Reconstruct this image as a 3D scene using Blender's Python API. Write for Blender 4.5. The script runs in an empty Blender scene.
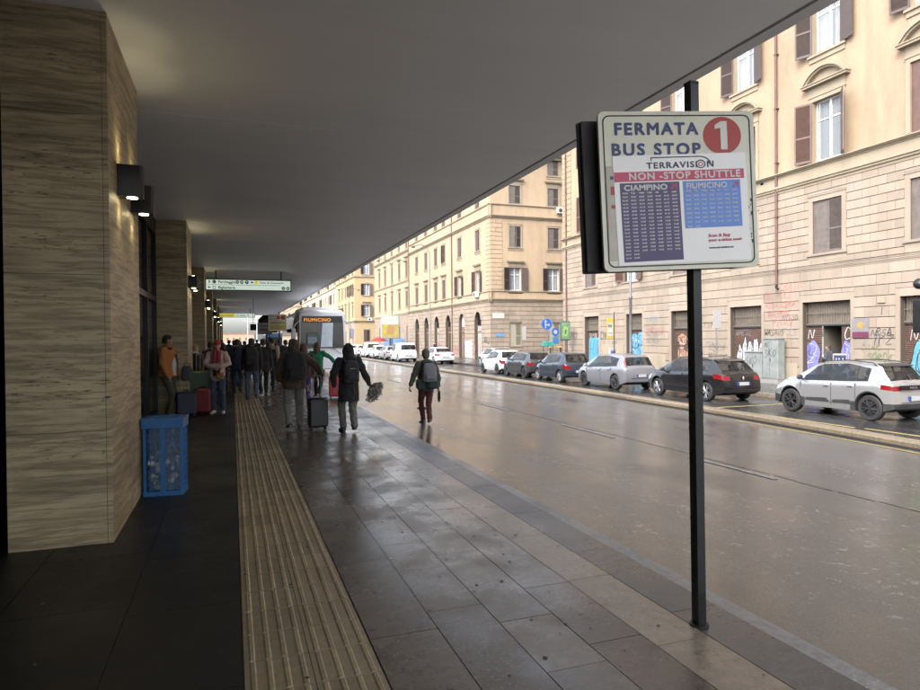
import bpy, bmesh, math, random
from mathutils import Vector, Matrix, noise
R=math.radians; PI=math.pi
random.seed(7)
S=bpy.context.scene
C=S.collection
TS=bpy.data.scenes.new('workshop')          # evaluating here keeps modifiers and text quick; removed at the end
def evaluated(o):
    TS.collection.objects.link(o); vl=TS.view_layers[0]; vl.update(); dg=vl.depsgraph
    me=bpy.data.meshes.new_from_object(o.evaluated_get(dg)); TS.collection.objects.unlink(o); return me

# ------------------------------------------------------------------ materials
def new_mat(name):
    m=bpy.data.materials.new(name); m.use_nodes=True
    nt=m.node_tree; b=nt.nodes['Principled BSDF']; return m,nt,b
def N(nt,t,**k):
    n=nt.nodes.new(t)
    for a,v in k.items():
        if a.startswith('_'): n.inputs[a[1:].replace('_',' ')].default_value=v
        else: setattr(n,a,v)
    return n
def L(nt,a,b): nt.links.new(a,b)
def coords(nt,scale=(1,1,1),rot=(0,0,0),obj=True):
    tc=N(nt,'ShaderNodeTexCoord'); mp=N(nt,'ShaderNodeMapping')
    mp.inputs['Scale'].default_value=scale; mp.inputs['Rotation'].default_value=rot
    L(nt,tc.outputs['Object'],mp.inputs['Vector']); return mp.outputs['Vector']
def ramp(nt,src,stops):
    r=N(nt,'ShaderNodeValToRGB'); e=r.color_ramp.elements
    while len(e)<len(stops): e.new(0.5)
    for i,(p,c) in enumerate(stops):
        e[i].position=p; e[i].color=(c if len(c)==4 else (*c,1)) if not isinstance(c,(int,float)) else (c,c,c,1)
    L(nt,src,r.inputs['Fac']); return r.outputs['Color']
def noise_n(nt,vec,scale,detail=6,rough=.55,dist=0):
    n=N(nt,'ShaderNodeTexNoise'); n.inputs['Scale'].default_value=scale; n.inputs['Detail'].default_value=detail
    n.inputs['Roughness'].default_value=rough; n.inputs['Distortion'].default_value=dist
    if vec is not None: L(nt,vec,n.inputs['Vector'])
    return n.outputs['Fac']
def mixc(nt,f,a,b,mode='MIX'):
    m=N(nt,'ShaderNodeMix',data_type='RGBA',blend_type=mode)
    for idx,x in ((6,a),(7,b)):
        if isinstance(x,(tuple,list)): m.inputs[idx].default_value=(*x[:3],1)
        else: L(nt,x,m.inputs[idx])
    if isinstance(f,(int,float)): m.inputs[0].default_value=f
    else: L(nt,f,m.inputs[0])
    return m.outputs[2]
def bump(nt,b,h,strength=.3,dist=.01):
    n=N(nt,'ShaderNodeBump'); n.inputs['Strength'].default_value=strength; n.inputs['Distance'].default_value=dist
    L(nt,h,n.inputs['Height']); L(nt,n.outputs['Normal'],b.inputs['Normal']); return n

_M={}
def flat(name,col,rough=.6,metal=0,var=.12,scale=6,emit=None,es=1,bumpy=0,coat=0,spec=.5):
    """a base colour with gentle mottling"""
    key=(name,)
    if key in _M: return _M[key]
    m,nt,b=new_mat(name)
    if var>0:
        v=coords(nt); f=noise_n(nt,v,scale,5,.6)
        lo=tuple(max(0,c*(1-var)) for c in col); hi=tuple(min(1,c*(1+var)) for c in col)
        c=ramp(nt,f,[(.3,lo),(.7,hi)]); L(nt,c,b.inputs['Base Color'])
        r=ramp(nt,f,[(.3,max(0,rough-.06)),(.7,min(1,rough+.06))]); L(nt,r,b.inputs['Roughness'])
        if bumpy: bump(nt,b,noise_n(nt,v,scale*6,4),bumpy,.004)
    else:
        b.inputs['Base Color'].default_value=(*col,1); b.inputs['Roughness'].default_value=rough
    b.inputs['Metallic'].default_value=metal; b.inputs['Coat Weight'].default_value=coat
    b.inputs['Coat Roughness'].default_value=.05
    b.inputs['Specular IOR Level'].default_value=spec
    if emit: b.inputs['Emission Color'].default_value=(*emit,1); b.inputs['Emission Strength'].default_value=es
    _M[key]=m; return m

def m_travertine():
    m,nt,b=new_mat('travertine')
    v=coords(nt,(1,1,1))
    w=noise_n(nt,coords(nt,(.5,.5,1)),2.2,4,.6)
    mp=N(nt,'ShaderNodeMapping'); mp.inputs['Scale'].default_value=(.22,.22,3.3)
    tc=N(nt,'ShaderNodeTexCoord')
    add=N(nt,'ShaderNodeVectorMath',operation='ADD')
    cmb=N(nt,'ShaderNodeCombineXYZ'); ml=N(nt,'ShaderNodeMath',operation='MULTIPLY'); ml.inputs[1].default_value=.07
    L(nt,w,ml.inputs[0]); L(nt,ml.outputs[0],cmb.inputs['Z']); L(nt,tc.outputs['Object'],add.inputs[0]); L(nt,cmb.outputs[0],add.inputs[1])
    L(nt,add.outputs[0],mp.inputs['Vector'])
    band=noise_n(nt,mp.outputs[0],1.5,10,.60,.08)
    c=ramp(nt,band,[(.28,(.12,.088,.045)),(.38,(.26,.20,.11)),(.45,(.42,.335,.20)),(.49,(.24,.18,.10)),(.54,(.44,.35,.21)),(.61,(.20,.15,.082)),(.75,(.46,.375,.235))])
    # pits in streaks
    mp2=N(nt,'ShaderNodeMapping'); mp2.inputs['Scale'].default_value=(7,7,40); L(nt,add.outputs[0],mp2.inputs['Vector'])
    pit=noise_n(nt,mp2.outputs[0],1.3,3,.7)
    big=noise_n(nt,mp.outputs[0],.8,2)
    mul=N(nt,'ShaderNodeMath',operation='MULTIPLY'); 
    p=ramp(nt,pit,[(.58,1.0),(.64,.0)])
    bsel=ramp(nt,big,[(.45,0.),(.6,1.)])
    inv=N(nt,'ShaderNodeMath',operation='SUBTRACT'); inv.inputs[0].default_value=1; L(nt,p,inv.inputs[1])
    L(nt,inv.outputs[0],mul.inputs[0]); L(nt,bsel,mul.inputs[1])
    mp3=N(nt,'ShaderNodeMapping'); mp3.inputs['Scale'].default_value=(.35,.35,1.7); L(nt,add.outputs[0],mp3.inputs['Vector'])
    tone=ramp(nt,noise_n(nt,mp3.outputs[0],1.6,5,.6),[(.34,.55),(.5,.95),(.66,1.12)]); c=mixc(nt,1.,c,tone,'MULTIPLY')
    c2=mixc(nt,mul.outputs[0],c,(.07,.05,.03))
    L(nt,c2,b.inputs['Base Color']); b.inputs['Roughness'].default_value=.5
    sb=N(nt,'ShaderNodeMath',operation='SUBTRACT'); sb.inputs[0].default_value=1; L(nt,mul.outputs[0],sb.inputs[1])
    bump(nt,b,sb.outputs[0],.6,.006)
    return m
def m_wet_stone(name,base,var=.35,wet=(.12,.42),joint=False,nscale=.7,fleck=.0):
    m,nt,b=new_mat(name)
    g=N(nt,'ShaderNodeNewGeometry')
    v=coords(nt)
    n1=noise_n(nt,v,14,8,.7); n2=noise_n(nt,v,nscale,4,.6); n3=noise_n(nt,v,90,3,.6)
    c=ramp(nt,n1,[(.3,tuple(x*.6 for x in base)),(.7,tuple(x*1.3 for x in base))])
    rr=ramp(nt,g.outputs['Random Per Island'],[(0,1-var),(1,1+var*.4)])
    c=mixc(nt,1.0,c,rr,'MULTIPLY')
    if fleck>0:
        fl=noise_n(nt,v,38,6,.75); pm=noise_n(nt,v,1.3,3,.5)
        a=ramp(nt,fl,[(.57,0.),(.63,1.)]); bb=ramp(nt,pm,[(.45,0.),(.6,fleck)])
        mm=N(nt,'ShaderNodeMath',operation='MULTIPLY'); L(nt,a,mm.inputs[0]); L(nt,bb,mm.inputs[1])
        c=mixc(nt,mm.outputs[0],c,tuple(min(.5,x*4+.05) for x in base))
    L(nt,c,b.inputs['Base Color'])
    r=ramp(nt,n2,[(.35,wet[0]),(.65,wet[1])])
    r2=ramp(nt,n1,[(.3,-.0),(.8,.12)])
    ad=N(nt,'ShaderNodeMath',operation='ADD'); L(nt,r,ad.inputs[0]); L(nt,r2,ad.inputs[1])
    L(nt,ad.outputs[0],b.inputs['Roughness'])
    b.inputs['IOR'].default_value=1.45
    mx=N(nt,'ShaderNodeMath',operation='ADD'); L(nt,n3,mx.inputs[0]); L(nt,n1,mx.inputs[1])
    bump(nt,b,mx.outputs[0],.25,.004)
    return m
def m_road():
    m,nt,b=new_mat('wet asphalt')
    v=coords(nt); vs=coords(nt,(1,.22,1))
    grain=noise_n(nt,v,160,2,.6); mid=noise_n(nt,v,22,8,.75); big=noise_n(nt,vs,.55,5,.6,.6); patch=noise_n(nt,coords(nt,(1,.45,1)),.8,8,.72)
    c=ramp(nt,mid,[(.3,(.066,.063,.059)),(.7,(.125,.12,.113))])
    c=mixc(nt,ramp(nt,big,[(.4,0.),(.6,.6)]),c,(.070,.062,.052))
    c=mixc(nt,ramp(nt,noise_n(nt,v,75,3,.7),[(.56,0.),(.64,.55)]),c,(.20,.195,.185))
    # foam / grit specks
    sp=noise_n(nt,v,9,9,.8); a=ramp(nt,sp,[(.57,0.),(.63,1.)]); pm=ramp(nt,noise_n(nt,vs,.7,3),[(.44,0.),(.58,.9)])
    mm=N(nt,'ShaderNodeMath',operation='MULTIPLY'); L(nt,a,mm.inputs[0]); L(nt,pm,mm.inputs[1])
    c=mixc(nt,mm.outputs[0],c,(.34,.33,.31))
    L(nt,c,b.inputs['Base Color'])
    r=ramp(nt,patch,[(.38,.06),(.52,.13),(.68,.24)])
    rg=ramp(nt,mid,[(.35,0.),(.75,.10)])
    ad=N(nt,'ShaderNodeMath',operation='ADD'); L(nt,r,ad.inputs[0]); L(nt,rg,ad.inputs[1]); L(nt,ad.outputs[0],b.inputs['Roughness'])
    b.inputs['IOR'].default_value=1.5
    h=N(nt,'ShaderNodeMath',operation='ADD'); L(nt,grain,h.inputs[0]); L(nt,mid,h.inputs[1])
    bp=bump(nt,b,h.outputs[0],.22,.005)
    # bump fades where water pools
    mr=N(nt,'ShaderNodeMath',operation='MULTIPLY'); L(nt,r,mr.inputs[0]); mr.inputs[1].default_value=1.3; L(nt,mr.outputs[0],bp.inputs['Strength'])
    return m
def m_plaster(name,col,stain=.18,sc=.5):
    m,nt,b=new_mat(name)
    v=coords(nt); vs=coords(nt,(1,1,.25))
    a=noise_n(nt,vs,sc*2,8,.65); d=noise_n(nt,v,3.5,6,.6); gr=noise_n(nt,v,60,3)
    c=ramp(nt,a,[(.3,tuple(x*(1-stain) for x in col)),(.62,col)])
    c=mixc(nt,ramp(nt,d,[(.4,0.),(.75,.3)]),c,tuple(min(1,x*1.12) for x in col))
    L(nt,c,b.inputs['Base Color']); b.inputs['Roughness'].default_value=.85
    bump(nt,b,gr,.15,.004); return m
def m_stoneblock(name,col):
    m,nt,b=new_mat(name)
    g=N(nt,'ShaderNodeNewGeometry'); v=coords(nt); vs=coords(nt,(1,1,.3))
    a=noise_n(nt,vs,1.2,7,.65); c=ramp(nt,a,[(.3,tuple(x*.78 for x in col)),(.65,col)])
    rr=ramp(nt,g.outputs['Random Per Island'],[(0,.86),(1,1.05)]); c=mixc(nt,1.,c,rr,'MULTIPLY')
    L(nt,c,b.inputs['Base Color']); b.inputs['Roughness'].default_value=.85
    bump(nt,b,noise_n(nt,v,35,5,.7),.25,.005); return m
def m_ceiling():
    m,nt,b=new_mat('painted ceiling')
    v=coords(nt); vs=coords(nt,(.25,1.2,1))
    a=noise_n(nt,vs,.9,6,.6); d=noise_n(nt,v,.35,3,.5)
    c=ramp(nt,a,[(.3,(.82,.815,.80)),(.7,(.89,.885,.87))])
    c=mixc(nt,ramp(nt,d,[(.35,0.),(.7,.35)]),c,(.77,.765,.76))
    L(nt,c,b.inputs['Base Color']); b.inputs['Roughness'].default_value=.5
    bump(nt,b,noise_n(nt,vs,2.5,4),.10,.02)
    return m
def m_tactile():
    m,nt,b=new_mat('tactile paving')
    g=N(nt,'ShaderNodeNewGeometry'); v=coords(nt)
    n1=noise_n(nt,v,18,7,.7); n2=noise_n(nt,v,1.2,4)
    c=ramp(nt,n1,[(.3,(.20,.155,.09)),(.7,(.36,.29,.18))])
    c=mixc(nt,ramp(nt,n2,[(.35,0.),(.65,.6)]),c,(.25,.195,.12))
    c=mixc(nt,1.,c,ramp(nt,g.outputs['Random Per Island'],[(0,.75),(1,1.1)]),'MULTIPLY')
    L(nt,c,b.inputs['Base Color']); L(nt,ramp(nt,n2,[(.35,.3),(.65,.6)]),b.inputs['Roughness'])
    bump(nt,b,n1,.3,.003); return m
def m_glass(name='window glass',col=(.05,.06,.07),rough=.04):
    if (name,) in _M: return _M[(name,)]
    m,nt,b=new_mat(name); b.inputs['Base Color'].default_value=(*col,1); b.inputs['Roughness'].default_value=rough
    b.inputs['IOR'].default_value=1.55; b.inputs['Coat Weight'].default_value=.6; b.inputs['Coat Roughness'].default_value=.02
    _M[(name,)]=m; return m
def m_clear(name,tint=(.8,.85,.88)):
    """thin clear sheet: part transparent, part glossy"""
    if (name,) in _M: return _M[(name,)]
    m,nt,b=new_mat(name)
    b.inputs['Base Color'].default_value=(*tint,1); b.inputs['Roughness'].default_value=.06
    b.inputs['Alpha'].default_value=.32
    _M[(name,)]=m; return m
def m_cloth(name,col,var=.25,scale=40,rough=.9):
    if (name,) in _M: return _M[(name,)]
    m,nt,b=new_mat(name); v=coords(nt); f=noise_n(nt,v,scale,5,.6); f2=noise_n(nt,v,7,3)
    c=ramp(nt,f,[(.3,tuple(x*(1-var) for x in col)),(.7,tuple(min(1,x*(1+var)) for x in col))])
    L(nt,c,b.inputs['Base Color']); b.inputs['Roughness'].default_value=rough; b.inputs['Sheen Weight'].default_value=.15
    bump(nt,b,f2,.35,.02); _M[(name,)]=m; return m
def m_stripe(name,c1,c2,axis='Z',scale=14):
    if (name,) in _M: return _M[(name,)]
    m,nt,b=new_mat(name); v=coords(nt); w=N(nt,'ShaderNodeTexWave',bands_direction=axis); w.inputs['Scale'].default_value=scale
    w.inputs['Distortion'].default_value=1.5 if axis!='Z' else .3; w.inputs['Detail'].default_value=1
    L(nt,v,w.inputs['Vector']); c=ramp(nt,w.outputs['Fac'],[(.35,c1),(.6,c2)]); L(nt,c,b.inputs['Base Color']); b.inputs['Roughness'].default_value=.9
    _M[(name,)]=m; return m
def m_carpaint(name,col,metal=.5,rough=.28):
    if (name,) in _M: return _M[(name,)]
    m,nt,b=new_mat(name); v=coords(nt); f=noise_n(nt,v,2.2,4); z=coords(nt,(1,1,1))
    sx=N(nt,'ShaderNodeSeparateXYZ'); L(nt,z,sx.inputs[0])
    dirt=noise_n(nt,v,3,4,.5)
    mr=N(nt,'ShaderNodeMapRange'); mr.inputs[1].default_value=.2; mr.inputs[2].default_value=.5; mr.inputs[3].default_value=.5; mr.inputs[4].default_value=.0
    L(nt,sx.outputs['Z'],mr.inputs[0])
    mu=N(nt,'ShaderNodeMath',operation='MULTIPLY'); L(nt,mr.outputs[0],mu.inputs[0]); L(nt,dirt,mu.inputs[1])
    mr.inputs[3].default_value=.3; c=mixc(nt,mr.outputs[0],col,tuple(x*.35+.03 for x in col)); L(nt,c,b.inputs['Base Color'])
    b.inputs['Metallic'].default_value=metal; b.inputs['Roughness'].default_value=rough
    b.inputs['Coat Weight'].default_value=.8; b.inputs['Coat Roughness'].default_value=.06
    _M[(name,)]=m; return m

# ------------------------------------------------------------------ mesh builder
class MB:
    def __init__(s,M=None): s.v=[]; s.f=[]; s.m=[]; s.M=M; s.k=0
    def _a(s,pts):
        i=len(s.v)
        for p in pts:
            p=Vector(p); s.v.append(s.M@p if s.M else p)
        return i
    def face(s,pts,k=None):
        i=s._a(pts); s.f.append(tuple(range(i,i+len(pts)))); s.m.append(s.k if k is None else k)
    def box(s,x0,x1,y0,y1,z0,z1,k=None,skip=()):
        i=s._a([(x0,y0,z0),(x1,y0,z0),(x1,y1,z0),(x0,y1,z0),(x0,y0,z1),(x1,y0,z1),(x1,y1,z1),(x0,y1,z1)])
        F={'-z':(0,3,2,1),'+z':(4,5,6,7),'-y':(0,1,5,4),'+x':(1,2,6,5),'+y':(2,3,7,6),'-x':(3,0,4,7)}
        for n,f in F.items():
            if n in skip: continue
            s.f.append(tuple(i+j for j in f)); s.m.append(s.k if k is None else k)
    def bevbox(s,x0,x1,y0,y1,z0,z1,r,k=None):
        """box with chamfered vertical edges and top"""
        def ring(x0,x1,y0,y1,z,r): return [(x0+r,y0,z),(x1-r,y0,z),(x1,y0+r,z),(x1,y1-r,z),(x1-r,y1,z),(x0+r,y1,z),(x0,y1-r,z),(x0,y0+r,z)]
        rr=[ring(x0+r,x1-r,y0+r,y1-r,z0,r*.5),ring(x0,x1,y0,y1,z0+r,r),ring(x0,x1,y0,y1,z1-r,r),ring(x0+r,x1-r,y0+r,y1-r,z1,r*.5)]
        s.loft(rr,True,True,k)
    def loft(s,rings,cap0=True,cap1=True,k=None,closed=True):
        n=len(rings[0]); base=[s._a(r) for r in rings]; kk=s.k if k is None else k
        for a,b in zip(base[:-1],base[1:]):
            for j in range(n if closed else n-1):
                j2=(j+1)%n; s.f.append((a+j,a+j2,b+j2,b+j)); s.m.append(kk)
        if cap0: s.f.append(tuple(base[0]+j for j in reversed(range(n)))); s.m.append(kk)
        if cap1: s.f.append(tuple(base[-1]+j for j in range(n))); s.m.append(kk)
    def tube(s,pts,r,seg=8,k=None,caps=True):
        pts=[Vector(p) for p in pts]; rs=r if isinstance(r,(list,tuple)) else [r]*len(pts)
        rings=[]; up=Vector((0,0,1))
        prev=None
        for i,p in enumerate(pts):
            d=(pts[min(i+1,len(pts)-1)]-pts[max(i-1,0)]).normalized()
            if prev is None:
                a=d.cross(up)
                if a.length<.1: a=d.cross(Vector((1,0,0)))
                a.normalize()
            else:
                a=prev-d*prev.dot(d)
                if a.length<1e-4: a=d.orthogonal()
                a.normalize()
            prev=a; b=d.cross(a)
            rings.append([p+(a*math.cos(2*PI*j/seg)+b*math.sin(2*PI*j/seg))*rs[i] for j in range(seg)])
        s.loft(rings,caps,caps,k)
    def cyl(s,c,r,h,seg=16,axis='z',k=None,r2=None):
        c=Vector(c); ax={'x':Vector((1,0,0)),'y':Vector((0,1,0)),'z':Vector((0,0,1))}[axis]
        s.tube([c,c+ax*h],[r,r if r2 is None else r2],seg,k)
    def lathe(s,prof,c=(0,0,0),axis='z',seg=20,k=None,caps=True):
        """prof: (radius, height)"""
        c=Vector(c); A={'x':(Vector((0,1,0)),Vector((0,0,1)),Vector((1,0,0))),'y':(Vector((0,0,1)),Vector((1,0,0)),Vector((0,1,0))),'z':(Vector((1,0,0)),Vector((0,1,0)),Vector((0,0,1)))}[axis]
        s.loft([[c+A[2]*h+(A[0]*math.cos(2*PI*j/seg)+A[1]*math.sin(2*PI*j/seg))*max(r,1e-4) for j in range(seg)] for r,h in prof],caps,caps,k)
    def ball(s,c,r,seg=12,k=None):
        r=r if isinstance(r,(tuple,list)) else (r,r,r); c=Vector(c); rings=[]
        for i in range(1,seg//2+1):
            t=PI*(i-.5)/(seg//2) if False else PI*i/(seg//2+1)
            rings.append([c+Vector((r[0]*math.sin(t)*math.cos(2*PI*j/seg),r[1]*math.sin(t)*math.sin(2*PI*j/seg),-r[2]*math.cos(t))) for j in range(seg)])
        s.loft(rings,True,True,k)
    def build(s,name,mats,parent=None,smooth=False,ang=35,at=None):
        me=bpy.data.meshes.new(name); 
        if s.M is not None and False: pass
        me.from_pydata([tuple(v) for v in s.v],[],s.f); 
        mats=mats if isinstance(mats,(list,tuple)) else [mats]
        for m in mats: me.materials.append(m)
        if len(mats)>1: me.polygons.foreach_set('material_index',s.m)
        me.update(); me.validate()
        if smooth:
            me.polygons.foreach_set('use_smooth',[True]*len(me.polygons))
            try: me.set_sharp_from_angle(angle=R(ang))
            except Exception: pass
        return link(name,me,parent,at)
def link(name,me,parent=None,at=None):
    o=bpy.data.objects.new(name,me); C.objects.link(o)
    if parent: o.parent=parent
    if at is not None:
        if isinstance(at,Matrix): o.matrix_basis=at
        else: o.location=at
    return o
def tag(o,label=None,cat=None,group=None,kind=None):
    if label: o['label']=label
    if cat: o['category']=cat
    if group: o['group']=group
    if kind: o['kind']=kind
    return o
def thing(name,label,cat,loc=(0,0,0),rz=0,group=None):
    o=bpy.data.objects.new(name,None); C.objects.link(o); o.location=loc; o.rotation_euler=(0,0,rz); o.empty_display_size=.2
    return tag(o,label,cat,group)
def copy_tree(o,parent=None):
    c=o.copy(); C.objects.link(c)
    if parent: c.parent=parent; c.matrix_parent_inverse=o.matrix_parent_inverse
    for ch in o.children: copy_tree(ch,c)
    return c
def text_mesh(txt,size,mat,name,parent=None,M=None,bold=0,align='LEFT',ext=.0008,xs=1.0,space=1.0):
    cu=bpy.data.curves.new('t','FONT'); cu.body=txt; cu.size=size; cu.align_x=align; cu.extrude=ext; cu.resolution_u=3
    cu.space_character=space
    o=bpy.data.objects.new('t',cu); me=evaluated(o)
    bpy.data.objects.remove(o); bpy.data.curves.remove(cu)
    T=Matrix.Diagonal((xs,1,1,1)); 
    if M is not None: T=M@T
    if bold:
        bm=bmesh.new()
        for i,(dx,dy) in enumerate(((0,0),(1,0),(-1,0),(0,1),(0,-1),(.7,.7),(-.7,.7),(.7,-.7),(-.7,-.7))):
            m2=me.copy(); m2.transform(Matrix.Translation((dx*bold,dy*bold,i*.00012))); bm.from_mesh(m2); bpy.data.meshes.remove(m2)
        bm.to_mesh(me); bm.free()
    me.transform(T); me.materials.clear(); me.materials.append(mat)
    return link(name,me,parent)
# frame that maps text (x right, y up, z out) on a vertical plane: right dir r, out dir n
def vframe(o,r,n):
    r=Vector(r).normalized(); n=Vector(n).normalized(); u=Vector((0,0,1))
    M=Matrix.Identity(4)
    for i in range(3): M[i][0]=r[i]; M[i][1]=u[i]; M[i][2]=n[i]; M[i][3]=o[i]
    return M
# frame for walls: x along, y OUT, z up
def wframe(o,s,n):
    s=Vector(s); n=Vector(n); M=Matrix.Identity(4); u=Vector((0,0,1))
    for i in range(3): M[i][0]=s[i]; M[i][1]=n[i]; M[i][2]=u[i]; M[i][3]=o[i]
    return M
def remesh(mb,name,mat,parent,voxel=.012,smooth=3,disp=None,at=None):
    """fuse overlapping closed shapes to one continuous surface"""
    o=mb.build('tmp',mat)
    md=o.modifiers.new('r','REMESH'); md.mode='VOXEL'; md.voxel_size=voxel; md.use_smooth_shade=True
    if smooth:
        ms=o.modifiers.new('s','SMOOTH'); ms.iterations=smooth; ms.factor=.5
    C.objects.unlink(o); me=evaluated(o)
    old=o.data; bpy.data.objects.remove(o); bpy.data.meshes.remove(old)
    if disp:
        amp,sc=disp
        nv=len(me.vertices); co=[0.]*nv*3; no=[0.]*nv*3
        me.vertices.foreach_get('co',co); me.vertices.foreach_get('normal',no)
        for i in range(0,nv*3,3):
            x,y,z=co[i:i+3]
            d=amp*(noise.noise((x*sc,y*sc,z*sc*.7))+.5*noise.noise((x*sc*2.3+5,y*sc*2.3,z*sc*1.2)))
            co[i]+=no[i]*d; co[i+1]+=no[i+1]*d; co[i+2]+=no[i+2]*d
        me.vertices.foreach_set('co',co)
    me.materials.clear(); me.materials.append(mat)
    me.polygons.foreach_set('use_smooth',[True]*len(me.polygons)); me.update()
    return link(name,me,parent,at)

CLEAR=None
black=flat('black metal',(.012,.012,.013),.4,.3,.15)
darkgrey=flat('dark grey metal',(.04,.04,.042),.45,.3)
white_paint=flat('white paint',(.75,.75,.73),.45)
steel=flat('galvanised steel',(.35,.35,.36),.4,.8)

# ------------------------------------------------------------------ world, camera, light
def setup():
    w=bpy.data.worlds.new('World'); S.world=w; w.use_nodes=True; nt=w.node_tree
    sky=nt.nodes.new('ShaderNodeTexSky'); sky.sky_type='NISHITA'; sky.sun_disc=False
    sky.sun_elevation=R(42); sky.sun_rotation=R(SUN_ROT); sky.dust_density=4; sky.air_density=1.0; sky.ozone_density=1.5
    hs=nt.nodes.new('ShaderNodeHueSaturation'); hs.inputs['Saturation'].default_value=.45; nt.links.new(sky.outputs[0],hs.inputs['Color']); nt.links.new(hs.outputs[0],nt.nodes['Background'].inputs[0]); nt.nodes['Background'].inputs[1].default_value=.15
    l=bpy.data.lights.new('sun','SUN'); l.energy=.5; l.angle=R(30); l.color=(1,.96,.92)
    o=bpy.data.objects.new('sun',l); C.objects.link(o)
    az=R(SUN_ROT); el=R(42)
    d=Vector((math.sin(az)*math.cos(el),math.cos(az)*math.cos(el),math.sin(el)))
    o.rotation_euler=d.to_track_quat('Z','Y').to_euler(); o.location=(0,0,40)
    cam=bpy.data.cameras.new('camera'); co=bpy.data.objects.new('camera',cam); C.objects.link(co)
    f=640; a=R(19.6); pit=R(-.63); rol=R(.5)
    F=Vector((math.sin(a)*math.cos(pit),math.cos(a)*math.cos(pit),math.sin(pit)))
    R0=Vector((math.cos(a),-math.sin(a),0)); U0=R0.cross(F)
    Rr=math.cos(rol)*R0-math.sin(rol)*U0; U=math.sin(rol)*R0+math.cos(rol)*U0
    M=Matrix.Identity(4)
    for i in range(3): M[i][0]=Rr[i]; M[i][1]=U[i]; M[i][2]=-F[i]
    M[2][3]=1.72; co.matrix_world=M
    cam.sensor_width=36; cam.lens=36*f/920; cam.clip_start=.05; cam.clip_end=3000
    S.camera=co
    S.view_settings.view_transform='Standard'; S.view_settings.look='None'; S.view_settings.gamma=1; S.view_settings.exposure=EXPO
    S.cycles.max_bounces=6; S.cycles.diffuse_bounces=4; S.cycles.glossy_bounces=3; S.cycles.transparent_max_bounces=8
    S.cycles.caustics_reflective=True; S.cycles.caustics_refractive=False; S.cycles.sample_clamp_indirect=4
    S.cycles.use_denoising=True
SUN_ROT=235; EXPO=2.4
setup()
# ------------------------------------------------------------------ ground, platform, road
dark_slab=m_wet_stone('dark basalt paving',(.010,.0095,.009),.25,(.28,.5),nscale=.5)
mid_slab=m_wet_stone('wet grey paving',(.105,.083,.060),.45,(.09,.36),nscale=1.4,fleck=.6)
kerb_slab=m_wet_stone('pale kerb granite',(.21,.17,.125),.2,(.16,.4),nscale=.8,fleck=.25)
basalt=m_wet_stone('dark kerb strip',(.065,.063,.06),.2,(.2,.42),nscale=.8,fleck=.2)
gutter=m_wet_stone('granular gutter',(.21,.20,.19),.15,(.25,.5),nscale=1.2,fleck=.6)
tan_kerb=m_wet_stone('tan travertine kerb',(.20,.16,.11),.3,(.25,.55),nscale=.8)
pave_far=m_wet_stone('wet pavement asphalt',(.06,.058,.055),.2,(.12,.35),nscale=.5)
road_m=m_road()
lane_m=m_wet_stone('wet parking asphalt',(.030,.030,.031),.0,(.08,.34),nscale=.8,fleck=.35)
yellow=flat('yellow road paint',(.27,.20,.06),.4,0,.35,9)
whiteline=flat('worn white road paint',(.21,.205,.195),.4,0,.35,9)
joint=flat('dark joint dirt',(.012,.011,.010),.6)
tact=m_tactile()
Y0,Y1=-6.,84.
def kx(Y): return 12.6-1.5*math.exp(-(Y-5)/6) if Y>3 else 12.6-1.5*math.exp(2/6)
def rz_(x): return -.14-(x-3.0)*.34/9.4 if x<12.4 else -.48
# terrain
mb=MB(); mb.face([(-600,-600,-.9),(700,-600,-.9),(700,1500,-.9),(-600,1500,-.9)]); tag(mb.build('ground',flat('ground',(.12,.11,.10),.8,0,.2,.3)),kind='structure')
# platform base (solid slab) and its stones
mb=MB(); mb.box(-9,2.9,Y0,Y1,-.85,-.006); tag(mb.build('platform_bed',joint),kind='structure')
mb=MB(); rnd=random.Random(3)
def slabs(mb,xs,lenf,y0,y1,gap=.003,z=0,k=0):
    for a,b in zip(xs[:-1],xs[1:]):
        y=y0-rnd.random()
        while y<y1:
            ln=lenf(); dz=z-rnd.random()*.0016
            if y+ln>y0: mb.box(a+gap,b-gap,y+gap,y+ln-gap,z-.03,dz,k,skip=('-z',))
            y+=ln
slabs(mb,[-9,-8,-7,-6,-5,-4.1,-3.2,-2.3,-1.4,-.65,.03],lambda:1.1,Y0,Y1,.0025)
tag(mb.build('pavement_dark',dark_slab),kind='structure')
mb=MB(); slabs(mb,[.72,1.13,1.50,1.86,2.205],lambda:rnd.choice([.62,.85,1.28,.74]),Y0,Y1)
tag(mb.build('pavement',mid_slab),kind='structure')
mb=MB(); slabs(mb,[2.205,2.555],lambda:1.02,Y0,Y1)
tag(mb.build('kerb',kerb_slab),kind='structure')
mb=MB(); slabs(mb,[2.56,2.9],lambda:1.2,Y0,Y1,z=-.003)
mb.box(2.895,2.9,Y0,Y1,-.2,-.01)
tag(mb.build('kerb_dark_strip',basalt),kind='structure')
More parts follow.
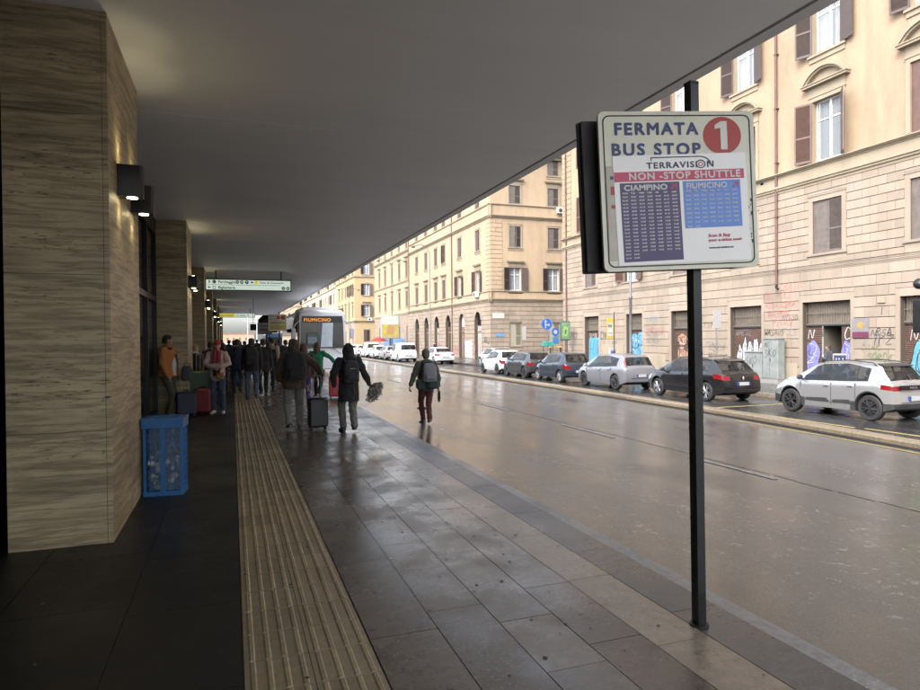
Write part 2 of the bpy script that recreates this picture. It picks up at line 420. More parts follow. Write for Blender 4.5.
# tactile strip: two tiles across, ribs running along
mb=MB()
y=Y0
while y<Y1:
    for a,b in ((.04,.375),(.379,.712)):
        mb.box(a,b,y+.002,y+.328,-.03,.001,skip=('-z',))
    y+=.33
tag(mb.build('tactile_paving',tact),kind='structure')
mb=MB(); y=Y0
while y<Y1:
    for i in range(2):
        x0=.04+.339*i
        for j in range(4):
            xc=x0+.042+j*.0835
            i0=mb._a([(xc-.017,y+.004,.001),(xc+.017,y+.004,.001),(xc+.017,y+.326,.001),(xc-.017,y+.326,.001),(xc-.009,y+.01,.007),(xc+.009,y+.01,.007),(xc+.009,y+.32,.007),(xc-.009,y+.32,.007)])
            for f in ((4,5,6,7),(0,1,5,4),(1,2,6,5),(2,3,7,6),(3,0,4,7)): mb.f.append(tuple(i0+q for q in f)); mb.m.append(0)
    y+=.33
tag(mb.build('tactile_ribs',tact),kind='structure')
# trodden gum and grit on the stones
mb=MB(); rg=random.Random(21)
for i in range(420):
    x=rg.uniform(.74,2.52) if i%3 else rg.uniform(-1.4,.7); y=rg.uniform(1.5,16)**1.0; q=rg.uniform(.004,.015); a0=rg.uniform(0,6)
    z=.0022 if not .03<x<.72 else .0085
    mb.face([(x+q*math.cos(a0+k)*rg.uniform(.7,1.2),y+q*1.1*math.sin(a0+k),z) for k in (0,1.05,2.1,3.14,4.2,5.2)],0 if rg.random()<.7 else 1)
tag(mb.build('gum_spots',[flat('trodden gum',(.012,.011,.010),.6),flat('pale grit',(.22,.20,.17),.6)]),kind='stuff')
# road sheet, following the crossfall
def strip(name,mat,cols,y0,y1,step,zf,kind='structure'):
    mb=MB(); ys=[]; y=y0
    while y<y1: ys.append(y); y+=step(y)
    ys.append(y1); 
    prev=None
    for y in ys:
        row=[mb._a([(c(y) if callable(c) else c,y,zf(c(y) if callable(c) else c))]) for c in cols]
        if prev:
            for a in range(len(row)-1): mb.f.append((prev[a],prev[a+1],row[a+1],row[a])); mb.m.append(0)
        prev=row
    return tag(mb.build(name,mat,smooth=True,ang=60),kind=kind)
st=lambda y: 1.5 if y<40 else 10
strip('road',road_m,[2.9,5,8,11,lambda y:kx(y)+.35],-40,Y1+0,st,rz_)
strip('far_road',road_m,[-60,2.9,8,lambda y:kx(y)+.35],Y1,900,lambda y:30,lambda x:rz_(max(x,3)))
strip('gutter_strip',gutter,[2.9,3.25],Y0,Y1,lambda y:3,lambda x:rz_(3)+.006)
strip('parking_lane',lane_m,[lambda y:kx(y)+.35,15,18.2],-40,900,st,lambda x:-.5)
# centre seam and old markings on the road
mb=MB(); rnd=random.Random(5)
y=3.
while y<60:
    ln=rnd.uniform(.25,.8); x=7.32+.035*math.sin(y*.8)+rnd.uniform(-.02,.02)
    mb.face([(x-.012,y,rz_(x)+.004),(x+.014,y,rz_(x)+.004),(x+.016,y+ln,rz_(x)+.004),(x-.01,y+ln,rz_(x)+.004)]); y+=ln+rnd.uniform(0,.12)
tag(mb.build('road_seam',flat('tar seam',(.012,.012,.012),.35)),kind='structure')
mb=MB()
for y,ln in ((6.9,1.8),(10.9,2.2),(16,2.6),(22,2.6),(28,2.6),(34,2.6),(40,2.6),(46,3)):
    for q in range(6):
        a=y+ln*q/6; w=.05+rnd.uniform(-.012,.012)
        mb.face([(7.12-w,a,rz_(7)+.005),(7.12+w,a,rz_(7)+.005),(7.12+w,a+ln/6,rz_(7)+.005),(7.12-w,a+ln/6,rz_(7)+.005)])
tag(mb.build('lane_marking',whiteline),kind='structure')
strip('yellow_line',yellow,[kx,lambda y:kx(y)+.10],-5,120,st,lambda x:rz_(x)+.005)
# divider: low dark foot then the tan stone kerb
mb=MB(); 
def ksec(mb,y,prof):
    return [(kx(y)+dx,y,z) for dx,z in prof]
ys=[-5+1.5*i for i in range(60)]
for a,b in zip(ys[:-1],ys[1:]):
    mb.loft([ksec(mb,a+.006,[(.42,-.6),(.42,-.37),(.45,-.345),(.80,-.345),(.83,-.37),(.83,-.6)]),ksec(mb,b-.006,[(.42,-.6),(.42,-.37),(.45,-.345),(.80,-.345),(.83,-.37),(.83,-.6)])])
tag(mb.build('divider_kerb',tan_kerb),kind='structure')
mb=MB()
mb.loft([ksec(mb,y,[(.30,-.6),(.30,-.452),(.42,-.445),(.42,-.6)]) for y in ys]); 
mb.loft([ksec(mb,y,[(.83,-.6),(.83,-.41),(1.0,-.42),(1.0,-.6)]) for y in ys]); tag(mb.build('divider_foot',joint),kind='structure')
# yellow bay lines in the parking lane
mb=MB()
for a in (9.0,15.9,):
    mb.box(13.6,17.2,a,a+.09,-.499,-.495)
mb.box(14.0,14.09,2,11,-.499,-.4955); mb.box(13.9,13.99,11.2,16,-.499,-.4955)
tag(mb.build('bay_lines',flat('worn yellow paint',(.33,.26,.08),.4,0,.5,14)),kind='structure')
# far pavement with kerb stones
mb=MB(); mb.box(18.35,40,-30,300,-.62,-.40); tag(mb.build('far_pavement',pave_far),kind='structure')
mb=MB(); y=-20
while y<200: mb.box(18.1,18.35,y+.01,y+.99,-.6,-.385); y+=1.0
tag(mb.build('far_kerb',kerb_slab),kind='structure')
# side street between the two blocks
mb=MB(); mb.box(18.0,60,42.6,54.2,-.62,-.380); tag(mb.build('side_street',lane_m),kind='structure')

# ------------------------------------------------------------------ station: canopy, columns, shop fronts
CZ=4.50
ceil_m=m_ceiling(); trav=m_travertine()
root=thing('station_canopy','long flat grey canopy roof over the bus platform','canopy',(0,0,CZ))
mb=MB(); mb.box(-9,4.58,-2.2,Y1-8,0,.9); mb.build('roof_slab',ceil_m,root)  # cut short behind the camera to let sky light in underneath
# groove then drip strip at the edge
mb=MB(); mb.box(4.58,4.62,-2.2,Y1-8,.06,.9); mb.build('edge_groove',black,root)
mb=MB(); mb.box(4.62,4.78,-2.2,Y1-8,-.005,.95); mb.build('fascia',flat('canopy edge',(.70,.70,.69),.5,0,.1,1),root)
# faint seams in the ceiling
for y in (8.6,19.,29.5,40,50,60,70):
    mb=MB(); mb.box(-1.7,4.5,y,y+.008,-.003,.01); mb.build('ceiling_seam',flat('seam',(.70,.70,.68),.6),root)

def column(y,label):
    t=thing('travertine_column',label,'column',(-.97,y,0),group='travertine columns along the platform')
    W=.765; D=1.83
    mb=MB(); g=.0022
    zs=[0,.96,2.28,3.62,CZ]
    # front panels (facing the camera): one wide, one narrow return strip
    for a,b in zip(zs[:-1],zs[1:]):
        mb.box(-W,-.045,0,.05,a+g,b-g)
    for a,b in zip([0,1.25,2.05,3.3],[1.25,2.05,3.3,CZ]): mb.box(-.045+g*1.4,0,.0,.05,a+g,b-g)
    mb.box(-W,-.0,D-.05,D,0,CZ)
    for (y0,y1),zz in (((.05+g,1.02),[0,1.75,2.75,CZ]),((1.02+g,D-.05-g),[0,1.55,2.95,CZ])):
        for a,b in zip(zz[:-1],zz[1:]): mb.box(-.04,0,y0+g,y1-g,a+g,b-g)
    mb.box(-W,-W+.04,.05,D-.05,0,CZ)
    mb.build('cladding',trav,t)
    mb=MB(); mb.box(-W+.05,-.01,.01,D-.01,0,CZ-.001); mb.build('core',flat('dark mortar',(.05,.04,.03),.9),t)  # dark core seen through the panel joints
    return t
cols=[6.12+10.05*i for i in range(8)]
lab=['nearest travertine column, broad banded face beside the blue waste bin','second travertine column, behind the man in the orange jacket','third travertine column, beside the hanging green white station sign']
lab+=['travertine column further along the platform, %s from the camera'%w for w in ('fourth','fifth','sixth','seventh','eighth')]
for y,l in zip(cols,lab): column(y,l)

# wall lamps
lampbox=flat('black lamp housing',(.015,.015,.017),.35,.2,.1)
lens=flat('warm lamp lens',(.9,.8,.5),.3,0,0,emit=(1,.86,.5),es=7)
def wall_lamp(y,z,label,power=9,real=True):
    t=thing('wall_lamp',label,'wall lamp',(-.97,y,z),group='up and down wall lamps on the columns')
    mb=MB(); 
    prof=[(0,-.075),(.19,-.075),(.21,-.055),(.21,.055),(.19,.075),(0,.075)]
    def ring(z,s=1): return [(x*s,yy*s,z) for x,yy in prof]
    mb.loft([ring(-.145,.98),ring(-.14),ring(.14),ring(.145,.98)]); mb.build('housing',lampbox,t,smooth=True,ang=30)
    mb=MB(); mb.cyl((.115,0,-.149),.045,.004,16); mb.cyl((.115,0,.1455),.045,.004,16); mb.build('lens',lens,t)
    if real:
        for s in (-1,1):
            l=bpy.data.lights.new('lamp_beam','SPOT'); l.energy=power; l.color=(1,.85,.5); l.spot_size=R(75); l.spot_blend=.7; l.shadow_soft_size=.02
            o=bpy.data.objects.new('lamp_beam',l); C.objects.link(o); o.parent=t; o.location=(.085,0,s*.16)
            o.rotation_euler=(0,R(12),0) if s<0 else (R(180),R(-12),0)
n_=0
for i,y in enumerate(cols[:6]):
    for dy in (.50,1.33):
        wall_lamp(y+dy,3.19 if i==0 else 3.12,['near black box lamp lit above and below on the nearest column','second black box lamp on the nearest column, half hidden behind the first','black box lamp at the near edge of the second column','black box lamp at the far edge of the second column','near lamp on the third column beside the hanging sign','far lamp on the third column beside the hanging sign'][n_] if n_<6 else 'small black box lamp on the %s column along the platform'%['fourth','fifth','sixth'][i-3] + (' nearer of its pair' if dy<1 else ' farther of its pair'),.95 if i==0 else 1.5,i<5); n_+=1
# glazed shop fronts between the columns
frame_m=flat('blackened steel frame',(.012,.012,.014),.35,.4,.1); dglass=flat('dark shop glass',(.008,.009,.012),.12,spec=.25)
def shopfront(y0,y1,label,x=-1.62):
    t=thing('shop_front',label,'shop front',(x,y0,0),group='dark glazed shop fronts between the columns')
    Lh=y1-y0
    mb=MB(); mb.box(-.12,0,0,Lh,0,.12); mb.box(-.12,0,0,Lh,CZ-.35,CZ-.002); mb.box(-.10,-.0,0,Lh,2.6,2.72)
    n=5
    for i in range(n+1): mb.box(-.12,.002,max(0,Lh*i/n-.05),min(Lh,Lh*i/n+.05),.12,CZ-.35)
    mb.build('frame',frame_m,t)
    for i in range(n):
        m2=MB(); m2.box(-.07,-.05,Lh*i/n+.05,Lh*(i+1)/n-.05,.12,2.6); m2.build('pane',dglass,t)
        m2=MB(); m2.box(-.07,-.05,Lh*i/n+.05,Lh*(i+1)/n-.05,2.72,CZ-.35); m2.build('transom_pane',dglass,t)
    mb=MB(); mb.box(-.6,-.5,0,Lh,0,CZ); mb.build('interior_backing',flat('dark interior',(.01,.01,.012),.8),t)
for i,(a,b) in enumerate(zip([-6]+cols[:-1],cols)):
    shopfront(a+1.84,b-.01,['dark glazed shop front before the nearest column','dark glazed shop front behind the man in the orange jacket','dark shop front between the second and third columns','dark shop front beyond the third column'][i] if i<4 else 'dark shop front further along, %s bay of the platform'%['fifth','sixth','seventh','eighth'][i-4],-1.80 if i==0 else -1.62)
mb=MB(); mb.box(-9,-2.4,-9,Y1-8,0,CZ); tag(mb.build('station_wall',flat('dark station interior',(.03,.03,.03),.8)),'dark inner station wall behind the shop fronts','wall')

# ------------------------------------------------------------------ hanging platform signs
def hanging(y,x0,x1,zb,zt,label,kind):
    t=thing('hanging_sign',label,'sign',((x0+x1)/2,y,zb),group='signs hung across the platform')
    w=(x1-x0)/2; h=zt-zb
    mb=MB(); mb.box(-w,w,-.09,.09,0,h); mb.build('case',frame_m,t)
    face=flat('pale green sign face',(.70,.80,.72),.35,0,.05,3,emit=(.66,.80,.70),es=.13)
    ink=flat('dark green ink',(.02,.05,.05),.5,0,0); yel=flat('sign yellow',(.8,.62,.05),.4,0,.05,emit=(.8,.62,.05),es=.12)
    mb=MB(); mb.box(-w+.04,w-.04,-.096,-.088,.04,h-.04); mb.build('face',face,t)
    if kind==1:
        mb=MB(); mb.box(-w+.08,w-.45,-.099,-.096,h*.5-.006,h*.5+.006); mb.build('rule',ink,t)
        def pic(cx,cz,txt=None,arrow=None,r=.07):
            if arrow:
                m2=MB(); a=math.radians(arrow)
                T=lambda px,pz:(cx+px*math.cos(a)-pz*math.sin(a),-.1,cz+px*math.sin(a)+pz*math.cos(a))
                m2.face([T(-.015,-.06),T(.015,-.06),T(.015,.01),T(-.015,.01)]); m2.face([T(-.05,.0),T(.05,.0),T(0,.065)]); m2.build('arrow',ink,t)
            else:
                m2=MB(); m2.cyl((cx,-.1,cz),r,.004,18,'y'); m2.build('symbol',ink,t)
                if txt: text_mesh(txt,r*1.4,face,'symbol_letter',t,vframe((cx-r*.45,-.1015,cz-r*.5),(1,0,0),(0,-1,0)),.002)
        zu=h*.74; zl=h*.27
        pic(-w+.16,zu,arrow=0.001); pic(-w+.34,zu,'i'); pic(-w+.16,zl,arrow=90); 
        m2=MB(); m2.box(-w+.28,-w+.40,-.1,-.096,zl-.06,zl+.06); m2.build('symbol',ink,t); m2=MB(); m2.box(-w+.30,-w+.38,-.102,-.1,zl-.04,zl+.04); m2.build('symbol_field',face,t)
        text_mesh('Parcheggio',.15,ink,'lettering',t,vframe((-w+.48,-.099,zu-.05),(1,0,0),(0,-1,0)),.003)
        text_mesh('Biglietteria',.15,ink,'lettering',t,vframe((-w+.48,-.099,zl-.05),(1,0,0),(0,-1,0)),.003)
        for cx,tx in ((w-2.1,'G'),(w-1.93,None),(w-1.74,'T')): pic(cx,zu,tx or 'M')
        m2=MB(); m2.cyl((w-1.38,-.1,zu),.075,.004,18,'y'); m2.build('symbol',yel,t); pic(w-1.54,zu,arrow=90)
        text_mesh('Piazza dei Cinquecento',.1,ink,'lettering',t,vframe((w-1.24,-.099,zu-.035),(1,0,0),(0,-1,0)),.002)
        pic(w-.32,zl,'C'); pic(w-.14,zl,'B')
    else:
        m2=MB(); m2.box(-w+.06,0.0,-.1,-.095,.06,h-.06); m2.build('yellow_field',yel,t)
        text_mesh('> Stazione Termini',.17,ink,'lettering',t,vframe((-w+.2,-.102,h*.32),(1,0,0),(0,-1,0)),.003)
        text_mesh('Via Giolitti   24',.17,ink,'lettering',t,vframe((.1,-.1,h*.32),(1,0,0),(0,-1,0)),.003)
    mb=MB()
    for x in (-w+.4,w-.4): mb.box(x-.02,x+.02,-.02,.02,h,CZ-zb+.0)
    mb.build('hanger',frame_m,t)
hanging(27.3,-.98,2.33,3.69,4.16,'pale green direction sign hung across the platform, nearer one',1)
hanging(60,-1.38,1.96,3.70,4.10,'half yellow half white sign hung far down the platform',2)
# small ceiling speaker and dark box hung farther on
t=thing('ceiling_camera','small black dome camera on the canopy ceiling','camera',(1.05,33,CZ)); mb=MB(); mb.cyl((0,0,-.05),.09,.05,14); mb.build('mount',black,t); mb=MB(); mb.ball((0,0,-.07),.07,12); mb.build('dome',m_glass('dome glass',(.02,.02,.02)),t,True)

# ------------------------------------------------------------------ blue mesh waste bin
bluep=flat('blue plastic',(.018,.095,.25),.4,0,.2,6); 
def bin_():
    t=thing('waste_bin','blue plastic mesh waste bin with a clear bag against the nearest column','waste bin',(-.72,7.92,0),R(-6))
    W=.205; D=.16; H=.85
    mb=MB()
    for z0,z1,e in ((0,.05,0),(H-.1,H-.02,.008)):
        mb.box(-W-e,W+e,-D-e,-D+.02,z0,z1); mb.box(-W-e,W+e,D-.02,D+e,z0,z1); mb.box(-W-e,-W+.02,-D+.02,D-.02,z0,z1); mb.box(W-.02,W+e,-D+.02,D-.02,z0,z1)
    for x in (-W,W-.03):
        for y in (-D,D-.03): mb.box(x+.004,x+.026,y+.004,y+.026,.05,H-.1)
    mb.box(-.028,.028,-D-.004,-D+.012,.05,H-.1); mb.box(-.028,.028,D-.012,D+.004,.05,H-.1)
    mb.build('frame',bluep,t)
    # lattice: slanted strips both ways on each side
    mb=MB()
    def lat(p0,ux,L_,zlo,zhi,off):
        n=int(L_/.058)+1
        for i in range(0,n+1):
            x=min(L_,i*L_/n); a=Vector(p0)+Vector(ux)*x
            mb.tube([a+Vector((0,0,zlo)),a+Vector((0,0,zhi))],.0046,4)
        m=int((zhi-zlo)/.062)
        for j in range(m+1):
            z=zlo+(zhi-zlo)*j/m
            pts=[]
            for i in range(2*n+1):
                x=L_*i/(2*n); pts.append(Vector(p0)+Vector(ux)*x+Vector((0,0,z+(.016 if i%2 else -.016))))
            mb.tube(pts,.0048,4)
    lat((-W+.03,-D+.004,0),(1,0,0),2*W-.06,.06,H-.11,0); lat((-W+.03,D-.004,0),(1,0,0),2*W-.06,.06,H-.11,0)
    lat((-W+.004,-D+.03,0),(0,1,0),2*D-.06,.06,H-.11,0); lat((W-.004,-D+.03,0),(0,1,0),2*D-.06,.06,H-.11,0)
    mb.build('mesh_panel',bluep,t)
    # lid with a slot, tipped slightly
    mb=MB(); 
    mb.box(-W-.015,W+.015,-D-.015,-D+.07,H-.02,H+.012); mb.box(-W-.015,W+.015,D-.07,D+.015,H-.02,H+.012); mb.box(-W-.015,-W+.07,-D+.07,D-.07,H-.02,H+.012); mb.box(W-.07,W+.015,-D+.07,D-.07,H-.02,H+.012)
    mb.build('lid',bluep,t)
    mb=MB(); mb.box(-W+.07,W-.07,-D+.07,D-.07,H-.06,H-.03); mb.build('opening',black,t)
    # clear bag: crumpled sleeve
    rings=[]; rr=random.Random(2)
    for i in range(16):
        z=.05+(H-.14)*i/15; ring=[]
        for j in range(28):
            a=2*PI*j/28; c,s=math.cos(a),math.sin(a); k=(W-.03)*(D-.03)/(((D-.03)*abs(c))**4+((W-.03)*abs(s))**4)**.25/1
            k*=.97+.05*noise.noise(Vector((c*3,s*3,z*9)))*1.6
            ring.append((c*k,s*k,z))
        rings.append(ring)
    mb=MB(); mb.loft(rings,True,False); mb.build('bag',m_clear('clear bag',(.25,.32,.36)),t,True)
    # litter inside
    mb=MB(); 
    for q in range(26):
        x,y,z=rr.uniform(-.16,.16),rr.uniform(-.1,.1),rr.uniform(.06,.5); a=rr.uniform(0,6)
        mb.M=Matrix.Translation((x,y,z))@Matrix.Rotation(a,4,(rr.random(),rr.random(),.4)); q_=rr.uniform(.02,.05)
        mb.k=rr.choice([0,0,1,2]); mb.cyl((0,0,-q_),q_*.7,q_*2.4,8)
    mb.M=None; mb.build('litter',[flat('litter paper',(.5,.48,.44),.7),flat('litter plastic',(.2,.3,.33),.4),flat('litter card',(.2,.13,.07),.8)],t)
bin_()

# ------------------------------------------------------------------ the bus stop sign
def stop_sign():
    t=thing('bus_stop_sign','bus stop sign numbered 1 on a tall black post at the kerb','sign',(2.60,3.10,0)); t.rotation_euler[1]=R(-.7)
    # post: square channel with a groove
    mb=MB(); mb.box(-.028,.028,-.03,-.012,-.01,3.2); mb.box(-.028,.028,.012,.03,-.01,3.2); mb.box(-.026,-.008,-.012,.012,-.01,3.2); mb.box(.008,.026,-.012,.012,-.01,3.195)
    mb.box(-.03,.03,-.03,.03,3.195,3.21)
    o=mb.build('post',flat('black painted post',(.014,.015,.015),.3,.2,.3,8),t); 
    mb=MB(); mb.cyl((0,0,-.002),.055,.012,18); mb.build('collar',joint,t)
    a=R(-12); rx=Vector((math.cos(a),math.sin(a),0)); nrm=Vector((math.sin(a),-math.cos(a),0))  # nrm toward the viewer
    Wd=.905; Ht=.945; zc=2.60
    c0=Vector((-.055,0,zc))+nrm*.06
    def rr(cx,cz,w,h,r,n=6):
        pts=[]
        for qx,qz,a0 in ((1,1,0),(-1,1,90),(-1,-1,180),(1,-1,270)):
            for i in range(n+1):
                t_=R(a0+90*i/n); pts.append((cx+qx*(w/2-r)+r*math.cos(t_),cz+qz*(h/2-r)+r*math.sin(t_)))
        return pts
    def plate(c,w,h,r,y0,y1,name,mat,cx=0,cz=0):
        M=vframe(c,rx,nrm); m2=MB(M); p=rr(cx,cz,w,h,r); m2.loft([[(x,z,y0) for x,z in p],[(x,z,y1) for x,z in p]]); return m2.build(name,mat,t)
    # rear panel (its black back towards us) behind the post, a little to the left
    cb=Vector((-.11,0,zc))-nrm*.115
    plate(cb,.93,.93,.01,-.012,.012,'rear_panel',flat('black sheet back',(.006,.006,.007),.5))
    M=vframe(cb,rx,nrm); m2=MB(M); m2.box(-.455,.455,-.455,.455,.0125,.06); m2.build('rear_box',flat('black sheet back',(.006,.006,.007),.5),t)
    cream=flat('aged cream sign face',(.64,.62,.50),.3,0,.10,4); navy=flat('navy sign ink',(.02,.03,.13),.4,0,.1,20); red=flat('red sign disc',(.38,.03,.02),.4,0,.12,8)
    plate(c0,Wd,Ht,.035,-.012,.010,'sign_plate',cream)
    # dark rounded outline
    m2=MB(vframe(c0,rx,nrm)); p=rr(0,0,Wd-.045,Ht-.045,.04); q=rr(0,0,Wd-.06,Ht-.06,.034); n=len(p)
    for i in range(n):
        j=(i+1)%n; m2.face([(p[i][0],p[i][1],.0115),(p[j][0],p[j][1],.0115),(q[j][0],q[j][1],.0115),(q[i][0],q[i][1],.0115)])
    m2.build('outline',black,t)
    def F(x,z,d=.0115): return vframe(c0+rx*x+Vector((0,0,z))+nrm*d,rx,nrm)
    text_mesh('FERMATA',.098,navy,'lettering',t,F(-.367,.335),.0036,xs=1.0,space=1.22)
    text_mesh('BUS STOP',.098,navy,'lettering',t,F(-.387,.213),.0036,xs=1.0,space=1.25)
    m2=MB(F(.262,.325)); m2.cyl((0,0,-.001),.112,.002,40); m2.build('number_disc',red,t)
    m2=MB(F(.262,.325,.0145)); k=.052
    m2.face([(-.012,-.085,0),(.028,-.085,0),(.028,.085,0),(-.008,.085,0),(-.045,.062,0),(-.045,.038,0),(-.012,.045,0)]); m2.face([(-.012,-.085,.0002),(.028,-.085,.0002),(.028,-.085,.0002)]) if False else None
    m2.build('numeral',flat('white numeral',(.62,.6,.55),.4),t)
    # older sheet behind, then the timetable sheet taped over
    old=flat('old paper',(.5,.47,.4),.6,0,.1,9); paper=flat('laminated paper',(.78,.76,.74),.22,0,.05,3)
    plate(c0,.22,.56,.003,.011,.0125,'old_sheet',old,cx=-.31,cz=-.13)
    for z,h,m_ in ((-.02,.05,red),(.07,.02,navy),(-.1,.02,red)):
        m2=MB(F(-.375,z,.0128)); m2.face([(-.025,0,0),(.02,0,0),(.02,h,0),(-.025,h,0)]); m2.build('old_print',m_,t)
    m2=MB(F(-.37,-.36,.0128)); 
    for q in ((0,0,.002,.2),(0,.2,.1,.202),(-.0,0,.1,.002)): m2.face([(q[0],q[1],0),(q[2],q[1],0),(q[2],q[3],0),(q[0],q[3],0)])
    m2.build('old_print',navy,t)
    # scuffed right-hand edge
    m2=MB(F(.40,-.33,.0118)); rnd=random.Random(4)
    for i in range(26):
        x,z=rnd.uniform(-.018,.02),rnd.uniform(-.02,.36)*rnd.random(); s=rnd.uniform(.004,.013); m2.face([(x,z,0),(x+s,z+s*.3,0),(x+s*.7,z+s*1.8,0),(x-s*.3,z+s*1.5,0)])
    m2.build('wear',flat('worn patch',(.06,.06,.05),.7),t)
    # sheet, slightly rotated
    rot=Matrix.Rotation(R(1.0),4,'Z')
    P=vframe(c0+rx*.012+Vector((0,0,-.11))+nrm*.0135,rx,nrm)@rot@Matrix.Diagonal((1.11,1,1,1))
    m2=MB(P); m2.box(-.35,.35,-.325,.325,-.0012,.0008); m2.build('timetable_sheet',paper,t)
    def T(x,z,d=.0012): return P@Matrix.Translation((x,z,d))
    ink=flat('dark print',(.02,.02,.06),.4,0,0); pink=flat('magenta print',(.50,.03,.10),.35,0,.05); purple=flat('violet print',(.045,.025,.11),.35,0,.1,5); sky_=flat('blue print',(.10,.22,.58),.35,0,.08,5); wh=flat('print white',(.6,.58,.56),.4,0,0)
    # logo word with bracket and ringed O
    text_mesh('TERRAVISI',.050,ink,'logo',t,T(-.178,.245),.0014,xs=1.02,space=1.18)
    text_mesh('N',.050,ink,'logo',t,T(.138,.245),.0014,xs=1.02)
    m2=MB(T(.107,.263)); 
    def ring(m,r0,r1,k=0,n=28):
        for i in range(n):
            a,b=2*PI*i/n,2*PI*(i+1)/n
            m.face([(r0*math.cos(a),r0*math.sin(a),0),(r1*math.cos(a),r1*math.sin(a),0),(r1*math.cos(b),r1*math.sin(b),0),(r0*math.cos(b),r0*math.sin(b),0)],k)
    ring(m2,.019,.026,0); ring(m2,.008,.014,1); m2.build('logo_ring',[ink,pink],t)
    m2=MB(T(0,.0)); m2.face([(-.155,.305,0),(.10,.305,0),(.10,.312,0),(-.155,.312,0)]); m2.face([(-.155,.29,0),(-.149,.29,0),(-.149,.306,0),(-.155,.306,0)])
    for i in range(8):
        a,b=R(90-11*i),R(90-11*(i+1)); cx,cz=.10,.262
        m2.face([(cx+.05*math.cos(a)*1.25,cz+.05*math.sin(a),0),(cx+.043*math.cos(a)*1.25,cz+.043*math.sin(a),0),(cx+.043*math.cos(b)*1.25,cz+.043*math.sin(b),0),(cx+.05*math.cos(b)*1.25,cz+.05*math.sin(b),0)])
    m2.build('logo_swoosh',ink,t)
    m2=MB(T(0,0)); m2.face([(-.348,.170,0),(.335,.170,0),(.335,.228,0),(-.348,.228,0)]); m2.build('pink_band',pink,t)
    text_mesh('NON -STOP SHUTTLE',.058,wh,'lettering',t,T(-.275,.180,.002),.0022,xs=.95,space=1.12)
    m2=MB(T(0,0)); m2.face([(-.322,-.305,0),(-.012,-.305,0),(-.012,.163,0),(-.322,.163,0)]); m2.build('violet_table',purple,t)
    m2=MB(T(0,0)); m2.face([(.005,-.12,0),(.312,-.12,0),(.312,.163,0),(.005,.163,0)]); m2.build('blue_table',sky_,t)
    text_mesh('CIAMPINO',.046,wh,'lettering',t,T(-.302,.118,.002),.0016,space=1.04); text_mesh('FIUMICINO',.046,wh,'lettering',t,T(.02,.118,.002),.0012,xs=.94,space=1.02)
    # little aeroplanes
    for cx,m_ in ((-.040,pink),(.288,red)):
        m2=MB(T(cx,.136,.002)@Matrix.Rotation(R(-45),4,'Z')); m2.face([(-.003,-.022,0),(.003,-.022,0),(.003,.02,0),(0,.026,0),(-.003,.02,0)]); m2.face([(-.022,-.006,.0003),(0,.008,.0003),(.022,-.006,.0003),(.022,-.002,.0003),(0,.016,.0003),(-.022,-.002,.0003)]); m2.face([(-.01,-.022,.0003),(.01,-.022,.0003),(0,-.012,.0003)]); m2.build('aeroplane',m_,t)
    rnd=random.Random(11)
    def table(x0,z0,dx,dz,ncol,rows,h0,short):
        days=['MON','TUE','WED','THU','FRI','SAT','SUN']
        lines=[]
        for c in range(ncol): text_mesh(days[c],.0125,wh,'table_heading',t,T(x0+c*dx,z0,.002),.0007)
        for c in range(ncol):
            mins=rnd.choice([5,10,15]); body=[]
            for r in range(rows-(short[c] if c<len(short) else 0)):
                h=h0+r; body.append('%02d.%02d'%(h%24 if h<24 else 23,(mins+5*rnd.randrange(0,8))%60))
            cu=bpy.data.curves.new('t','FONT'); cu.body='\n'.join(body); cu.size=.0125; cu.space_line=dz/.0125; cu.extrude=.0003; cu.offset=.0006; cu.resolution_u=1
            o=bpy.data.objects.new('t',cu); me=evaluated(o); bpy.data.objects.remove(o)
            me.transform(T(x0+c*dx,z0-dz,.002)); me.materials.clear(); me.materials.append(wh); link('timetable_column',me,t)
    table(-.312,.098,.0428,.0213,7,18,4,[0,0,2,2,2,2,2])
    table(.017,.098,.0415,.0265,7,8,5,[0,0,1,1,1,1,1])
    text_mesh('Scan & Buy',.026,pink,'lettering',t,T(.125,-.178,.002),.0008); text_mesh('your e-ticket now!',.0235,pink,'lettering',t,T(.125,-.205,.002),.0008)
    text_mesh('www.terravision.eu',.0165,ink,'lettering',t,T(.125,-.248,.002),.0005)
    # bolts and brackets
    sc=Matrix.Identity(4)
    B_=vframe(c0,rx,nrm); fit=Matrix.Translation((-.077,0,-.045))@B_@Matrix.Rotation(R(1.7),4,'Z')@Matrix.Diagonal((1.035,.952,1,1))@B_.inverted()
    for ch in t.children:
        if ch.name.split('.')[0] not in ('post','collar'): ch.data.transform(fit)
    for x,z in ((-.438,0.01),(.438,.0),(-.43,-.30),(-.435,.3)):
        m2=MB(vframe(c0,rx,nrm)); m2.cyl((x,z,.008),.008,.012,8); m2.build('bolt',black,t)
    m2=MB(vframe(Vector((0,0,zc)),rx,nrm)); 
    for z in (.3,-.3): m2.box(-.2,.2,z-.02,z+.02,-.11,.05)
    m2.build('bracket',black,t)
stop_sign()
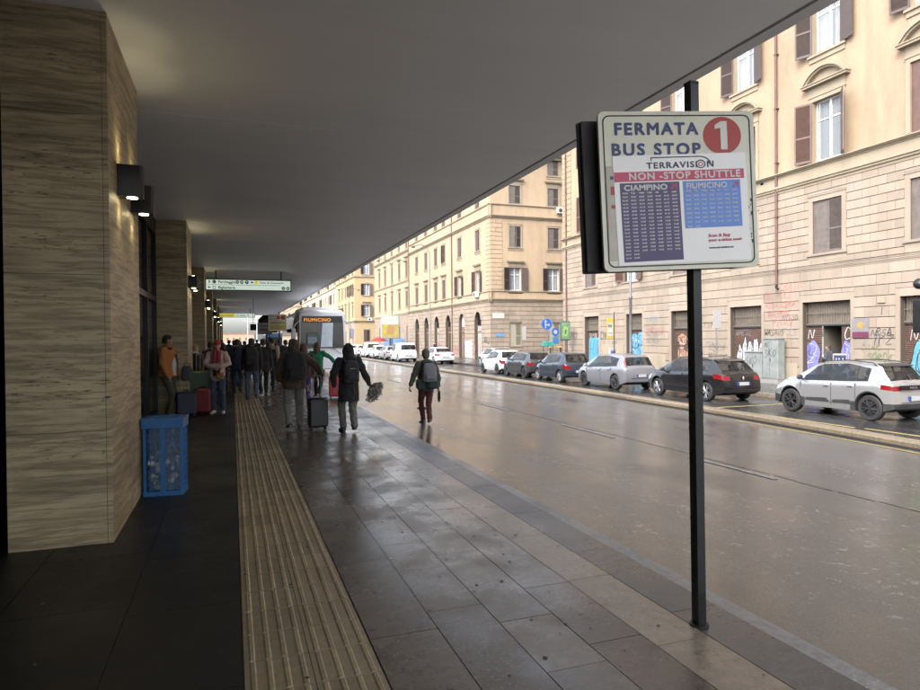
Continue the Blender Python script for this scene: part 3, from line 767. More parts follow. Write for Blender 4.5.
# ------------------------------------------------------------------ buildings across the road
stoneA=m_stoneblock('rusticated stone',(.245,.20,.158)); stoneG=m_plaster('stone backing joints',(.055,.042,.032),.2)
plasterA=m_plaster('orange cream plaster',(.27,.20,.135),.3); plasterC=m_plaster('cream trim plaster',(.24,.20,.145),.25)
stoneB=m_stoneblock('rose stone',(.245,.195,.152)); plasterB=m_plaster('warm plaster',(.305,.228,.152),.26)
plasterY=m_plaster('yellow plaster',(.30,.225,.125),.14); plasterP=m_plaster('pale plaster',(.34,.29,.22),.14)
brown=flat('brown shutter paint',(.085,.048,.038),.5,0,.2,5); greyb=flat('faded grey brown shutter paint',(.095,.078,.07),.6,0,.25,5); dbrown=flat('dark shutter paint',(.055,.038,.034),.5,0,.2,5)
wframe_m=flat('white window frame',(.48,.48,.47),.4,0,.08); curtain_m=m_stripe('net curtain',(.26,.27,.28),(.40,.40,.41),'X',9)
winglass=m_glass('house window glass',(.07,.08,.09),.05)
rust=flat('rusty drainpipe paint',(.085,.042,.033),.6,0,.3,6); pipegrey=flat('pipe grey',(.25,.22,.19),.6)

def arch_fill(w,h,n=8): # corner polygons for a semicircular head, local s centred
    r=w/2; out=[]
    for sgn in (-1,1):
        pts=[(sgn*r,h)]+[(sgn*r*math.cos(PI/2*i/n),h-r+r*math.sin(PI/2*i/n)) for i in range(n+1)]
        out.append(pts)
    return out
def wall(parent,M,s0,s1,z0,z1,ops,mat,name='wall',depth=.34,back=True):
    """wall sheet with openings (s0,s1,z0,z1,arched) and their reveals"""
    mb=MB(M)
    ops=[o for o in ops if o[0]<s1 and o[1]>s0 and o[2]<z1 and o[3]>z0]
    cs=sorted({s0,s1,*[min(max(o[i],s0),s1) for o in ops for i in (0,1)]}); cz=sorted({z0,z1,*[min(max(o[i],z0),z1) for o in ops for i in (2,3)]})
    for a,b in zip(cs[:-1],cs[1:]):
        for c,d in zip(cz[:-1],cz[1:]):
            ms,mz=(a+b)/2,(c+d)/2
            if any(o[0]<ms<o[1] and o[2]<mz<o[3] for o in ops): continue
            mb.face([(a,0,c),(b,0,c),(b,0,d),(a,0,d)])
    for o in ops:
        a,b,c,d=max(o[0],s0),min(o[1],s1),max(o[2],z0),min(o[3],z1)
        mb.face([(a,0,c),(a,-depth,c),(a,-depth,d),(a,0,d)]); mb.face([(b,0,c),(b,0,d),(b,-depth,d),(b,-depth,c)])
        mb.face([(a,0,c),(b,0,c),(b,-depth,c),(a,-depth,c)]); mb.face([(a,0,d),(a,-depth,d),(b,-depth,d),(b,0,d)])
        if len(o)>4 and o[4]:
            m=(o[0]+o[1])/2
            for pts in arch_fill(o[1]-o[0],o[3]): 
                mb.loft([[(m+p[0],0,p[1]) for p in pts],[(m+p[0],-depth,p[1]) for p in pts]])
    return mb.build(name,mat,parent)
def subtract(rects,o):
    out=[]
    for a,b,c,d in rects:
        if o[0]>=b or o[1]<=a or o[2]>=d or o[3]<=c: out.append((a,b,c,d)); continue
        if o[0]>a: out.append((a,o[0],c,d))
        if o[1]<b: out.append((o[1],b,c,d))
        m0,m1=max(a,o[0]),min(b,o[1])
        if o[2]>c: out.append((m0,m1,c,o[2]))
        if o[3]<d: out.append((m0,m1,o[3],d))
    return out
def blocks(parent,M,s0,s1,z0,z1,bh,bw,ops,mat,proud=.045,gap=.013,name='rusticated_blocks',seed=1,wob=0):
    mb=MB(M); rnd=random.Random(seed); n=max(1,round((z1-z0)/bh)); bh=(z1-z0)/n
    for i in range(n):
        za,zb=z0+i*bh,z0+(i+1)*bh; s=s0-(bw/2 if i%2 else 0); 
        while s<s1:
            a,b=max(s,s0),min(s+bw,s1)
            if b-a>.08:
                for r in [None]:
                    rs=[(a,b,za,zb)]
                    for o in ops: rs=subtract(rs,o)
                    for (p,q,u,v) in rs:
                        if q-p>.06 and v-u>.04: mb.box(p+gap*.45,q-gap*.45,.0,proud+rnd.uniform(-.003,.003),u+gap,v-gap,skip=('-y',))
            s+=bw
    return mb.build(name,mat,parent)
_mesh={}
def leaf_mesh(w,h):
    k=('leaf',round(w,2),round(h,2))
    if k not in _mesh:
        mb=MB(); t=.02; f=.06
        mb.box(0,f,-t,t,0,h); mb.box(w-f,w,-t,t,0,h); mb.box(f,w-f,-t,t,0,.1); mb.box(f,w-f,-t,t,h-.08,h); mb.box(f,w-f,-t,t,h*.42,h*.42+.08)
        for a,b in ((.1,h*.42),(h*.42+.08,h-.08)):
            n=max(3,int((b-a)/.06))
            for i in range(n):
                z=a+(b-a)*(i+.5)/n; mb.face([(f,-.016,z-.026),(w-f,-.016,z-.026),(w-f,.012,z+.022),(f,.012,z+.022)])
        mb.face([(f,-.017,.1),(w-f,-.017,.1),(w-f,-.017,h-.08),(f,-.017,h-.08)])
        o=mb.build('shutter',brown); _mesh[k]=o.data; bpy.data.objects.remove(o)
    return _mesh[k]
def cached(k,fn):
    if k not in _mesh:
        o=fn(); _mesh[k]=o.data; bpy.data.objects.remove(o)
    return _mesh[k]
def inst(name,me,parent,M,mat=None):
    o=link(name,me,parent); o.matrix_basis=M
    if mat is not None and me.materials[0]!=mat:
        o.material_slots[0].link='OBJECT'; o.material_slots[0].material=mat
    return o
def T3(x,y,z,rz=0): return Matrix.Translation((x,y,z))@Matrix.Rotation(rz,4,'Z')
def window(parent,M,s,z,w,h,style,smat=brown,trim=plasterC,ang=(160,155),curtain=True,hood=None,sill=True,tr=.17):
    """surround > frame, pane, curtain, shutters"""
    B=M@T3(s,0,z)
    def sur():
        mb=MB(); p=.055
        if tr>0:
            mb.box(-w/2-tr,-w/2,0,p,-.0,h+tr); mb.box(w/2,w/2+tr,0,p,0,h+tr); mb.box(-w/2,w/2,0,p,h,h+tr)
            mb.box(-w/2-tr-.03,w/2+tr+.03,0,p+.03,h+tr,h+tr+.05)
        if sill: mb.box(-w/2-tr-.05,w/2+tr+.05,0,.12,-.10,0); mb.box(-w/2-tr,w/2+tr,0,.05,-.30,-.10)
        if hood=='flat':
            mb.box(-w/2-tr,w/2+tr,0,.06,h+tr+.05,h+tr+.32); mb.box(-w/2-tr-.12,w/2+tr+.12,0,.24,h+tr+.32,h+tr+.42); mb.box(-w/2-tr-.17,w/2+tr+.17,0,.29,h+tr+.42,h+tr+.47)
        if hood=='arch':
            b=h+tr+.42; e=w/2+tr+.20; mb.box(-w/2-tr,w/2+tr,0,.05,h+tr+.05,b); mb.box(-e,e,0,.26,b,b+.09); mb.box(-e-.03,e+.03,0,.30,b+.09,b+.13)
            rad=(e*e+.62**2)/(2*.62); cz=b+.13+.62-rad; a0=math.asin(e/rad); n=14
            for r0,r1,d in ((rad-.10,rad,.30),(rad-.17,rad-.10,.22)):
                rings=[]
                for i in range(n+1):
                    a=-a0+2*a0*i/n; sx,cx=math.sin(a),math.cos(a)
                    rings.append([(sx*r0,0,max(cz+cx*r0,b+.12)),(sx*r0,d,max(cz+cx*r0,b+.12)),(sx*r1,d,max(cz+cx*r1,b+.125)),(sx*r1,0,max(cz+cx*r1,b+.125))])
                mb.loft(rings)
            pts=[(rad*.98*math.sin(-a0+2*a0*i/n),.03,max(b+.12,cz+(rad-.02)*math.cos(-a0+2*a0*i/n))) for i in range(n+1)]
            mb.face(pts)
        if not mb.v: mb.box(-w/2,w/2,-.05,-.01,-.04,0)
        return mb.build('w',trim)
    root=inst('window',cached(('sur',w,h,hood,sill,tr,trim.name),sur),parent,B,trim)
    def fr():
        mb=MB(); y0,y1=-.26,-.2; f=.06
        mb.box(-w/2,-w/2+f,y0,y1,0,h); mb.box(w/2-f,w/2,y0,y1,0,h); mb.box(-w/2+f,w/2-f,y0,y1,h-f,h); mb.box(-w/2+f,w/2-f,y0,y1,0,f+.03); mb.box(-.05,.05,y0,y1+.01,f+.03,h-f); mb.box(-w/2+f,-.05,y0,y1,h*.68,h*.68+.05); mb.box(.05,w/2-f,y0,y1,h*.68,h*.68+.05)
        return mb.build('f',wframe_m)
    def pn():
        mb=MB(); mb.box(-w/2+.05,w/2-.05,-.24,-.225,.05,h-.05); return mb.build('p',winglass)
    def cu():
        mb=MB(); n=24
        for sg in (-1,1):
            a,b=(-w/2+.02,-.10) if sg<0 else (.10,w/2-.02)
            rows=[[(a+(b-a)*i/n,-.33+.02*math.sin(i*1.7),z_) for i in range(n+1)] for z_ in (.08,h-.06)]
            for i in range(n): mb.face([rows[0][i],rows[0][i+1],rows[1][i+1],rows[1][i]])
        mb.face([(-w/2,-.36,0),(w/2,-.36,0),(w/2,-.36,h),(-w/2,-.36,h)],1)
        return mb.build('c',[curtain_m,flat('dark room',(.02,.02,.02),.9)])
    if style!='closed':
        inst('frame',cached(('fr',w,h),fr),root,T3(0,0,0)); 
        gl=cached(('gl',w,h),lambda:pn_clear(w,h)); inst('pane',gl,root,T3(0,0,0))
        if curtain: inst('curtain',cached(('cu',w,h),cu),root,T3(0,0,0))
        else: inst('interior',cached(('in',w,h),lambda:dark_in(w,h)),root,T3(0,0,0))
    lw=w/2-.004; me=leaf_mesh(lw,h-.02)
    if style=='closed':
        inst('shutter',me,root,T3(-w/2,-.05,.01),smat); inst('shutter',me,root,T3(w/2,-.05,.01,PI),smat)
    elif style=='open':
        inst('shutter',me,root,T3(-w/2-.005,.075,.01,R(ang[0])),smat)
        inst('shutter',me,root,T3(w/2+.005,.075,.01,R(180-ang[1])),smat)
    elif style=='ajar':
        inst('shutter',me,root,T3(-w/2,-.03,.01,R(ang[0])),smat); inst('shutter',me,root,T3(w/2,-.03,.01,R(180-ang[1])),smat)
    return root
def pn_clear(w,h):
    mb=MB(); mb.box(-w/2+.05,w/2-.05,-.235,-.228,.05,h-.05); return mb.build('p',m_clear('clear window pane',(.3,.33,.36)))
def dark_in(w,h):
    mb=MB(); mb.face([(-w/2,-.4,0),(w/2,-.4,0),(w/2,-.4,h),(-w/2,-.4,h)]); return mb.build('p',flat('dark room',(.02,.02,.02),.9))
def ledge(parent,M,s0,s1,prof,mat,name='string_course'):
    """prof (out,z) list swept along the wall"""
    mb=MB(M); mb.loft([[(s0,y,z) for y,z in prof],[(s1,y,z) for y,z in prof]]); return mb.build(name,mat,parent)
def mould(z,h,d): return [(0,z),(d*.35,z),(d*.4,z+h*.3),(d*.7,z+h*.4),(d*.75,z+h*.65),(d,z+h*.72),(d,z+h),(0,z+h)]
def ribbon(mb,pts,w,off=0,k=None):
    """flat brush stroke in the wall plane; pts (s,z)"""
    n=len(pts)
    L_=[];Rr=[]
    for i,(s,z) in enumerate(pts):
        a=pts[max(i-1,0)]; b=pts[min(i+1,n-1)]; dx,dz=b[0]-a[0],b[1]-a[1]; l=math.hypot(dx,dz) or 1
        ww=w*(.75+.5*noise.noise(Vector((s*3,z*3,1.7))))/2
        L_.append((s-dz/l*ww,off,z+dx/l*ww)); Rr.append((s+dz/l*ww,off,z-dx/l*ww))
    for i in range(n-1): mb.face([L_[i],Rr[i],Rr[i+1],L_[i+1]],k)
def catmull(p,n=6):
    out=[]
    P=[p[0]]+list(p)+[p[-1]]
    for i in range(1,len(P)-2):
        for j in range(n):
            t=j/n; out.append(tuple(.5*((2*P[i][c])+(-P[i-1][c]+P[i+1][c])*t+(2*P[i-1][c]-5*P[i][c]+4*P[i+1][c]-P[i+2][c])*t*t+(-P[i-1][c]+3*P[i][c]-3*P[i+1][c]+P[i+2][c])*t**3) for c in range(2)))
    out.append(p[-1]); return out
GLY={'A':[[(0,0),(.5,1),(1,0)],[(.2,.4),(.9,.45)]],'R':[[(0,0),(0,1),(.8,.85),(.1,.5),(1,0)]],'N':[[(0,0),(.05,1),(.9,0),(1,1.05)]],'S':[[(.95,.9),(.3,1),(.1,.7),(.8,.4),(.7,0),(0,.1)]],'O':[[(.5,1),(0,.5),(.5,0),(1,.5),(.5,1)]],'E':[[(.9,1),(.1,.9),(.5,.55),(0,.1),(.95,0)]],'D':[[(0,0),(.05,1),(.9,.6),(.6,0),(0,.02)]],'K':[[(0,0),(.0,1)],[(.9,1),(.1,.5),(1,0)]],'T':[[(0,1),(1,1)],[(.5,1),(.45,0)]],'U':[[(0,1),(.1,.1),(.8,.0),(1,1)]],'L':[[(0,1),(.05,0),(.9,.05)]],'I':[[(.4,1),(.5,0)]],'V':[[(0,1),(.45,0),(1,1)]],'C':[[(.95,.85),(.3,1),(0,.4),(.4,0),(1,.15)]],'P':[[(0,0),(0,1),(.85,.8),(.05,.5)]],'M':[[(0,0),(.1,1),(.5,.4),(.9,1),(1,0)]],'W':[[(0,1),(.25,0),(.5,.6),(.75,0),(1,1)]],'F':[[(.05,0),(.1,1),(.95,1)],[(.05,.5),(.8,.55)]],'B':[[(0,0),(0,1),(.8,.8),(.1,.5),(.95,.25),(0,0)]],'H':[[(0,1),(.05,0)],[(.9,1),(1,0)],[(0,.5),(1,.5)]],'Z':[[(0,1),(1,1),(0,0),(1,.05)]],'G':[[(.9,.9),(.3,1),(0,.4),(.5,0),(.95,.3),(.5,.4)]]}
def tagtext(parent,M,s,z,txt,h,col,w=.03,seed=0,lean=.25,adv=.8,off=.058,dirn=-1):
    """hand-drawn spray lettering; read left to right from the street means decreasing s on this side"""
    rnd=random.Random(seed); mb=MB(M); x=0
    for ch in txt:
        if ch==' ': x+=.5*h*adv; continue
        hh=h*rnd.uniform(.85,1.15); zz=z+rnd.uniform(-.07,.07)*h
        for st_ in GLY.get(ch,GLY['O']):
            pts=[(s+dirn*(x+(p[0]*.72+lean*p[1])*h*adv+rnd.uniform(-.03,.03)*h),zz+p[1]*hh+rnd.uniform(-.04,.04)*h) for p in st_]
            ribbon(mb,catmull(pts,5),w,off+rnd.uniform(0,.002))
        x+=h*adv*.95
    return mb.build('graffiti',col,parent)
def spray(name,c): return flat('spray '+name,c,.6,0,.25,9)
sp_black=spray('black',(.025,.025,.03)); sp_red=spray('red',(.34,.07,.08)); sp_green=spray('green',(.11,.14,.07)); sp_blue=spray('blue',(.04,.12,.26)); sp_cyan=spray('cyan',(.07,.22,.29)); sp_violet=spray('violet',(.13,.13,.30)); sp_white=spray('white',(.36,.36,.37)); sp_orange=spray('orange',(.26,.15,.10)); sp_grey=spray('grey',(.15,.15,.16)); sp_pink=spray('pink',(.34,.18,.21)); sp_lblue=spray('pale blue',(.18,.24,.32))
def blob_(parent,M,s,z,rw,rh,fill,line,off,seed=0,lw=.035,name='graffiti'):
    rnd=random.Random(seed); mb=MB(M); n=26
    pts=[]
    for i in range(n):
        a=2*PI*i/n; k=1+.14*noise.noise(Vector((math.cos(a)*1.6+seed,math.sin(a)*1.6,seed*.7)))*2
        pts.append((s+rw*k*math.cos(a),z+rh*k*math.sin(a)))
    mb.face([(p[0],off,p[1]) for p in pts],0)
    ribbon(mb,pts+[pts[0],pts[1]],lw,off+.002,1)
    return mb.build(name,[fill,line],parent)
def blob(parent,M,s,z,rw,rh,fill,line,off,seed=0,lw=.035,name='graffiti'):
    o=blob_(parent,M,s,z,rw,rh,fill,line,off,seed,lw,name)
    rnd=random.Random(seed*3+1); mb=MB(M)
    for q in range(5):
        a=rnd.uniform(0,6); pts=[(s+rw*rnd.uniform(-.7,.7),z+rh*rnd.uniform(-.8,.8)) for _ in range(4)]
        ribbon(mb,catmull(pts,6),lw*rnd.uniform(.5,1.),off+.003+.0004*q,q%2)
    mb.build('graffiti_lines',[line,sp_white],parent); return o
roll_m=flat('brown roller shutter',(.075,.042,.032),.55,0,.25,5)
def roller(parent,M,s0,s1,z0,z1,y=-.26,mat=None,name='roller_shutter'):
    mb=MB(M); n=int((z1-z0)/.075); rings=[]
    for i in range(n+1):
        z=z0+(z1-z0)*i/n; 
        for q,(dy,dz) in enumerate(((0,0),(.018,.02),(.018,.05),(0,.07))): rings.append((y+dy,min(z+dz,z1)))
    for a,b in zip(rings[:-1],rings[1:]): mb.face([(s0,a[0],a[1]),(s1,a[0],a[1]),(s1,b[0],b[1]),(s0,b[0],b[1])])
    return mb.build(name,mat or roll_m,parent)
def grille(parent,M,s0,s1,z0,z1,y=-.2):
    mb=MB(M); n=int((s1-s0)/.11)
    for i in range(n+1): x=s0+(s1-s0)*i/n; mb.box(x-.012,x+.012,y-.012,y+.012,z0,z1)
    mb.box(s0,s1,y-.02,y+.02,z0,z0+.06); mb.box(s0,s1,y-.02,y+.02,(z0+z1)/2-.015,(z0+z1)/2+.015)
    mb.build('grille',flat('weathered grille iron',(.10,.085,.07),.6),parent)
    mb=MB(M); mb.face([(s0,y-.1,z0),(s1,y-.1,z0),(s1,y-.1,z1),(s0,y-.1,z1)]); mb.build('transom_panel',flat('dusty transom',(.17,.14,.11),.7,0,.3,2),parent)

def building_one():
    t=thing('apartment_building','nearest cream and orange building with rusticated base, graffiti and curved window pediments','building',(23,0,-.4))
    M=wframe((0,0,.4),(0,1,0),(-1,0,0))
    SA,SB=-6.0,41.8; bays=[-2.6,2.0,6.6,11.1,15.55,19.65,24.1,28.7,33.35,38.0]
    doors=[(-3.7,-1.5),(.9,3.1),(5.5,7.7),(10.1,12.2),(14.45,16.62),(18.6,20.86),(23.1,25.07),(27.75,29.55),(32.2,33.85),(36.98,38.8)]
    ops=[(a,b,-.4,3.1) for a,b in doors]
    mez=[(b-.68,b+.68,5.1,7.28) for b in bays]; main=[(b-.68,b+.68,8.92,11.42) for b in bays]; up=[(b-.66,b+.66,13.35,15.75) for b in bays]; top=[(b-.6,b+.6,17.6,19.4) for b in bays]
    wall(t,M,SA,SB,-.4,8.04,ops+mez,stoneG,'wall',.36)
    wall(t,M,SA,SB,8.04,21,main+up+top,plasterA,'upper_wall',.36)
    sur=[(a-.2,b+.2,c-.12,d+.26) for a,b,c,d in mez]; dsur=[(a-.16,b+.16,c,d+.30) for a,b,c,d in ops]
    blocks(t,M,SA,SB,.35,4.40,.405,.98,dsur,stoneA,seed=2)
    blocks(t,M,SA,SB,4.55,8.02,.347,.66,sur,stoneA,seed=3)
    blocks(t,M,SA,SB,-.4,.33,.36,1.6,ops,stoneA,name='plinth',proud=.07,seed=5)
    # flat surrounds over doors
    for a,b,c,d in ops:
        mb=MB(M); mb.box(a-.16,a,0,.045,c,d+.30); mb.box(b,b+.16,0,.045,c,d+.30); mb.box(a,b,0,.045,d,d+.30); mb.build('door_surround',stoneA,t)
    ledge(t,M,SA,SB,mould(4.40,.15,.07),stoneA); ledge(t,M,SA,SB,mould(7.98,.30,.20),plasterC); ledge(t,M,SA,SB,[(0,8.28),(.05,8.28),(.05,8.70),(0,8.70)],plasterC,'frieze')
    ledge(t,M,SA,SB,mould(8.70,.15,.24),plasterC); ledge(t,M,SA,SB,mould(16.4,.3,.25),plasterC); ledge(t,M,SA,SB+.3,mould(20.2,.8,.9),plasterC,'cornice')
    for i,b in enumerate(bays):
        if i==8: window(t,M,b,5.1,1.36,2.18,'open',brown,stoneA,(165,165),tr=.2)
        elif i==6: window(t,M,b,5.1,1.36,2.18,'closed',greyb,stoneA,tr=.2)
        else: window(t,M,b,5.1,1.36,2.18,'closed',greyb,stoneA,tr=.2)
        if i in (4,6): window(t,M,b,8.92,1.36,2.5,'closed',brown,plasterC,hood='arch',sill=False)
        else: window(t,M,b,8.92,1.36,2.5,'open',brown,plasterC,(150-7*(i%3),168-9*(i%2)),hood='arch',curtain=(i!=5),sill=False)
        window(t,M,b,13.35,1.32,2.4,'open',dbrown,plasterC,(158+5*(i%3),165-8*(i%2)))
        window(t,M,b,17.6,1.2,1.8,'closed',dbrown,plasterC)
    # quoins at the far corner
    blocks(t,M,SB-1.25,SB,8.95,16.3,.38,1.3,[],plasterA,name='quoins',proud=.05,gap=.02)
    # end walls and roof
    mb=MB(); mb.face([(0,SB,0),(16,SB,0),(16,SB,21.4),(0,SB,21.4)]); mb.face([(0,SA,0),(0,SA,21.4),(16,SA,21.4),(16,SA,0)]); mb.build('end_wall',plasterA,t)
    mb=MB(); mb.box(-.4,16,SA,SB,21.4,21.6); mb.build('roof',flat('roof tiles',(.25,.12,.08),.8),t)
    # ground floor openings
    for i,(a,b) in enumerate(doors):
        grille(t,M,a,b,2.15,3.1)
        mb=MB(M); mb.box(a,b,-.3,-.18,2.09,2.15); mb.build('lintel',darkgrey,t)
        if i==5:
            roller(t,M,a,a+.62,-.4,2.09); roller(t,M,b-.72,b,-.4,2.09)
            mb=MB(M); mb.face([(a,-1.6,-.4),(b,-1.6,-.4),(b,-1.6,2.1),(a,-1.6,2.1)]); mb.face([(a+.6,-.36,-.4),(a+.6,-1.6,-.4),(a+.6,-1.6,2.1),(a+.6,-.36,2.1)]); mb.face([(b-.7,-.36,-.4),(b-.7,-1.6,-.4),(b-.7,-1.6,2.1),(b-.7,-.36,2.1)]);mb.face([(a,-.36,2.1),(b,-.36,2.1),(b,-1.6,2.1),(a,-1.6,2.1)]); mb.build('doorway',flat('dim passage',(.10,.09,.07),.8),t)
            mb=MB(M); mb.box(a+.72,b-.95,-1.58,-1.54,.2,1.95); mb.build('inner_door',flat('glazed inner door',(.05,.06,.05),.3),t)
        else: roller(t,M,a,b,-.4,2.09)
    Y=-.236
    # murals on the shutters
    a,b=doors[5]
    blob(t,M,b-.22,.75,.40,.80,sp_violet,sp_black,Y,3); blob(t,M,a+.38,.75,.26,.80,sp_violet,sp_black,Y,4)
    tagtext(t,M,b-.05,1.55,'N',.42,sp_white,.05,1,off=Y+.004); tagtext(t,M,a+.5,1.5,'C',.42,sp_white,.05,2,off=Y+.004)
    a,b=doors[6]
    for q,(s,h) in enumerate(((a+.30,1.0),(a+.62,1.25),(a+.95,1.35),(a+1.3,1.2),(a+1.62,.95))): blob(t,M,s,.62+.1*(q%2),.17,h*.72,sp_white,sp_black,Y+.001*q,q+7,.045)
    tagtext(t,M,b-.1,1.72,'WACSE',.27,sp_grey,.03,8,off=Y+.004)
    a,b=doors[7]
    for q,(s,z,r1,r2) in enumerate(((a+.45,1.55,.35,.36),(a+1.2,1.5,.38,.33),(a+.5,.8,.4,.36),(a+1.25,.75,.36,.42),(a+.8,.1,.5,.3))): blob(t,M,s,z,r1,r2,sp_orange,sp_black,Y+.001*q,q+20,.05)
    a,b=doors[8]
    for q,(s,z,r1,r2) in enumerate(((a+.5,1.6,.38,.4),(a+1.15,1.5,.38,.45),(a+.45,.8,.36,.42),(a+1.1,.7,.4,.36),(a+.8,.1,.5,.3))): blob(t,M,s,z,r1,r2,sp_cyan,sp_blue,Y+.001*q,q+30,.055)
    a,b=doors[9]
    mb=MB(M); mb.face([(a+.1,Y,-.2),(b-.1,Y,-.2),(b-.15,Y,1.6),(a+.15,Y,1.7)]); mb.build('graffiti',sp_cyan,t); tagtext(t,M,b-.25,.45,'HUW',.95,sp_blue,.07,3,off=Y+.003,adv=.5); tagtext(t,M,b-.2,1.65,'SEPOR',.26,sp_white,.03,5,off=Y+.003)
    a,b=doors[4]
    blob(t,M,b-.8,.55,.62,1.0,sp_cyan,sp_black,Y,41,.05); tagtext(t,M,b-.2,1.5,'NS',.4,sp_white,.05,12,off=Y+.004); tagtext(t,M,b-.5,.3,'IOK',.3,sp_black,.04,13,off=Y+.004)
    # wall tags
    for i,(s,z,tx,h,c,w) in enumerate([(22.95,3.35,'OELVZKE',.30,sp_red,.016),(22.3,3.65,'OCBOTO',.32,sp_red,.015),(22.85,2.95,'HEDASCERA',.24,sp_red,.02),(22.7,2.55,'BALMORC',.24,sp_red,.02),(22.4,2.15,'PETACE',.24,sp_red,.02),(22.9,1.72,'WASAVS',.24,sp_black,.035),(21.9,1.72,'FCCS',.26,sp_grey,.035),(17.72,1.66,'NRSA',.27,sp_black,.035),(18.1,1.12,'DIAK',.25,sp_green,.03),(17.9,.72,'SORDE',.28,sp_green,.045),(17.4,2.45,'I',.3,sp_black,.03),
        (26.9,2.1,'KVA',.34,sp_black,.02),(26.8,1.2,'ORVUE',.26,sp_grey,.025),(26.6,.5,'ME',.4,sp_black,.02),(31.6,2.6,'VARNOL',.26,sp_lblue,.025),(31.9,1.75,'VOLTURSI',.26,sp_grey,.03),(31.8,1.35,'CREVOLER',.22,sp_grey,.03),(30.7,.45,'RIO',.42,sp_orange,.05),(36.7,1.6,'LOROS',.34,sp_black,.04),(35.4,1.55,'SE',.34,sp_pink,.04),(36.2,.3,'ECO',.5,sp_violet,.04),(41.3,1.65,'ANARI',.42,sp_black,.055),(41.0,1.0,'GEO',.3,sp_lblue,.05),(40.4,.3,'OSCA',.34,sp_grey,.03),(27.4,.8,'ZU',.3,sp_grey,.03),(34.9,.1,'PONK',.3,sp_black,.03)]):
        tagtext(t,M,s,z,tx,h,c,w,i+50,off=.058)
    rnd=random.Random(77); L_='ARNSOEDKTUILVCPMWFBHZG'
    for q in range(46):
        s_=rnd.uniform(15.2,41.4); z_=rnd.choice([.1,.5,.9,1.3,1.9,2.3])+rnd.uniform(-.1,.1); tx=''.join(rnd.choice(L_) for _ in range(rnd.randint(3,6))); h_=rnd.uniform(.18,.42); ln=len(tx)*h_*.78
        if any(a-.15<s_ and s_-ln<b+.15 for a,b in doors): continue
        tagtext(t,M,s_,z_,tx,h_,rnd.choice([sp_black,sp_black,sp_grey,sp_grey,sp_lblue,sp_green,sp_red,sp_violet]),rnd.uniform(.015,.045),q+300,off=.0605)
    # repainted beige patches low on the wall
    mb=MB(M); rnd=random.Random(8)
    for s0,s1,z0,z1 in ((21.1,22.7,-.2,.5),(34.1,36.6,-.3,1.25),(26.0,27.3,-.3,.6),(17.2,18.2,-.1,.6),(30.0,32.0,-.3,.7)):
        mb.box(s0,s1,.036,.0765,z0,z1)
    mb.build('repainted_patch',m_plaster('repainted patch',(.25,.215,.16),.25),t)
    # drainpipes
    for s,z0,z1 in ((22.16,3.95,20),(27.1,-.4,4.3),(41.2,-.4,20)):
        mb=MB(M); pts=[(s,.11,z1),(s,.11,z0+.2),(s-.0,.13,z0),]
        mb.tube(pts,.055,10); 
        z=z0+.6
        while z<z1: mb.box(s-.08,s+.08,0,.17,z,z+.04); z+=2.4
        mb.build('drainpipe',rust,t,True)
    mb=MB(M); mb.tube([(22.16,.11,4.0),(22.1,.2,3.85),(21.9,.3,3.75)],.05,8); mb.build('pipe_elbow',black,t)
    # wires along the wall
    for z in (4.62,8.75):
        mb=MB(M); mb.tube([(SA+3*i,.10+.01*(i%2),z+.02*math.sin(i)) for i in range(16)],.012,4); mb.build('cable',black,t)
    # small junction box
    mb=MB(M); mb.box(17.15,17.45,.04,.1,2.9,3.15); mb.build('junction_box',plasterC,t)
    return t
building_one()

def ac_unit(parent,M,s,z,y=.08):
    mb=MB(M); mb.bevbox(s-.42,s+.42,y,y+.34,z,z+.58,.03); o=mb.build('air_conditioner',flat('ac casing',(.4,.4,.38),.5),parent); mb=MB(M); mb.cyl((s+.1,y+.342,z+.29),.2,.006,18,'y'); mb.build('fan_grille',darkgrey,o)

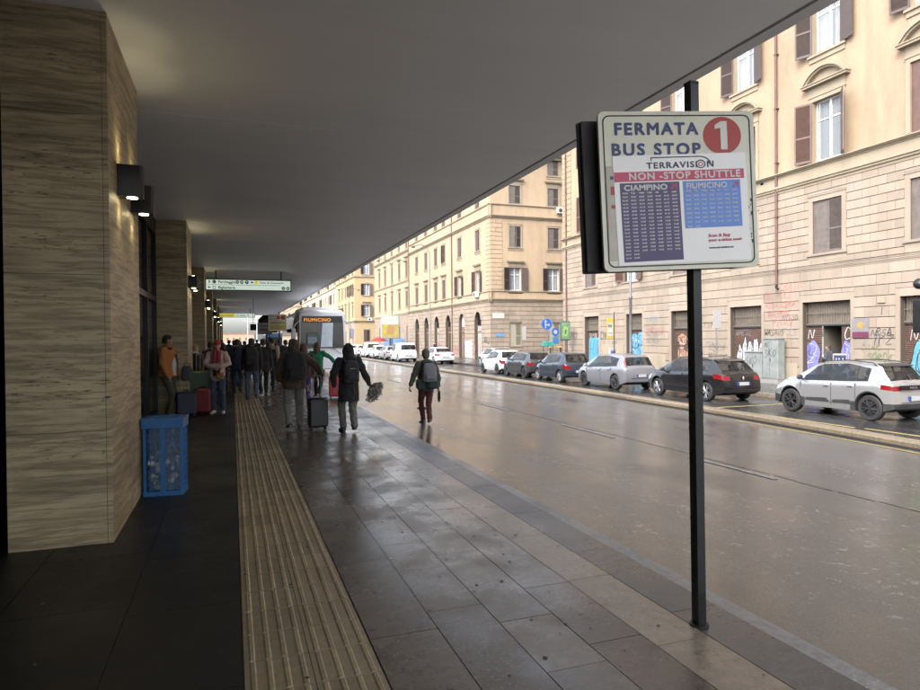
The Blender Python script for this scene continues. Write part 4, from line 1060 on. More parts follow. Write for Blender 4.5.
def building_two():
    t=thing('apartment_building','corner building beyond the side street, orange plaster over arched rusticated ground floor','building',(23,55.86,-.4))
    def mk(o,s,n): return wframe((o[0]-23,o[1]-55.86,.4),s,n)
    MS=mk((23,55.86),(0,1,0),(-1,0,0)); MF=mk((23,55.86),(-1,0,0),(0,-1,0))   # street side, side-street side (s negative)
    aw=.82
    arches=[3.35,8.05,12.55,16.85,21.15,25.4]; L1=29.5
    A=[(c-aw,c+aw,-.4,4.3,True) for c in arches]
    bA=[3.3,8.6,14.05,17.1,21.2,25.4]; rA=[(c-.6,c+.6,6.2,8.35) for c in bA]; rB=[(c-.58,c+.58,10.3,12.35) for c in bA]; rC=[(c-.58,c+.58,14.45,16.3) for c in bA]
    wall(t,MS,0,L1,-.4,5.18,A,stoneG,'wall'); wall(t,MS,0,L1,5.18,19.5,rA+rB+rC,plasterB,'upper_wall')
    blocks(t,MS,0,L1,-.4,5.1,.42,1.25,[(a-.14,b+.14,c,d-.35) for a,b,c,d,e in A]+[(c-.55,c+.55,3.9,4.42) for c in arches],stoneB,gap=.02,seed=9)
    # voussoirs
    for c in arches:
        mb=MB(MS); n=11
        for i in range(n):
            a0,a1=PI*i/n+.02,PI*(i+1)/n-.02
            P=[(c+r*math.cos(a),z) for r,a in ((aw,a0),(aw+.42,a0),(aw+.42,a1),(aw,a1)) for z in (4.3-aw+r*math.sin(a),)]
            mb.loft([[(p[0],0,p[1]) for p in P],[(p[0],.065,p[1]) for p in P]])
        mb.build('arch_stones',stoneB,t)
    # side face, s runs 0..-15 (x from 23 to 38)
    sw=[-2.55,-6.65,-10.8]; G=[(c-.62,c+.62,.9,3.1) for c in sw]; a_=[(c-.62,c+.62,6.2,8.4) for c in sw]; b_=[(c-.6,c+.6,10.32,12.35) for c in sw]; c_=[(c-.6,c+.6,14.45,16.2) for c in sw]; d_=[(c-.6,c+.6,17.4,18.9) for c in sw]
    wall(t,MF,-15,0,-.4,5.18,G,stoneG,'wall'); wall(t,MF,-15,0,5.18,19.5,a_+b_+c_+d_,plasterB,'upper_wall')
    blocks(t,MF,-15,0,-.4,5.1,.42,1.25,[(a-.02,b+.02,c-.1,d+.1) for a,b,c,d in G],stoneB,gap=.02,seed=10)
    for M,a,b in ((MS,-.25,L1),(MF,-15,.25)):
        ledge(t,M,a,b,mould(5.10,.34,.28),plasterC); ledge(t,M,a,b,[(0,5.44),(.05,5.44),(.05,6.0),(0,6.0)],plasterB,'frieze'); ledge(t,M,a,b,mould(6.0,.16,.14),plasterC)
        ledge(t,M,a,b,mould(13.05,.26,.26),plasterC); ledge(t,M,a,b,[(0,13.31),(.06,13.31),(.06,14.2),(0,14.2)],plasterB,'frieze'); ledge(t,M,a,b,mould(14.2,.17,.18),plasterC)
        ledge(t,M,a,b,mould(18.9,.6,.8),plasterC,'cornice')
    blocks(t,MS,.0,1.1,6.3,12.95,.42,1.2,[],plasterB,name='quoins',proud=.05,gap=.025); blocks(t,MF,-1.2,0,6.3,12.95,.42,1.3,[],plasterB,name='quoins',proud=.05,gap=.025)
    for i,c in enumerate(bA):
        window(t,MS,c,6.2,1.2,2.15,'open' if i in (0,1) else 'closed',dbrown,plasterC,(165,165),hood='flat',tr=.15)
        window(t,MS,c,10.3,1.16,2.05,'ajar' if i==2 else 'closed',dbrown,plasterC,(25,35),tr=.13); window(t,MS,c,14.45,1.16,1.85,'closed',dbrown,plasterC,tr=.13)
    for i,c in enumerate(sw):
        window(t,MF,c,.9,1.24,2.2,'closed',flat('grey green grille',(.24,.22,.17),.6),stoneB,tr=.02)
        window(t,MF,c,6.2,1.24,2.2,'open',dbrown,plasterC,(170,170),hood='flat',tr=.13)
        window(t,MF,c,10.32,1.2,2.03,'ajar' if i==0 else 'closed',greyb,plasterC,(20,8),tr=.15,hood=None)
        window(t,MF,c,14.45,1.2,1.75,'closed',greyb,plasterC,tr=.15,hood='flat'); window(t,MF,c,17.4,1.2,1.5,'closed',greyb,plasterC,tr=.1)
    ac_unit(t,MF,-7.35,13.75); ac_unit(t,MS,3.2,5.7)
    # fill the arches: glazed lunette, white or dark doors
    for i,c in enumerate(arches):
        mb=MB(MS); mb.box(c-aw,c+aw,-.34,-.30,2.9,4.3); mb.build('lunette',flat('pale lunette',(.32,.32,.31),.6) if i==1 else dglass,t)
        mb=MB(MS)
        for q in range(4): x=c-aw+.05+q*(2*aw-.1)/3; mb.box(x-.03,x+.03,-.3,-.25,-.4,3.0)
        mb.box(c-aw,c+aw,-.3,-.22,2.3,2.42); mb.build('door_frame',flat('old wood',(.16,.12,.09),.6),t)
        mb=MB(MS); mb.box(c-aw,c+aw,-.36,-.31,-.4,2.9); mb.build('door',[flat('white door',(.34,.34,.34),.5),flat('brown door',(.18,.11,.09),.5),dglass][[0,1,2,0,2,2][i]],t)
        if i in (1,3): tagtext(t,MS,c+.6,.6,'OSK',.7,[sp_violet,sp_red][i==3],.09,i+80,off=-.2)
    for i,(s,z,tx,c) in enumerate(((5.9,.3,'OCEO',sp_pink),(10.4,.2,'GOS',sp_red),(1.7,1.2,'ABU',sp_black),(14.8,.2,'SCO',sp_pink),(19.2,.3,'RO',sp_violet),(2.0,.1,'WEE',sp_white))): tagtext(t,MS,s,z,tx,.62,c,.09,i+90,off=.058)
    for i,(x0,x1,z1,m_) in enumerate(((23.2,26.2,1.3,sp_white),(5.0,7.0,1.4,sp_white))): 
        mb=MB(MS); 
        if i: mb.box(x0,x1,.036,.057,-.3,z1); mb.build('whitewashed_patch',m_,t)
    # street plate and marble plaque on the side face
    mb=MB(MF); mb.box(-1.35,-.15,.05,.075,3.55,4.05); mb.build('plaque',flat('marble plaque',(.36,.34,.31),.5),t)
    mb=MB(MF); mb.box(-1.4,-.5,.05,.07,1.85,2.1); mb.build('street_plate',flat('blue street plate',(.08,.2,.42),.5),t)
    # set-back wing further along
    MW=mk((23.35,85.35),(0,1,0),(-1,0,0)); L2=23.9
    cs=[2.4,6.6,11.2,15.8,20.0]; wg=[(c-.45,c+.45,1.0,3.5) for c in cs]; wa=[(c-.55,c+.55,6.2,8.4) for c in cs]; wb=[(c-.55,c+.55,10.4,12.7) for c in cs]; wc=[(c-.5,c+.5,14.4,16.2) for c in cs]
    wall(t,MW,0,L2,-.4,5.2,wg,stoneB,'wing_wall'); wall(t,MW,0,L2,5.2,17.6,wa+wb+wc,plasterB,'wing_upper_wall')
    blocks(t,MW,0,L2,-.4,5.0,.42,1.4,wg,stoneB,gap=.02,seed=12)
    ledge(t,MW,0,L2,mould(5.0,.4,.2),plasterC); ledge(t,MW,0,L2,mould(9.7,.25,.15),plasterC); ledge(t,MW,0,L2,mould(13.9,.3,.25),plasterC); ledge(t,MW,0,L2,mould(17.0,.6,.6),plasterC,'cornice')
    for c in cs:
        window(t,MW,c,1.0,.9,2.5,'closed',greyb,stoneB,tr=.08); window(t,MW,c,6.2,1.1,2.2,'closed',dbrown,plasterC,tr=.12,hood='flat'); window(t,MW,c,10.4,1.1,2.3,'closed',dbrown,plasterC,tr=.12,hood='flat'); window(t,MW,c,14.4,1.0,1.8,'closed',dbrown,plasterC,tr=.1)
    mb=MB(); mb.box(.5,14,.5,53.3,0,17.5); mb.build('inner_mass',flat('dark room',(.02,.02,.02),.9),t)
    mb=MB(); mb.box(-.3,15,-.3,29.5,19.9,20.1); mb.box(-.2,15,29.5,53.4,18.0,18.2); mb.build('roof',flat('roof tiles',(.25,.12,.08),.8),t)
    mb=MB(); mb.face([(0,29.5,0),(0.35,29.5,0),(.35,29.5,19.9),(0,29.5,19.9)]); mb.face([(.35,53.4,0),(15,53.4,0),(15,53.4,18),(.35,53.4,18)]); mb.face([(15,0,0),(15,53.4,0),(15,53.4,18),(15,0,18)]); mb.build('end_wall',plasterB,t)
    mb=MB(MS); mb.tube([(11.,.1,19),(11.,.1,-.4)],.06,8); mb.build('drainpipe',rust,t); mb=MB(MS); mb.tube([(29.2,.1,19),(29.2,.1,5)],.06,8); mb.build('drainpipe',rust,t)
    return t
building_two()

def simple_block(x,y0,y1,z1,mat,base,label,side=True,lev=(6.2,10.4,14.6),sp=4.2,depth=16,group=None,gw=True,xw=0):
    t=thing('apartment_building',label,'building',(x,y0,-.4),group=group)
    M=wframe((0,0,.4),(0,1,0),(-1,0,0)); MF=wframe((0,0,.4),(-1,0,0),(0,-1,0)); Ln=y1-y0
    n=int(Ln//sp); cs=[sp*(i+.5) for i in range(n)]
    rows=[[(c-.6,c+.6,z,z+2.3) for c in cs] for z in lev]
    wall(t,M,0,Ln,-.4,5.1,[(c-.7,c+.7,-.4,3.2) for c in cs],base,'wall'); wall(t,M,0,Ln,5.1,z1,sum(rows,[]),mat,'upper_wall')
    mb=MB(M); 
    for c in cs: mb.box(c-.7,c+.7,-.36,-.3,-.4,3.2)
    mb.build('door',flat('brown door',(.18,.11,.09),.5),t)
    for z in lev: 
        for c in cs: window(t,M,c,z,1.2,2.3,'closed' if (int(c*7)+int(z))%3 else 'open',dbrown,plasterC,(165,160),tr=.14,hood='flat' if z==lev[0] else None)
    for MM,a,b in ((M,-.2,Ln),(MF,-depth,.2)) if side else ((M,0,Ln),):
        ledge(t,MM,a,b,mould(5.0,.4,.3),plasterC); ledge(t,MM,a,b,mould(z1-.8,.8,.8),plasterC,'cornice'); ledge(t,MM,a,b,mould(lev[-1]-.7,.25,.2),plasterC)
    if side:
        sw=[-2.4,-6.6,-10.8]; ro=sum([[(c-.6,c+.6,z,z+2.3) for c in sw] for z in (1.2,)+tuple(lev)],[])
        wall(t,MF,-depth,0,-.4,z1,ro,mat,'side_wall')
        for z in (1.2,)+tuple(lev):
            for c in sw: window(t,MF,c,z,1.2,2.3,'closed' if (int(c)+int(z))%2 else 'open',dbrown,plasterC,(165,160),tr=.14,hood='flat' if z==lev[0] else None)
        ac_unit(t,MF,-3.0,lev[0]-.9)
    mb=MB(); mb.box(.45,depth,.45,Ln,0,z1); mb.build('inner_mass',flat('dark room',(.02,.02,.02),.9),t)
    mb=MB(); mb.box(-.4,depth,-.4,Ln,z1+.4,z1+.6); mb.build('roof',flat('roof tiles',(.25,.12,.08),.8),t)
    return t
simple_block(23,126.7,151,19.5,plasterY,stoneB,'yellow corner building beyond the second side street')
simple_block(23.6,151.2,232,18.5,plasterP,stoneB,'long pale plaster building far along the street beyond the yellow one',side=False,sp=4.6)
simple_block(22.8,246,330,20,plasterB,stoneB,'most distant orange building seen along the street',sp=5.2)
# buildings closing the far end of the street
def far_block(x0,x1,y,z1,mat,label,seed):
    t=thing('distant_building',label,'building',(x0,y,-.6)); rnd=random.Random(seed)
    w=x1-x0; mb=MB(); mb.box(0,w,0,20,0,z1); mb.build('wall',mat,t)
    mb=MB(); mb.box(-.5,w+.5,-.5,20.5,z1,z1+.5); mb.build('roof',flat('roof tiles',(.25,.12,.08),.8),t)
    z=2.; 
    while z<z1-2.5:
        x=1.5
        while x<w-2:
            mb=MB(); mb.box(x,x+1.4,-.06,.0,z,z+2); mb.build('window',greyb,t); x+=4.5
        z+=4
far_block(-70,-12,330,4.5,plasterP,'low pale building closing the far end of the street',1)
far_block(-10,16,520,7,plasterB,'hazy building at the far end of the road',2)
# ------------------------------------------------------------------ street furniture
def disc(mb,c,r,y0,y1,k=0,seg=28): mb.k=k; mb.cyl((c[0],y0,c[1]),r,y1-y0,seg,'y'); mb.k=0
PZ=-.40
galv=flat('galvanised pole',(0.168,0.174,0.180),.45,.6,.15)
bluesign=flat('traffic sign blue',(0.012,0.078,0.300),.35,0,.05); signwhite=flat('traffic sign white',(0.270,0.270,0.264),.35,0,.05)
def pole(name,label,cat,x,y,h,r=.03,z=PZ,mat=None,group=None,rz=0):
    t=thing(name,label,cat,(x,y,z),rz,group); mb=MB(); mb.cyl((0,0,0),r,h,10); mb.cyl((0,0,0),r*1.7,.05,12); mb.build('pole',mat or galv,t,True); return t
# direction sign: straight or right
t=pole('direction_sign','round blue sign with white straight and right arrows by the side street','traffic sign',19.3,37.4,3.35,.035)
mb=MB(); disc(mb,(0,2.97),.40,-.06,-.045); mb.build('disc',bluesign,t)
mb=MB(); y=-.064
for a,b in ((0,2*PI),):
    n=36
    for i in range(n):
        p,q=2*PI*i/n,2*PI*(i+1)/n; mb.face([(.375*math.cos(p),y,2.97+.375*math.sin(p)),(.395*math.cos(p),y,2.97+.395*math.sin(p)),(.395*math.cos(q),y,2.97+.395*math.sin(q)),(.375*math.cos(q),y,2.97+.375*math.sin(q))])
mb.face([(-.13,y,2.70),(-.05,y,2.70),(-.05,y,3.12),(-.13,y,3.12)]); mb.face([(-.20,y,3.10),(.02,y,3.10),(-.09,y,3.28)])
mb.face([(-.05,y,2.88),(.12,y,2.88),(.12,y,2.96),(-.05,y,2.96)]); mb.face([(.10,y,2.81),(.10,y,3.03),(.27,y,2.92)])
mb.build('arrows',signwhite,t)
t=pole('traffic_sign','small round blue sign on a thin post right of the arrow sign','traffic sign',19.3,36.2,2.65,.03)
mb=MB(); disc(mb,(0,2.45),.26,-.05,-.035); mb.build('disc',bluesign,t); mb=MB(); disc(mb,(0,2.45),.13,-.055,-.05); mb.build('symbol',signwhite,t); mb=MB(); mb.box(-.2,.2,-.05,-.035,1.75,2.1); mb.build('plate',flat('blue plate',(0.030,0.120,0.300),.4),t)
t=pole('pedestrian_sign','slim white vertical plate on a post at the corner crossing','traffic sign',19.2,40.6,2.9,.025)
mb=MB(); mb.box(-.14,.14,-.045,-.03,1.95,2.9); mb.build('plate',signwhite,t)
# turquoise board beside the dark glass cabin
t=thing('turquoise_board','turquoise oblong board on legs behind the parked cars','board',(19.6,37.75,PZ)); t.scale=(.45,1,.93); mb=MB(); mb.bevbox(-.95,.95,-.05,.05,1.62,1.98,.04); mb.build('board',flat('turquoise paint',(0.038,0.240,0.216),.4),t)
mb=MB(); mb.box(-.8,-.74,-.02,.02,0,1.65); mb.build('leg',darkgrey,t); mb=MB(); mb.box(.74,.8,-.02,.02,0,1.65); mb.build('leg',darkgrey,t)
t=thing('yellow_bar','yellow bar canopy behind the parked cars','barrier',(20.6,38.6,PZ)); t.scale=(.5,.5,1); mb=MB(); mb.bevbox(-.9,.9,-.3,.3,1.4,1.5,.03); mb.build('top',flat('yellow paint',(0.360,0.252,0.072),.5),t); mb=MB(); mb.box(-.8,-.74,-.2,.2,0,1.42); mb.build('leg',darkgrey,t); mb=MB(); mb.box(.74,.8,-.2,.2,0,1.42); mb.build('leg',darkgrey,t)
# dark green advert case on post
t=thing('advert_panel','dark green framed advert case on a post beside the building corner','advert panel',(22.0,39.8,PZ),R(-12)); t.scale=(.62,1,.8); mb=MB(); mb.cyl((0.0,0,0),.05,2.9,10); mb.build('post',darkgrey,t)
mb=MB(); mb.bevbox(-.55,.55,-.09,.09,2.35,4.05,.05); mb.build('case',flat('advert case green',(0.032,0.063,0.054),.4),t); mb=MB(); mb.box(-.46,.46,-.1,-.092,2.47,3.93); mb.build('poster',flat('poster green',(0.090,0.153,0.090),.3,0,.3,4),t)
mb=MB(); mb.face([(-.28,-.103,2.75),(.2,-.103,2.7),(.3,-.103,3.5),(-.2,-.103,3.6)]); mb.face([(-.1,-.106,2.9),(.1,-.106,2.9),(.12,-.106,3.3),(-.08,-.106,3.3)],1); mb.build('poster_print',[flat('poster yellow green',(0.150,0.252,0.060),.3),flat('poster dark',(0.027,0.072,0.045),.3)],t)
# yellow bus stop pole
t=thing('yellow_stop_flag','yellow and white stop flag on a grey post by the lamp post','sign',(19.3,29.9,PZ),R(-15)); t.scale=(.75,1,.92); mb=MB(); mb.cyl((.27,0,0),.035,3.75,10); mb.build('post',darkgrey,t)
mb=MB(); mb.bevbox(-.30,.23,-.03,.03,2.15,3.4,.02); mb.build('flag',flat('flag yellow',(.26,.21,.035),.4),t); mb=MB(); mb.box(-.22,.15,-.036,-.031,2.35,3.1); mb.build('timetable',signwhite,t); mb=MB(); mb.box(-.2,.1,-.04,-.037,2.85,3.02); mb.box(-.2,.1,-.04,-.037,2.5,2.54); mb.build('print',flat('flag print',(0.090,0.108,0.090),.4),t)
t=thing('information_totem','small blue white information totem at the foot of the yellow stop flag','sign',(19.6,30.2,PZ)); mb=MB(); mb.bevbox(-.2,.2,-.06,.06,.3,1.5,.03); mb.build('body',flat('totem white',(0.300,0.300,0.330),.4),t); mb=MB(); mb.box(-.14,.14,-.066,-.061,.8,1.35); mb.build('screen',flat('totem blue',(0.072,0.072,0.240),.3),t)
# cast iron lamp post with moulded foot
t=thing('street_lamp','dark iron street lamp post with a moulded foot behind the silver hatchback','street lamp',(19.2,27.9,PZ))
mb=MB(); mb.lathe([(.2,0),(.2,.35),(.16,.4),(.19,.5),(.15,.62),(.17,.8),(.11,.95),(.085,1.3),(.10,1.34),(.075,1.4),(.07,4.0),(.10,4.05),(.10,4.15),(.06,4.2),(.05,9.2)],seg=16); mb.build('post',flat('iron grey paint',(0.090,0.090,0.099),.45,.2,.2),t,True,50)
mb=MB(); mb.tube([(0,0,9.1),(-.2,0,9.6),(-.9,0,9.9),(-1.5,0,9.9)],.035,8); mb.build('arm',flat('iron grey paint',(0.090,0.090,0.099),.45),t,True); mb=MB(); mb.lathe([(.05,.1),(.2,.05),(.26,-.1),(.2,-.16)],(-1.5,0,9.85)); mb.build('lantern',darkgrey,t,True)
# white back of parking sign
t=pole('parking_sign','blank white rectangular sign plate on a thin grey post behind the black estate car','traffic sign',18.8,21.3,3.15,.028)
mb=MB(); mb.bevbox(-.20,.20,-.045,-.03,2.42,3.18,.006); mb.build('plate',signwhite,t)
# utility cabinets with graffiti
for i,(y,w,h,dx,lb) in enumerate(((23.0,1.05,1.35,.0,'lower grey utility cabinet with graffiti, left of its pair'),(22.0,.85,1.95,.0,'taller grey utility cabinet with graffiti, right of its pair'))):
    t=thing('utility_cabinet',lb,'utility cabinet',(22.55,y,PZ),group='utility cabinets against the graffiti wall'); cm=flat('cabinet grey',(0.158,0.173,0.168),.5,0,.2,3)
    mb=MB(); mb.box(-.22,.22,-w/2-.02,w/2+.02,0,.18); mb.build('plinth',flat('concrete',(0.180,0.174,0.162),.8),t); mb=MB(); mb.bevbox(-.2,.2,-w/2,w/2,.18,h,.02); mb.box(-.24,.22,-w/2-.03,w/2+.03,h,h+.04); mb.build('body',cm,t)
    M=wframe((-.2,0,0),(0,1,0),(-1,0,0))
    mb=MB(M); 
    for s in (-1,1): mb.box(s*w/4-w/4+.03,s*w/4+w/4-.03,0,.012,.24,h-.06)
    mb.build('door',cm,t); mb=MB(M); mb.box(-.03,.0,.012,.03,h*.5,h*.5+.14); mb.build('handle',darkgrey,t)
    tagtext(t,M,w/2-.1,h*.6,'SKO',.34,sp_black,.03,i+3,off=.014,adv=.7); tagtext(t,M,w/2-.1,h*.28,'VRE',.3,sp_grey,.03,i+6,off=.014,adv=.7)
    if h>1.5: tagtext(t,M,w/2-.1,h*.82,'AB',.22,sp_black,.03,i+8,off=.014,adv=.7)
# wall plate (orange sun over magenta band)
t=thing('wall_plate','square poster with a yellow sun and magenta base on the wall right of the doorway','poster',(22.94,18.15,1.58)); M=wframe((0,0,0),(0,1,0),(-1,0,0))
mb=MB(M); mb.box(-.34,.34,0,.02,0,.78); mb.build('panel',flat('poster grey',(0.147,0.139,0.151),.5,0,.15),t); mb=MB(M); mb.box(-.34,.34,.021,.024,0,.24); mb.build('band',flat('poster magenta',(0.092,0.021,0.046),.5),t); mb=MB(M); mb.cyl((0,.021,.5),.14,.003,20,'y'); mb.build('sun',flat('poster yellow',(0.252,0.168,0.042),.5),t)
# pay and display meter with a dark display
t=thing('parking_meter','black and white parking meter with a blue display behind the silver car','parking meter',(18.9,15.7,PZ),R(-50)); t.scale=(.68,.68,.92); mb=MB(); mb.box(-.10,.10,-.08,.08,0,1.1); mb.build('pillar',darkgrey,t); mb=MB(); mb.bevbox(-.30,.30,-.13,.13,1.05,1.62,.04); mb.build('head',flat('meter white',(0.231,0.235,0.244),.4),t); mb=MB(); mb.box(-.25,.25,-.138,-.131,1.1,1.57); mb.build('screen',flat('meter screen',(0.009,0.013,0.045),.15),t)
mb=MB(); mb.box(-.17,-.13,-.142,-.139,1.2,1.46); mb.box(-.05,.15,-.142,-.139,1.2,1.24); mb.box(-.05,-.01,-.142,-.139,1.24,1.46); mb.box(.11,.15,-.142,-.139,1.24,1.46); mb.box(-.05,.15,-.142,-.139,1.32,1.35); mb.build('display',flat('meter display',(0.150,0.210,0.360),.3,0,0,emit=(.25,.4,.8),es=.5),t)
# traffic light at the right edge of the view
t=thing('traffic_light','black traffic light with a lit yellow green lens at the right edge of the street','traffic light',(18.6,12.75,PZ),R(0)); mb=MB(); mb.cyl((0,0,0),.06,3.9,12); mb.build('pole',black,t,True)
t2=t; mb=MB(); mb.bevbox(-.28,.04,-.12,.16,2.15,3.1,.03); mb.ball((-.12,.05,3.55),.16,14); mb.build('head',black,t)
mb=MB(); mb.box(-.25,-.13,-.128,-.121,2.3,2.95); mb.build('lens',flat('lit signal',(0.360,0.420,0.090),.3,0,0,emit=(.75,.9,.15),es=1.2),t)
# tall lamp posts far along with curved arms
def tall_lamp(x,y,h,label,arms=2):
    t=thing('street_lamp',label,'street lamp',(x,y,PZ),group='tall thin lamp posts along the far pavement'); mm=flat('thin lamp post',(0.132,0.120,0.108),.5,.2)
    mb=MB(); mb.lathe([(.12,0),(.12,.8),(.07,.9),(.06,h*.5),(.04,h)],seg=10); mb.build('post',mm,t,True)
    mb=MB(); 
    for s in ((-1,1) if arms==2 else (-1,)): mb.tube([(0,0,h-.1),(s*.3,0,h+.5),(s*1.0,0,h+.75),(s*1.7,0,h+.55)],.04,6)
    mb.build('arm',mm,t,True)
    for s in ((-1,1) if arms==2 else (-1,)):
        mb=MB(); mb.lathe([(.05,.1),(.2,.04),(.24,-.06),(.1,-.12)],(s*1.75,0,h+.5)); mb.build('lantern',darkgrey,t,True)
tall_lamp(19.3,63.3,11.0,'thin tall lamp post before the arched ground floor',1); tall_lamp(19.3,80.0,11.5,'thin lamp post beside the yellow billboard'); tall_lamp(19.3,112,10.2,'far double lamp post in front of the yellow building')
t=thing('billboard','yellow and white poster billboard on a post before the arched building','billboard',(18.8,79.0,PZ),R(-8)); mb=MB(); mb.box(-.12,.12,-.08,.08,0,2.2); mb.build('post',darkgrey,t); mb=MB(); mb.bevbox(-1.15,1.15,-.12,.12,2.1,5.0,.06); mb.build('frame',flat('billboard frame',(0.210,0.210,0.204),.5),t)
mb=MB(); mb.box(-1.02,1.02,-.13,-.121,2.25,3.9); mb.build('poster_yellow',flat('poster yellow field',(0.234,0.187,0.043),.4,0,.2,2),t); mb=MB(); mb.box(-1.02,1.02,-.13,-.121,3.9,4.87); mb.build('poster_pale',flat('poster pale field',(0.264,0.288,0.264),.4,0,.1,2),t); mb=MB(); mb.face([(-.5,-.134,2.7),(.4,-.134,2.6),(.55,-.134,3.6),(-.2,-.134,3.9)]); mb.build('poster_figure',flat('poster figure',(0.210,0.120,0.048),.5),t)
# red parasol and blue hoarding far along
t=thing('red_parasol','red parasol open beyond the parked white cars','parasol',(18.9,86,PZ)); mb=MB(); mb.cyl((0,0,0),.03,2.2,8); mb.build('pole',galv,t); mb=MB(); mb.lathe([(1.3,1.75),(1.25,1.8),(.7,2.15),(.02,2.35)],seg=8); mb.build('canopy',flat('red canvas',(0.182,0.017,0.010),.7),t)
t=thing('blue_hoarding','blue and white hoarding against the far arched building','hoarding',(22.0,92,PZ)); mb=MB(); mb.box(-.05,.05,-8,5,0,2.1); mb.build('panel',flat('hoarding blue',(0.067,0.130,0.240),.5,0,.4,.8),t); mb=MB(); mb.box(-.3,.3,-8,-7.9,0,.05); mb.box(-.3,.3,4.9,5,0,.05); mb.build('foot',galv,t)
# no entry / parking signs beyond the bus
for i,(x,y,k) in enumerate(((18.6,121,0),(18.6,119,1))):
    t=pole('traffic_sign',['pole of small red and white signs beyond the bus','small round blue sign beyond the bus, below the red ones'][i],'traffic sign',x,y,[5.2,3.2][i],.05)
    mb=MB()
    if k==0:
        mb.box(-.9,.9,-.06,-.04,4.2,4.8); mb.build('plate',flat('sign maroon',(0.150,0.042,0.048),.4),t); mb=MB(); disc(mb,(0,3.4),.75,-.06,-.04); mb.build('disc',flat('sign red',(0.300,0.048,0.048),.4),t); mb=MB(); disc(mb,(0,3.4),.5,-.07,-.061); mb.build('disc_field',signwhite,t)
        mb=MB(); mb.box(-.5,.5,-.06,-.04,5.2,6.0); mb.build('plate',flat('sign yellow field',(0.330,0.300,0.072),.4),t)
    else: disc(mb,(0,2.3),.65,-.06,-.04); mb.build('disc',bluesign,t)
# bus stop signs farther along the platform
def far_stop(x,y,z0,w,h,label,kind):
    t=thing('bus_stop_sign',label,'sign',(x,y,0)); mb=MB(); mb.box(w*.1-.03,w*.1+.03,-.0,.06,0,z0+h+.1); mb.build('post',black,t)
    mb=MB(); mb.bevbox(-w/2,w/2,-.06,-.02,z0,z0+h,.02); mb.build('sign_plate',flat('aged cream sign face',(.46,.45,.37),.4) if kind else flat('pale sign face',(.5,.5,.5),.4),t)
    mb=MB(); 
    if kind:
        mb.box(-w*.45,w*.45,-.064,-.061,z0+h*.42,z0+h*.56); mb.box(-w*.45,w*.45,-.064,-.061,z0+.05,z0+h*.36); mb.build('yellow_panel',flat('sheet yellow',(.5,.42,.08),.4,0,.25,9),t)
        mb=MB(); mb.cyl((w*.3,-.066,z0+h*.8),.1,.004,20,'y'); mb.cyl((w*.05,-.066,z0+h*.8),.08,.004,20,'y'); mb.build('number_disc',flat('red sign disc',(.38,.03,.02),.4),t)
        text_mesh('FERMATA',.085,flat('navy sign ink',(.02,.03,.13),.4),'lettering',t,vframe((-w*.46,-.066,z0+h*.84),(1,0,0),(0,-1,0)),.002); text_mesh('BUS STOP',.085,flat('navy sign ink',(.02,.03,.13),.4),'lettering',t,vframe((-w*.46,-.066,z0+h*.68),(1,0,0),(0,-1,0)),.002)
        mb=MB()
        for i in range(9): mb.box(-w*.42,w*(.1+.04*(i%4)),-.066,-.0645,z0+.07+i*.05,z0+.085+i*.05)
        mb.build('print',flat('dark print',(.02,.02,.06),.4),t)
    else:
        mb.box(-w*.4,w*.4,-.064,-.061,z0+h*.3,z0+h*.5); mb.build('print',flat('sheet pink',(.4,.15,.15),.4),t)
        mb=MB(); mb.box(-w*.4,w*.4,-.064,-.061,z0+h*.6,z0+h*.85); mb.build('print',flat('sheet grey',(.25,.27,.33),.4),t)
far_stop(1.94,30,2.10,.80,.76,'farther bus stop sign with yellow sheets and two red discs','yellow')
far_stop(1.9,41,2.05,.85,.7,'small white and pink stop sign seen over the crowd',None)
t=thing('hanging_box','dark box hung on a rod from the canopy over the crowd','box',(1.35,45,2.35)); mb=MB(); mb.bevbox(-.2,.2,-.1,.1,0,.42,.02); mb.build('case',black,t); mb=MB(); mb.cyl((0,0,.42),.015,CZ-2.35-.42,8); mb.build('rod',black,t)
t=thing('stop_sign_back','rounded dark back of a stop board over the crowd','sign',(2.45,46,0)); mb=MB(); mb.bevbox(-.75,.75,-.08,.08,2.2,3.4,.3); mb.build('board',flat('dark board back',(.02,.02,.025),.5),t); mb=MB(); mb.box(-.03,.03,.08,.12,0,3.3); mb.build('post',black,t)
# masts at the open end of the canopy
for i,(x,y) in enumerate(((2.9,130),(4.6,131))):
    t=thing('mast',['left thin lattice mast beyond the end of the canopy','right thin lattice mast beyond the end of the canopy'][i],'mast',(x,y,-.7)); mb=MB(); mb.tube([(0,0,0),(0,0,16)],[.12,.05],8); 
    for z in (6,9,12): mb.box(-.9,.9,-.04,.04,z,z+.08)
    mb.build('shaft',flat('pale mast',(.35,.36,.38),.5),t)
    mb=MB(); mb.ball((.9,0,12.1),(.2,.12,.1),10); mb.build('lamp_head',darkgrey,t)
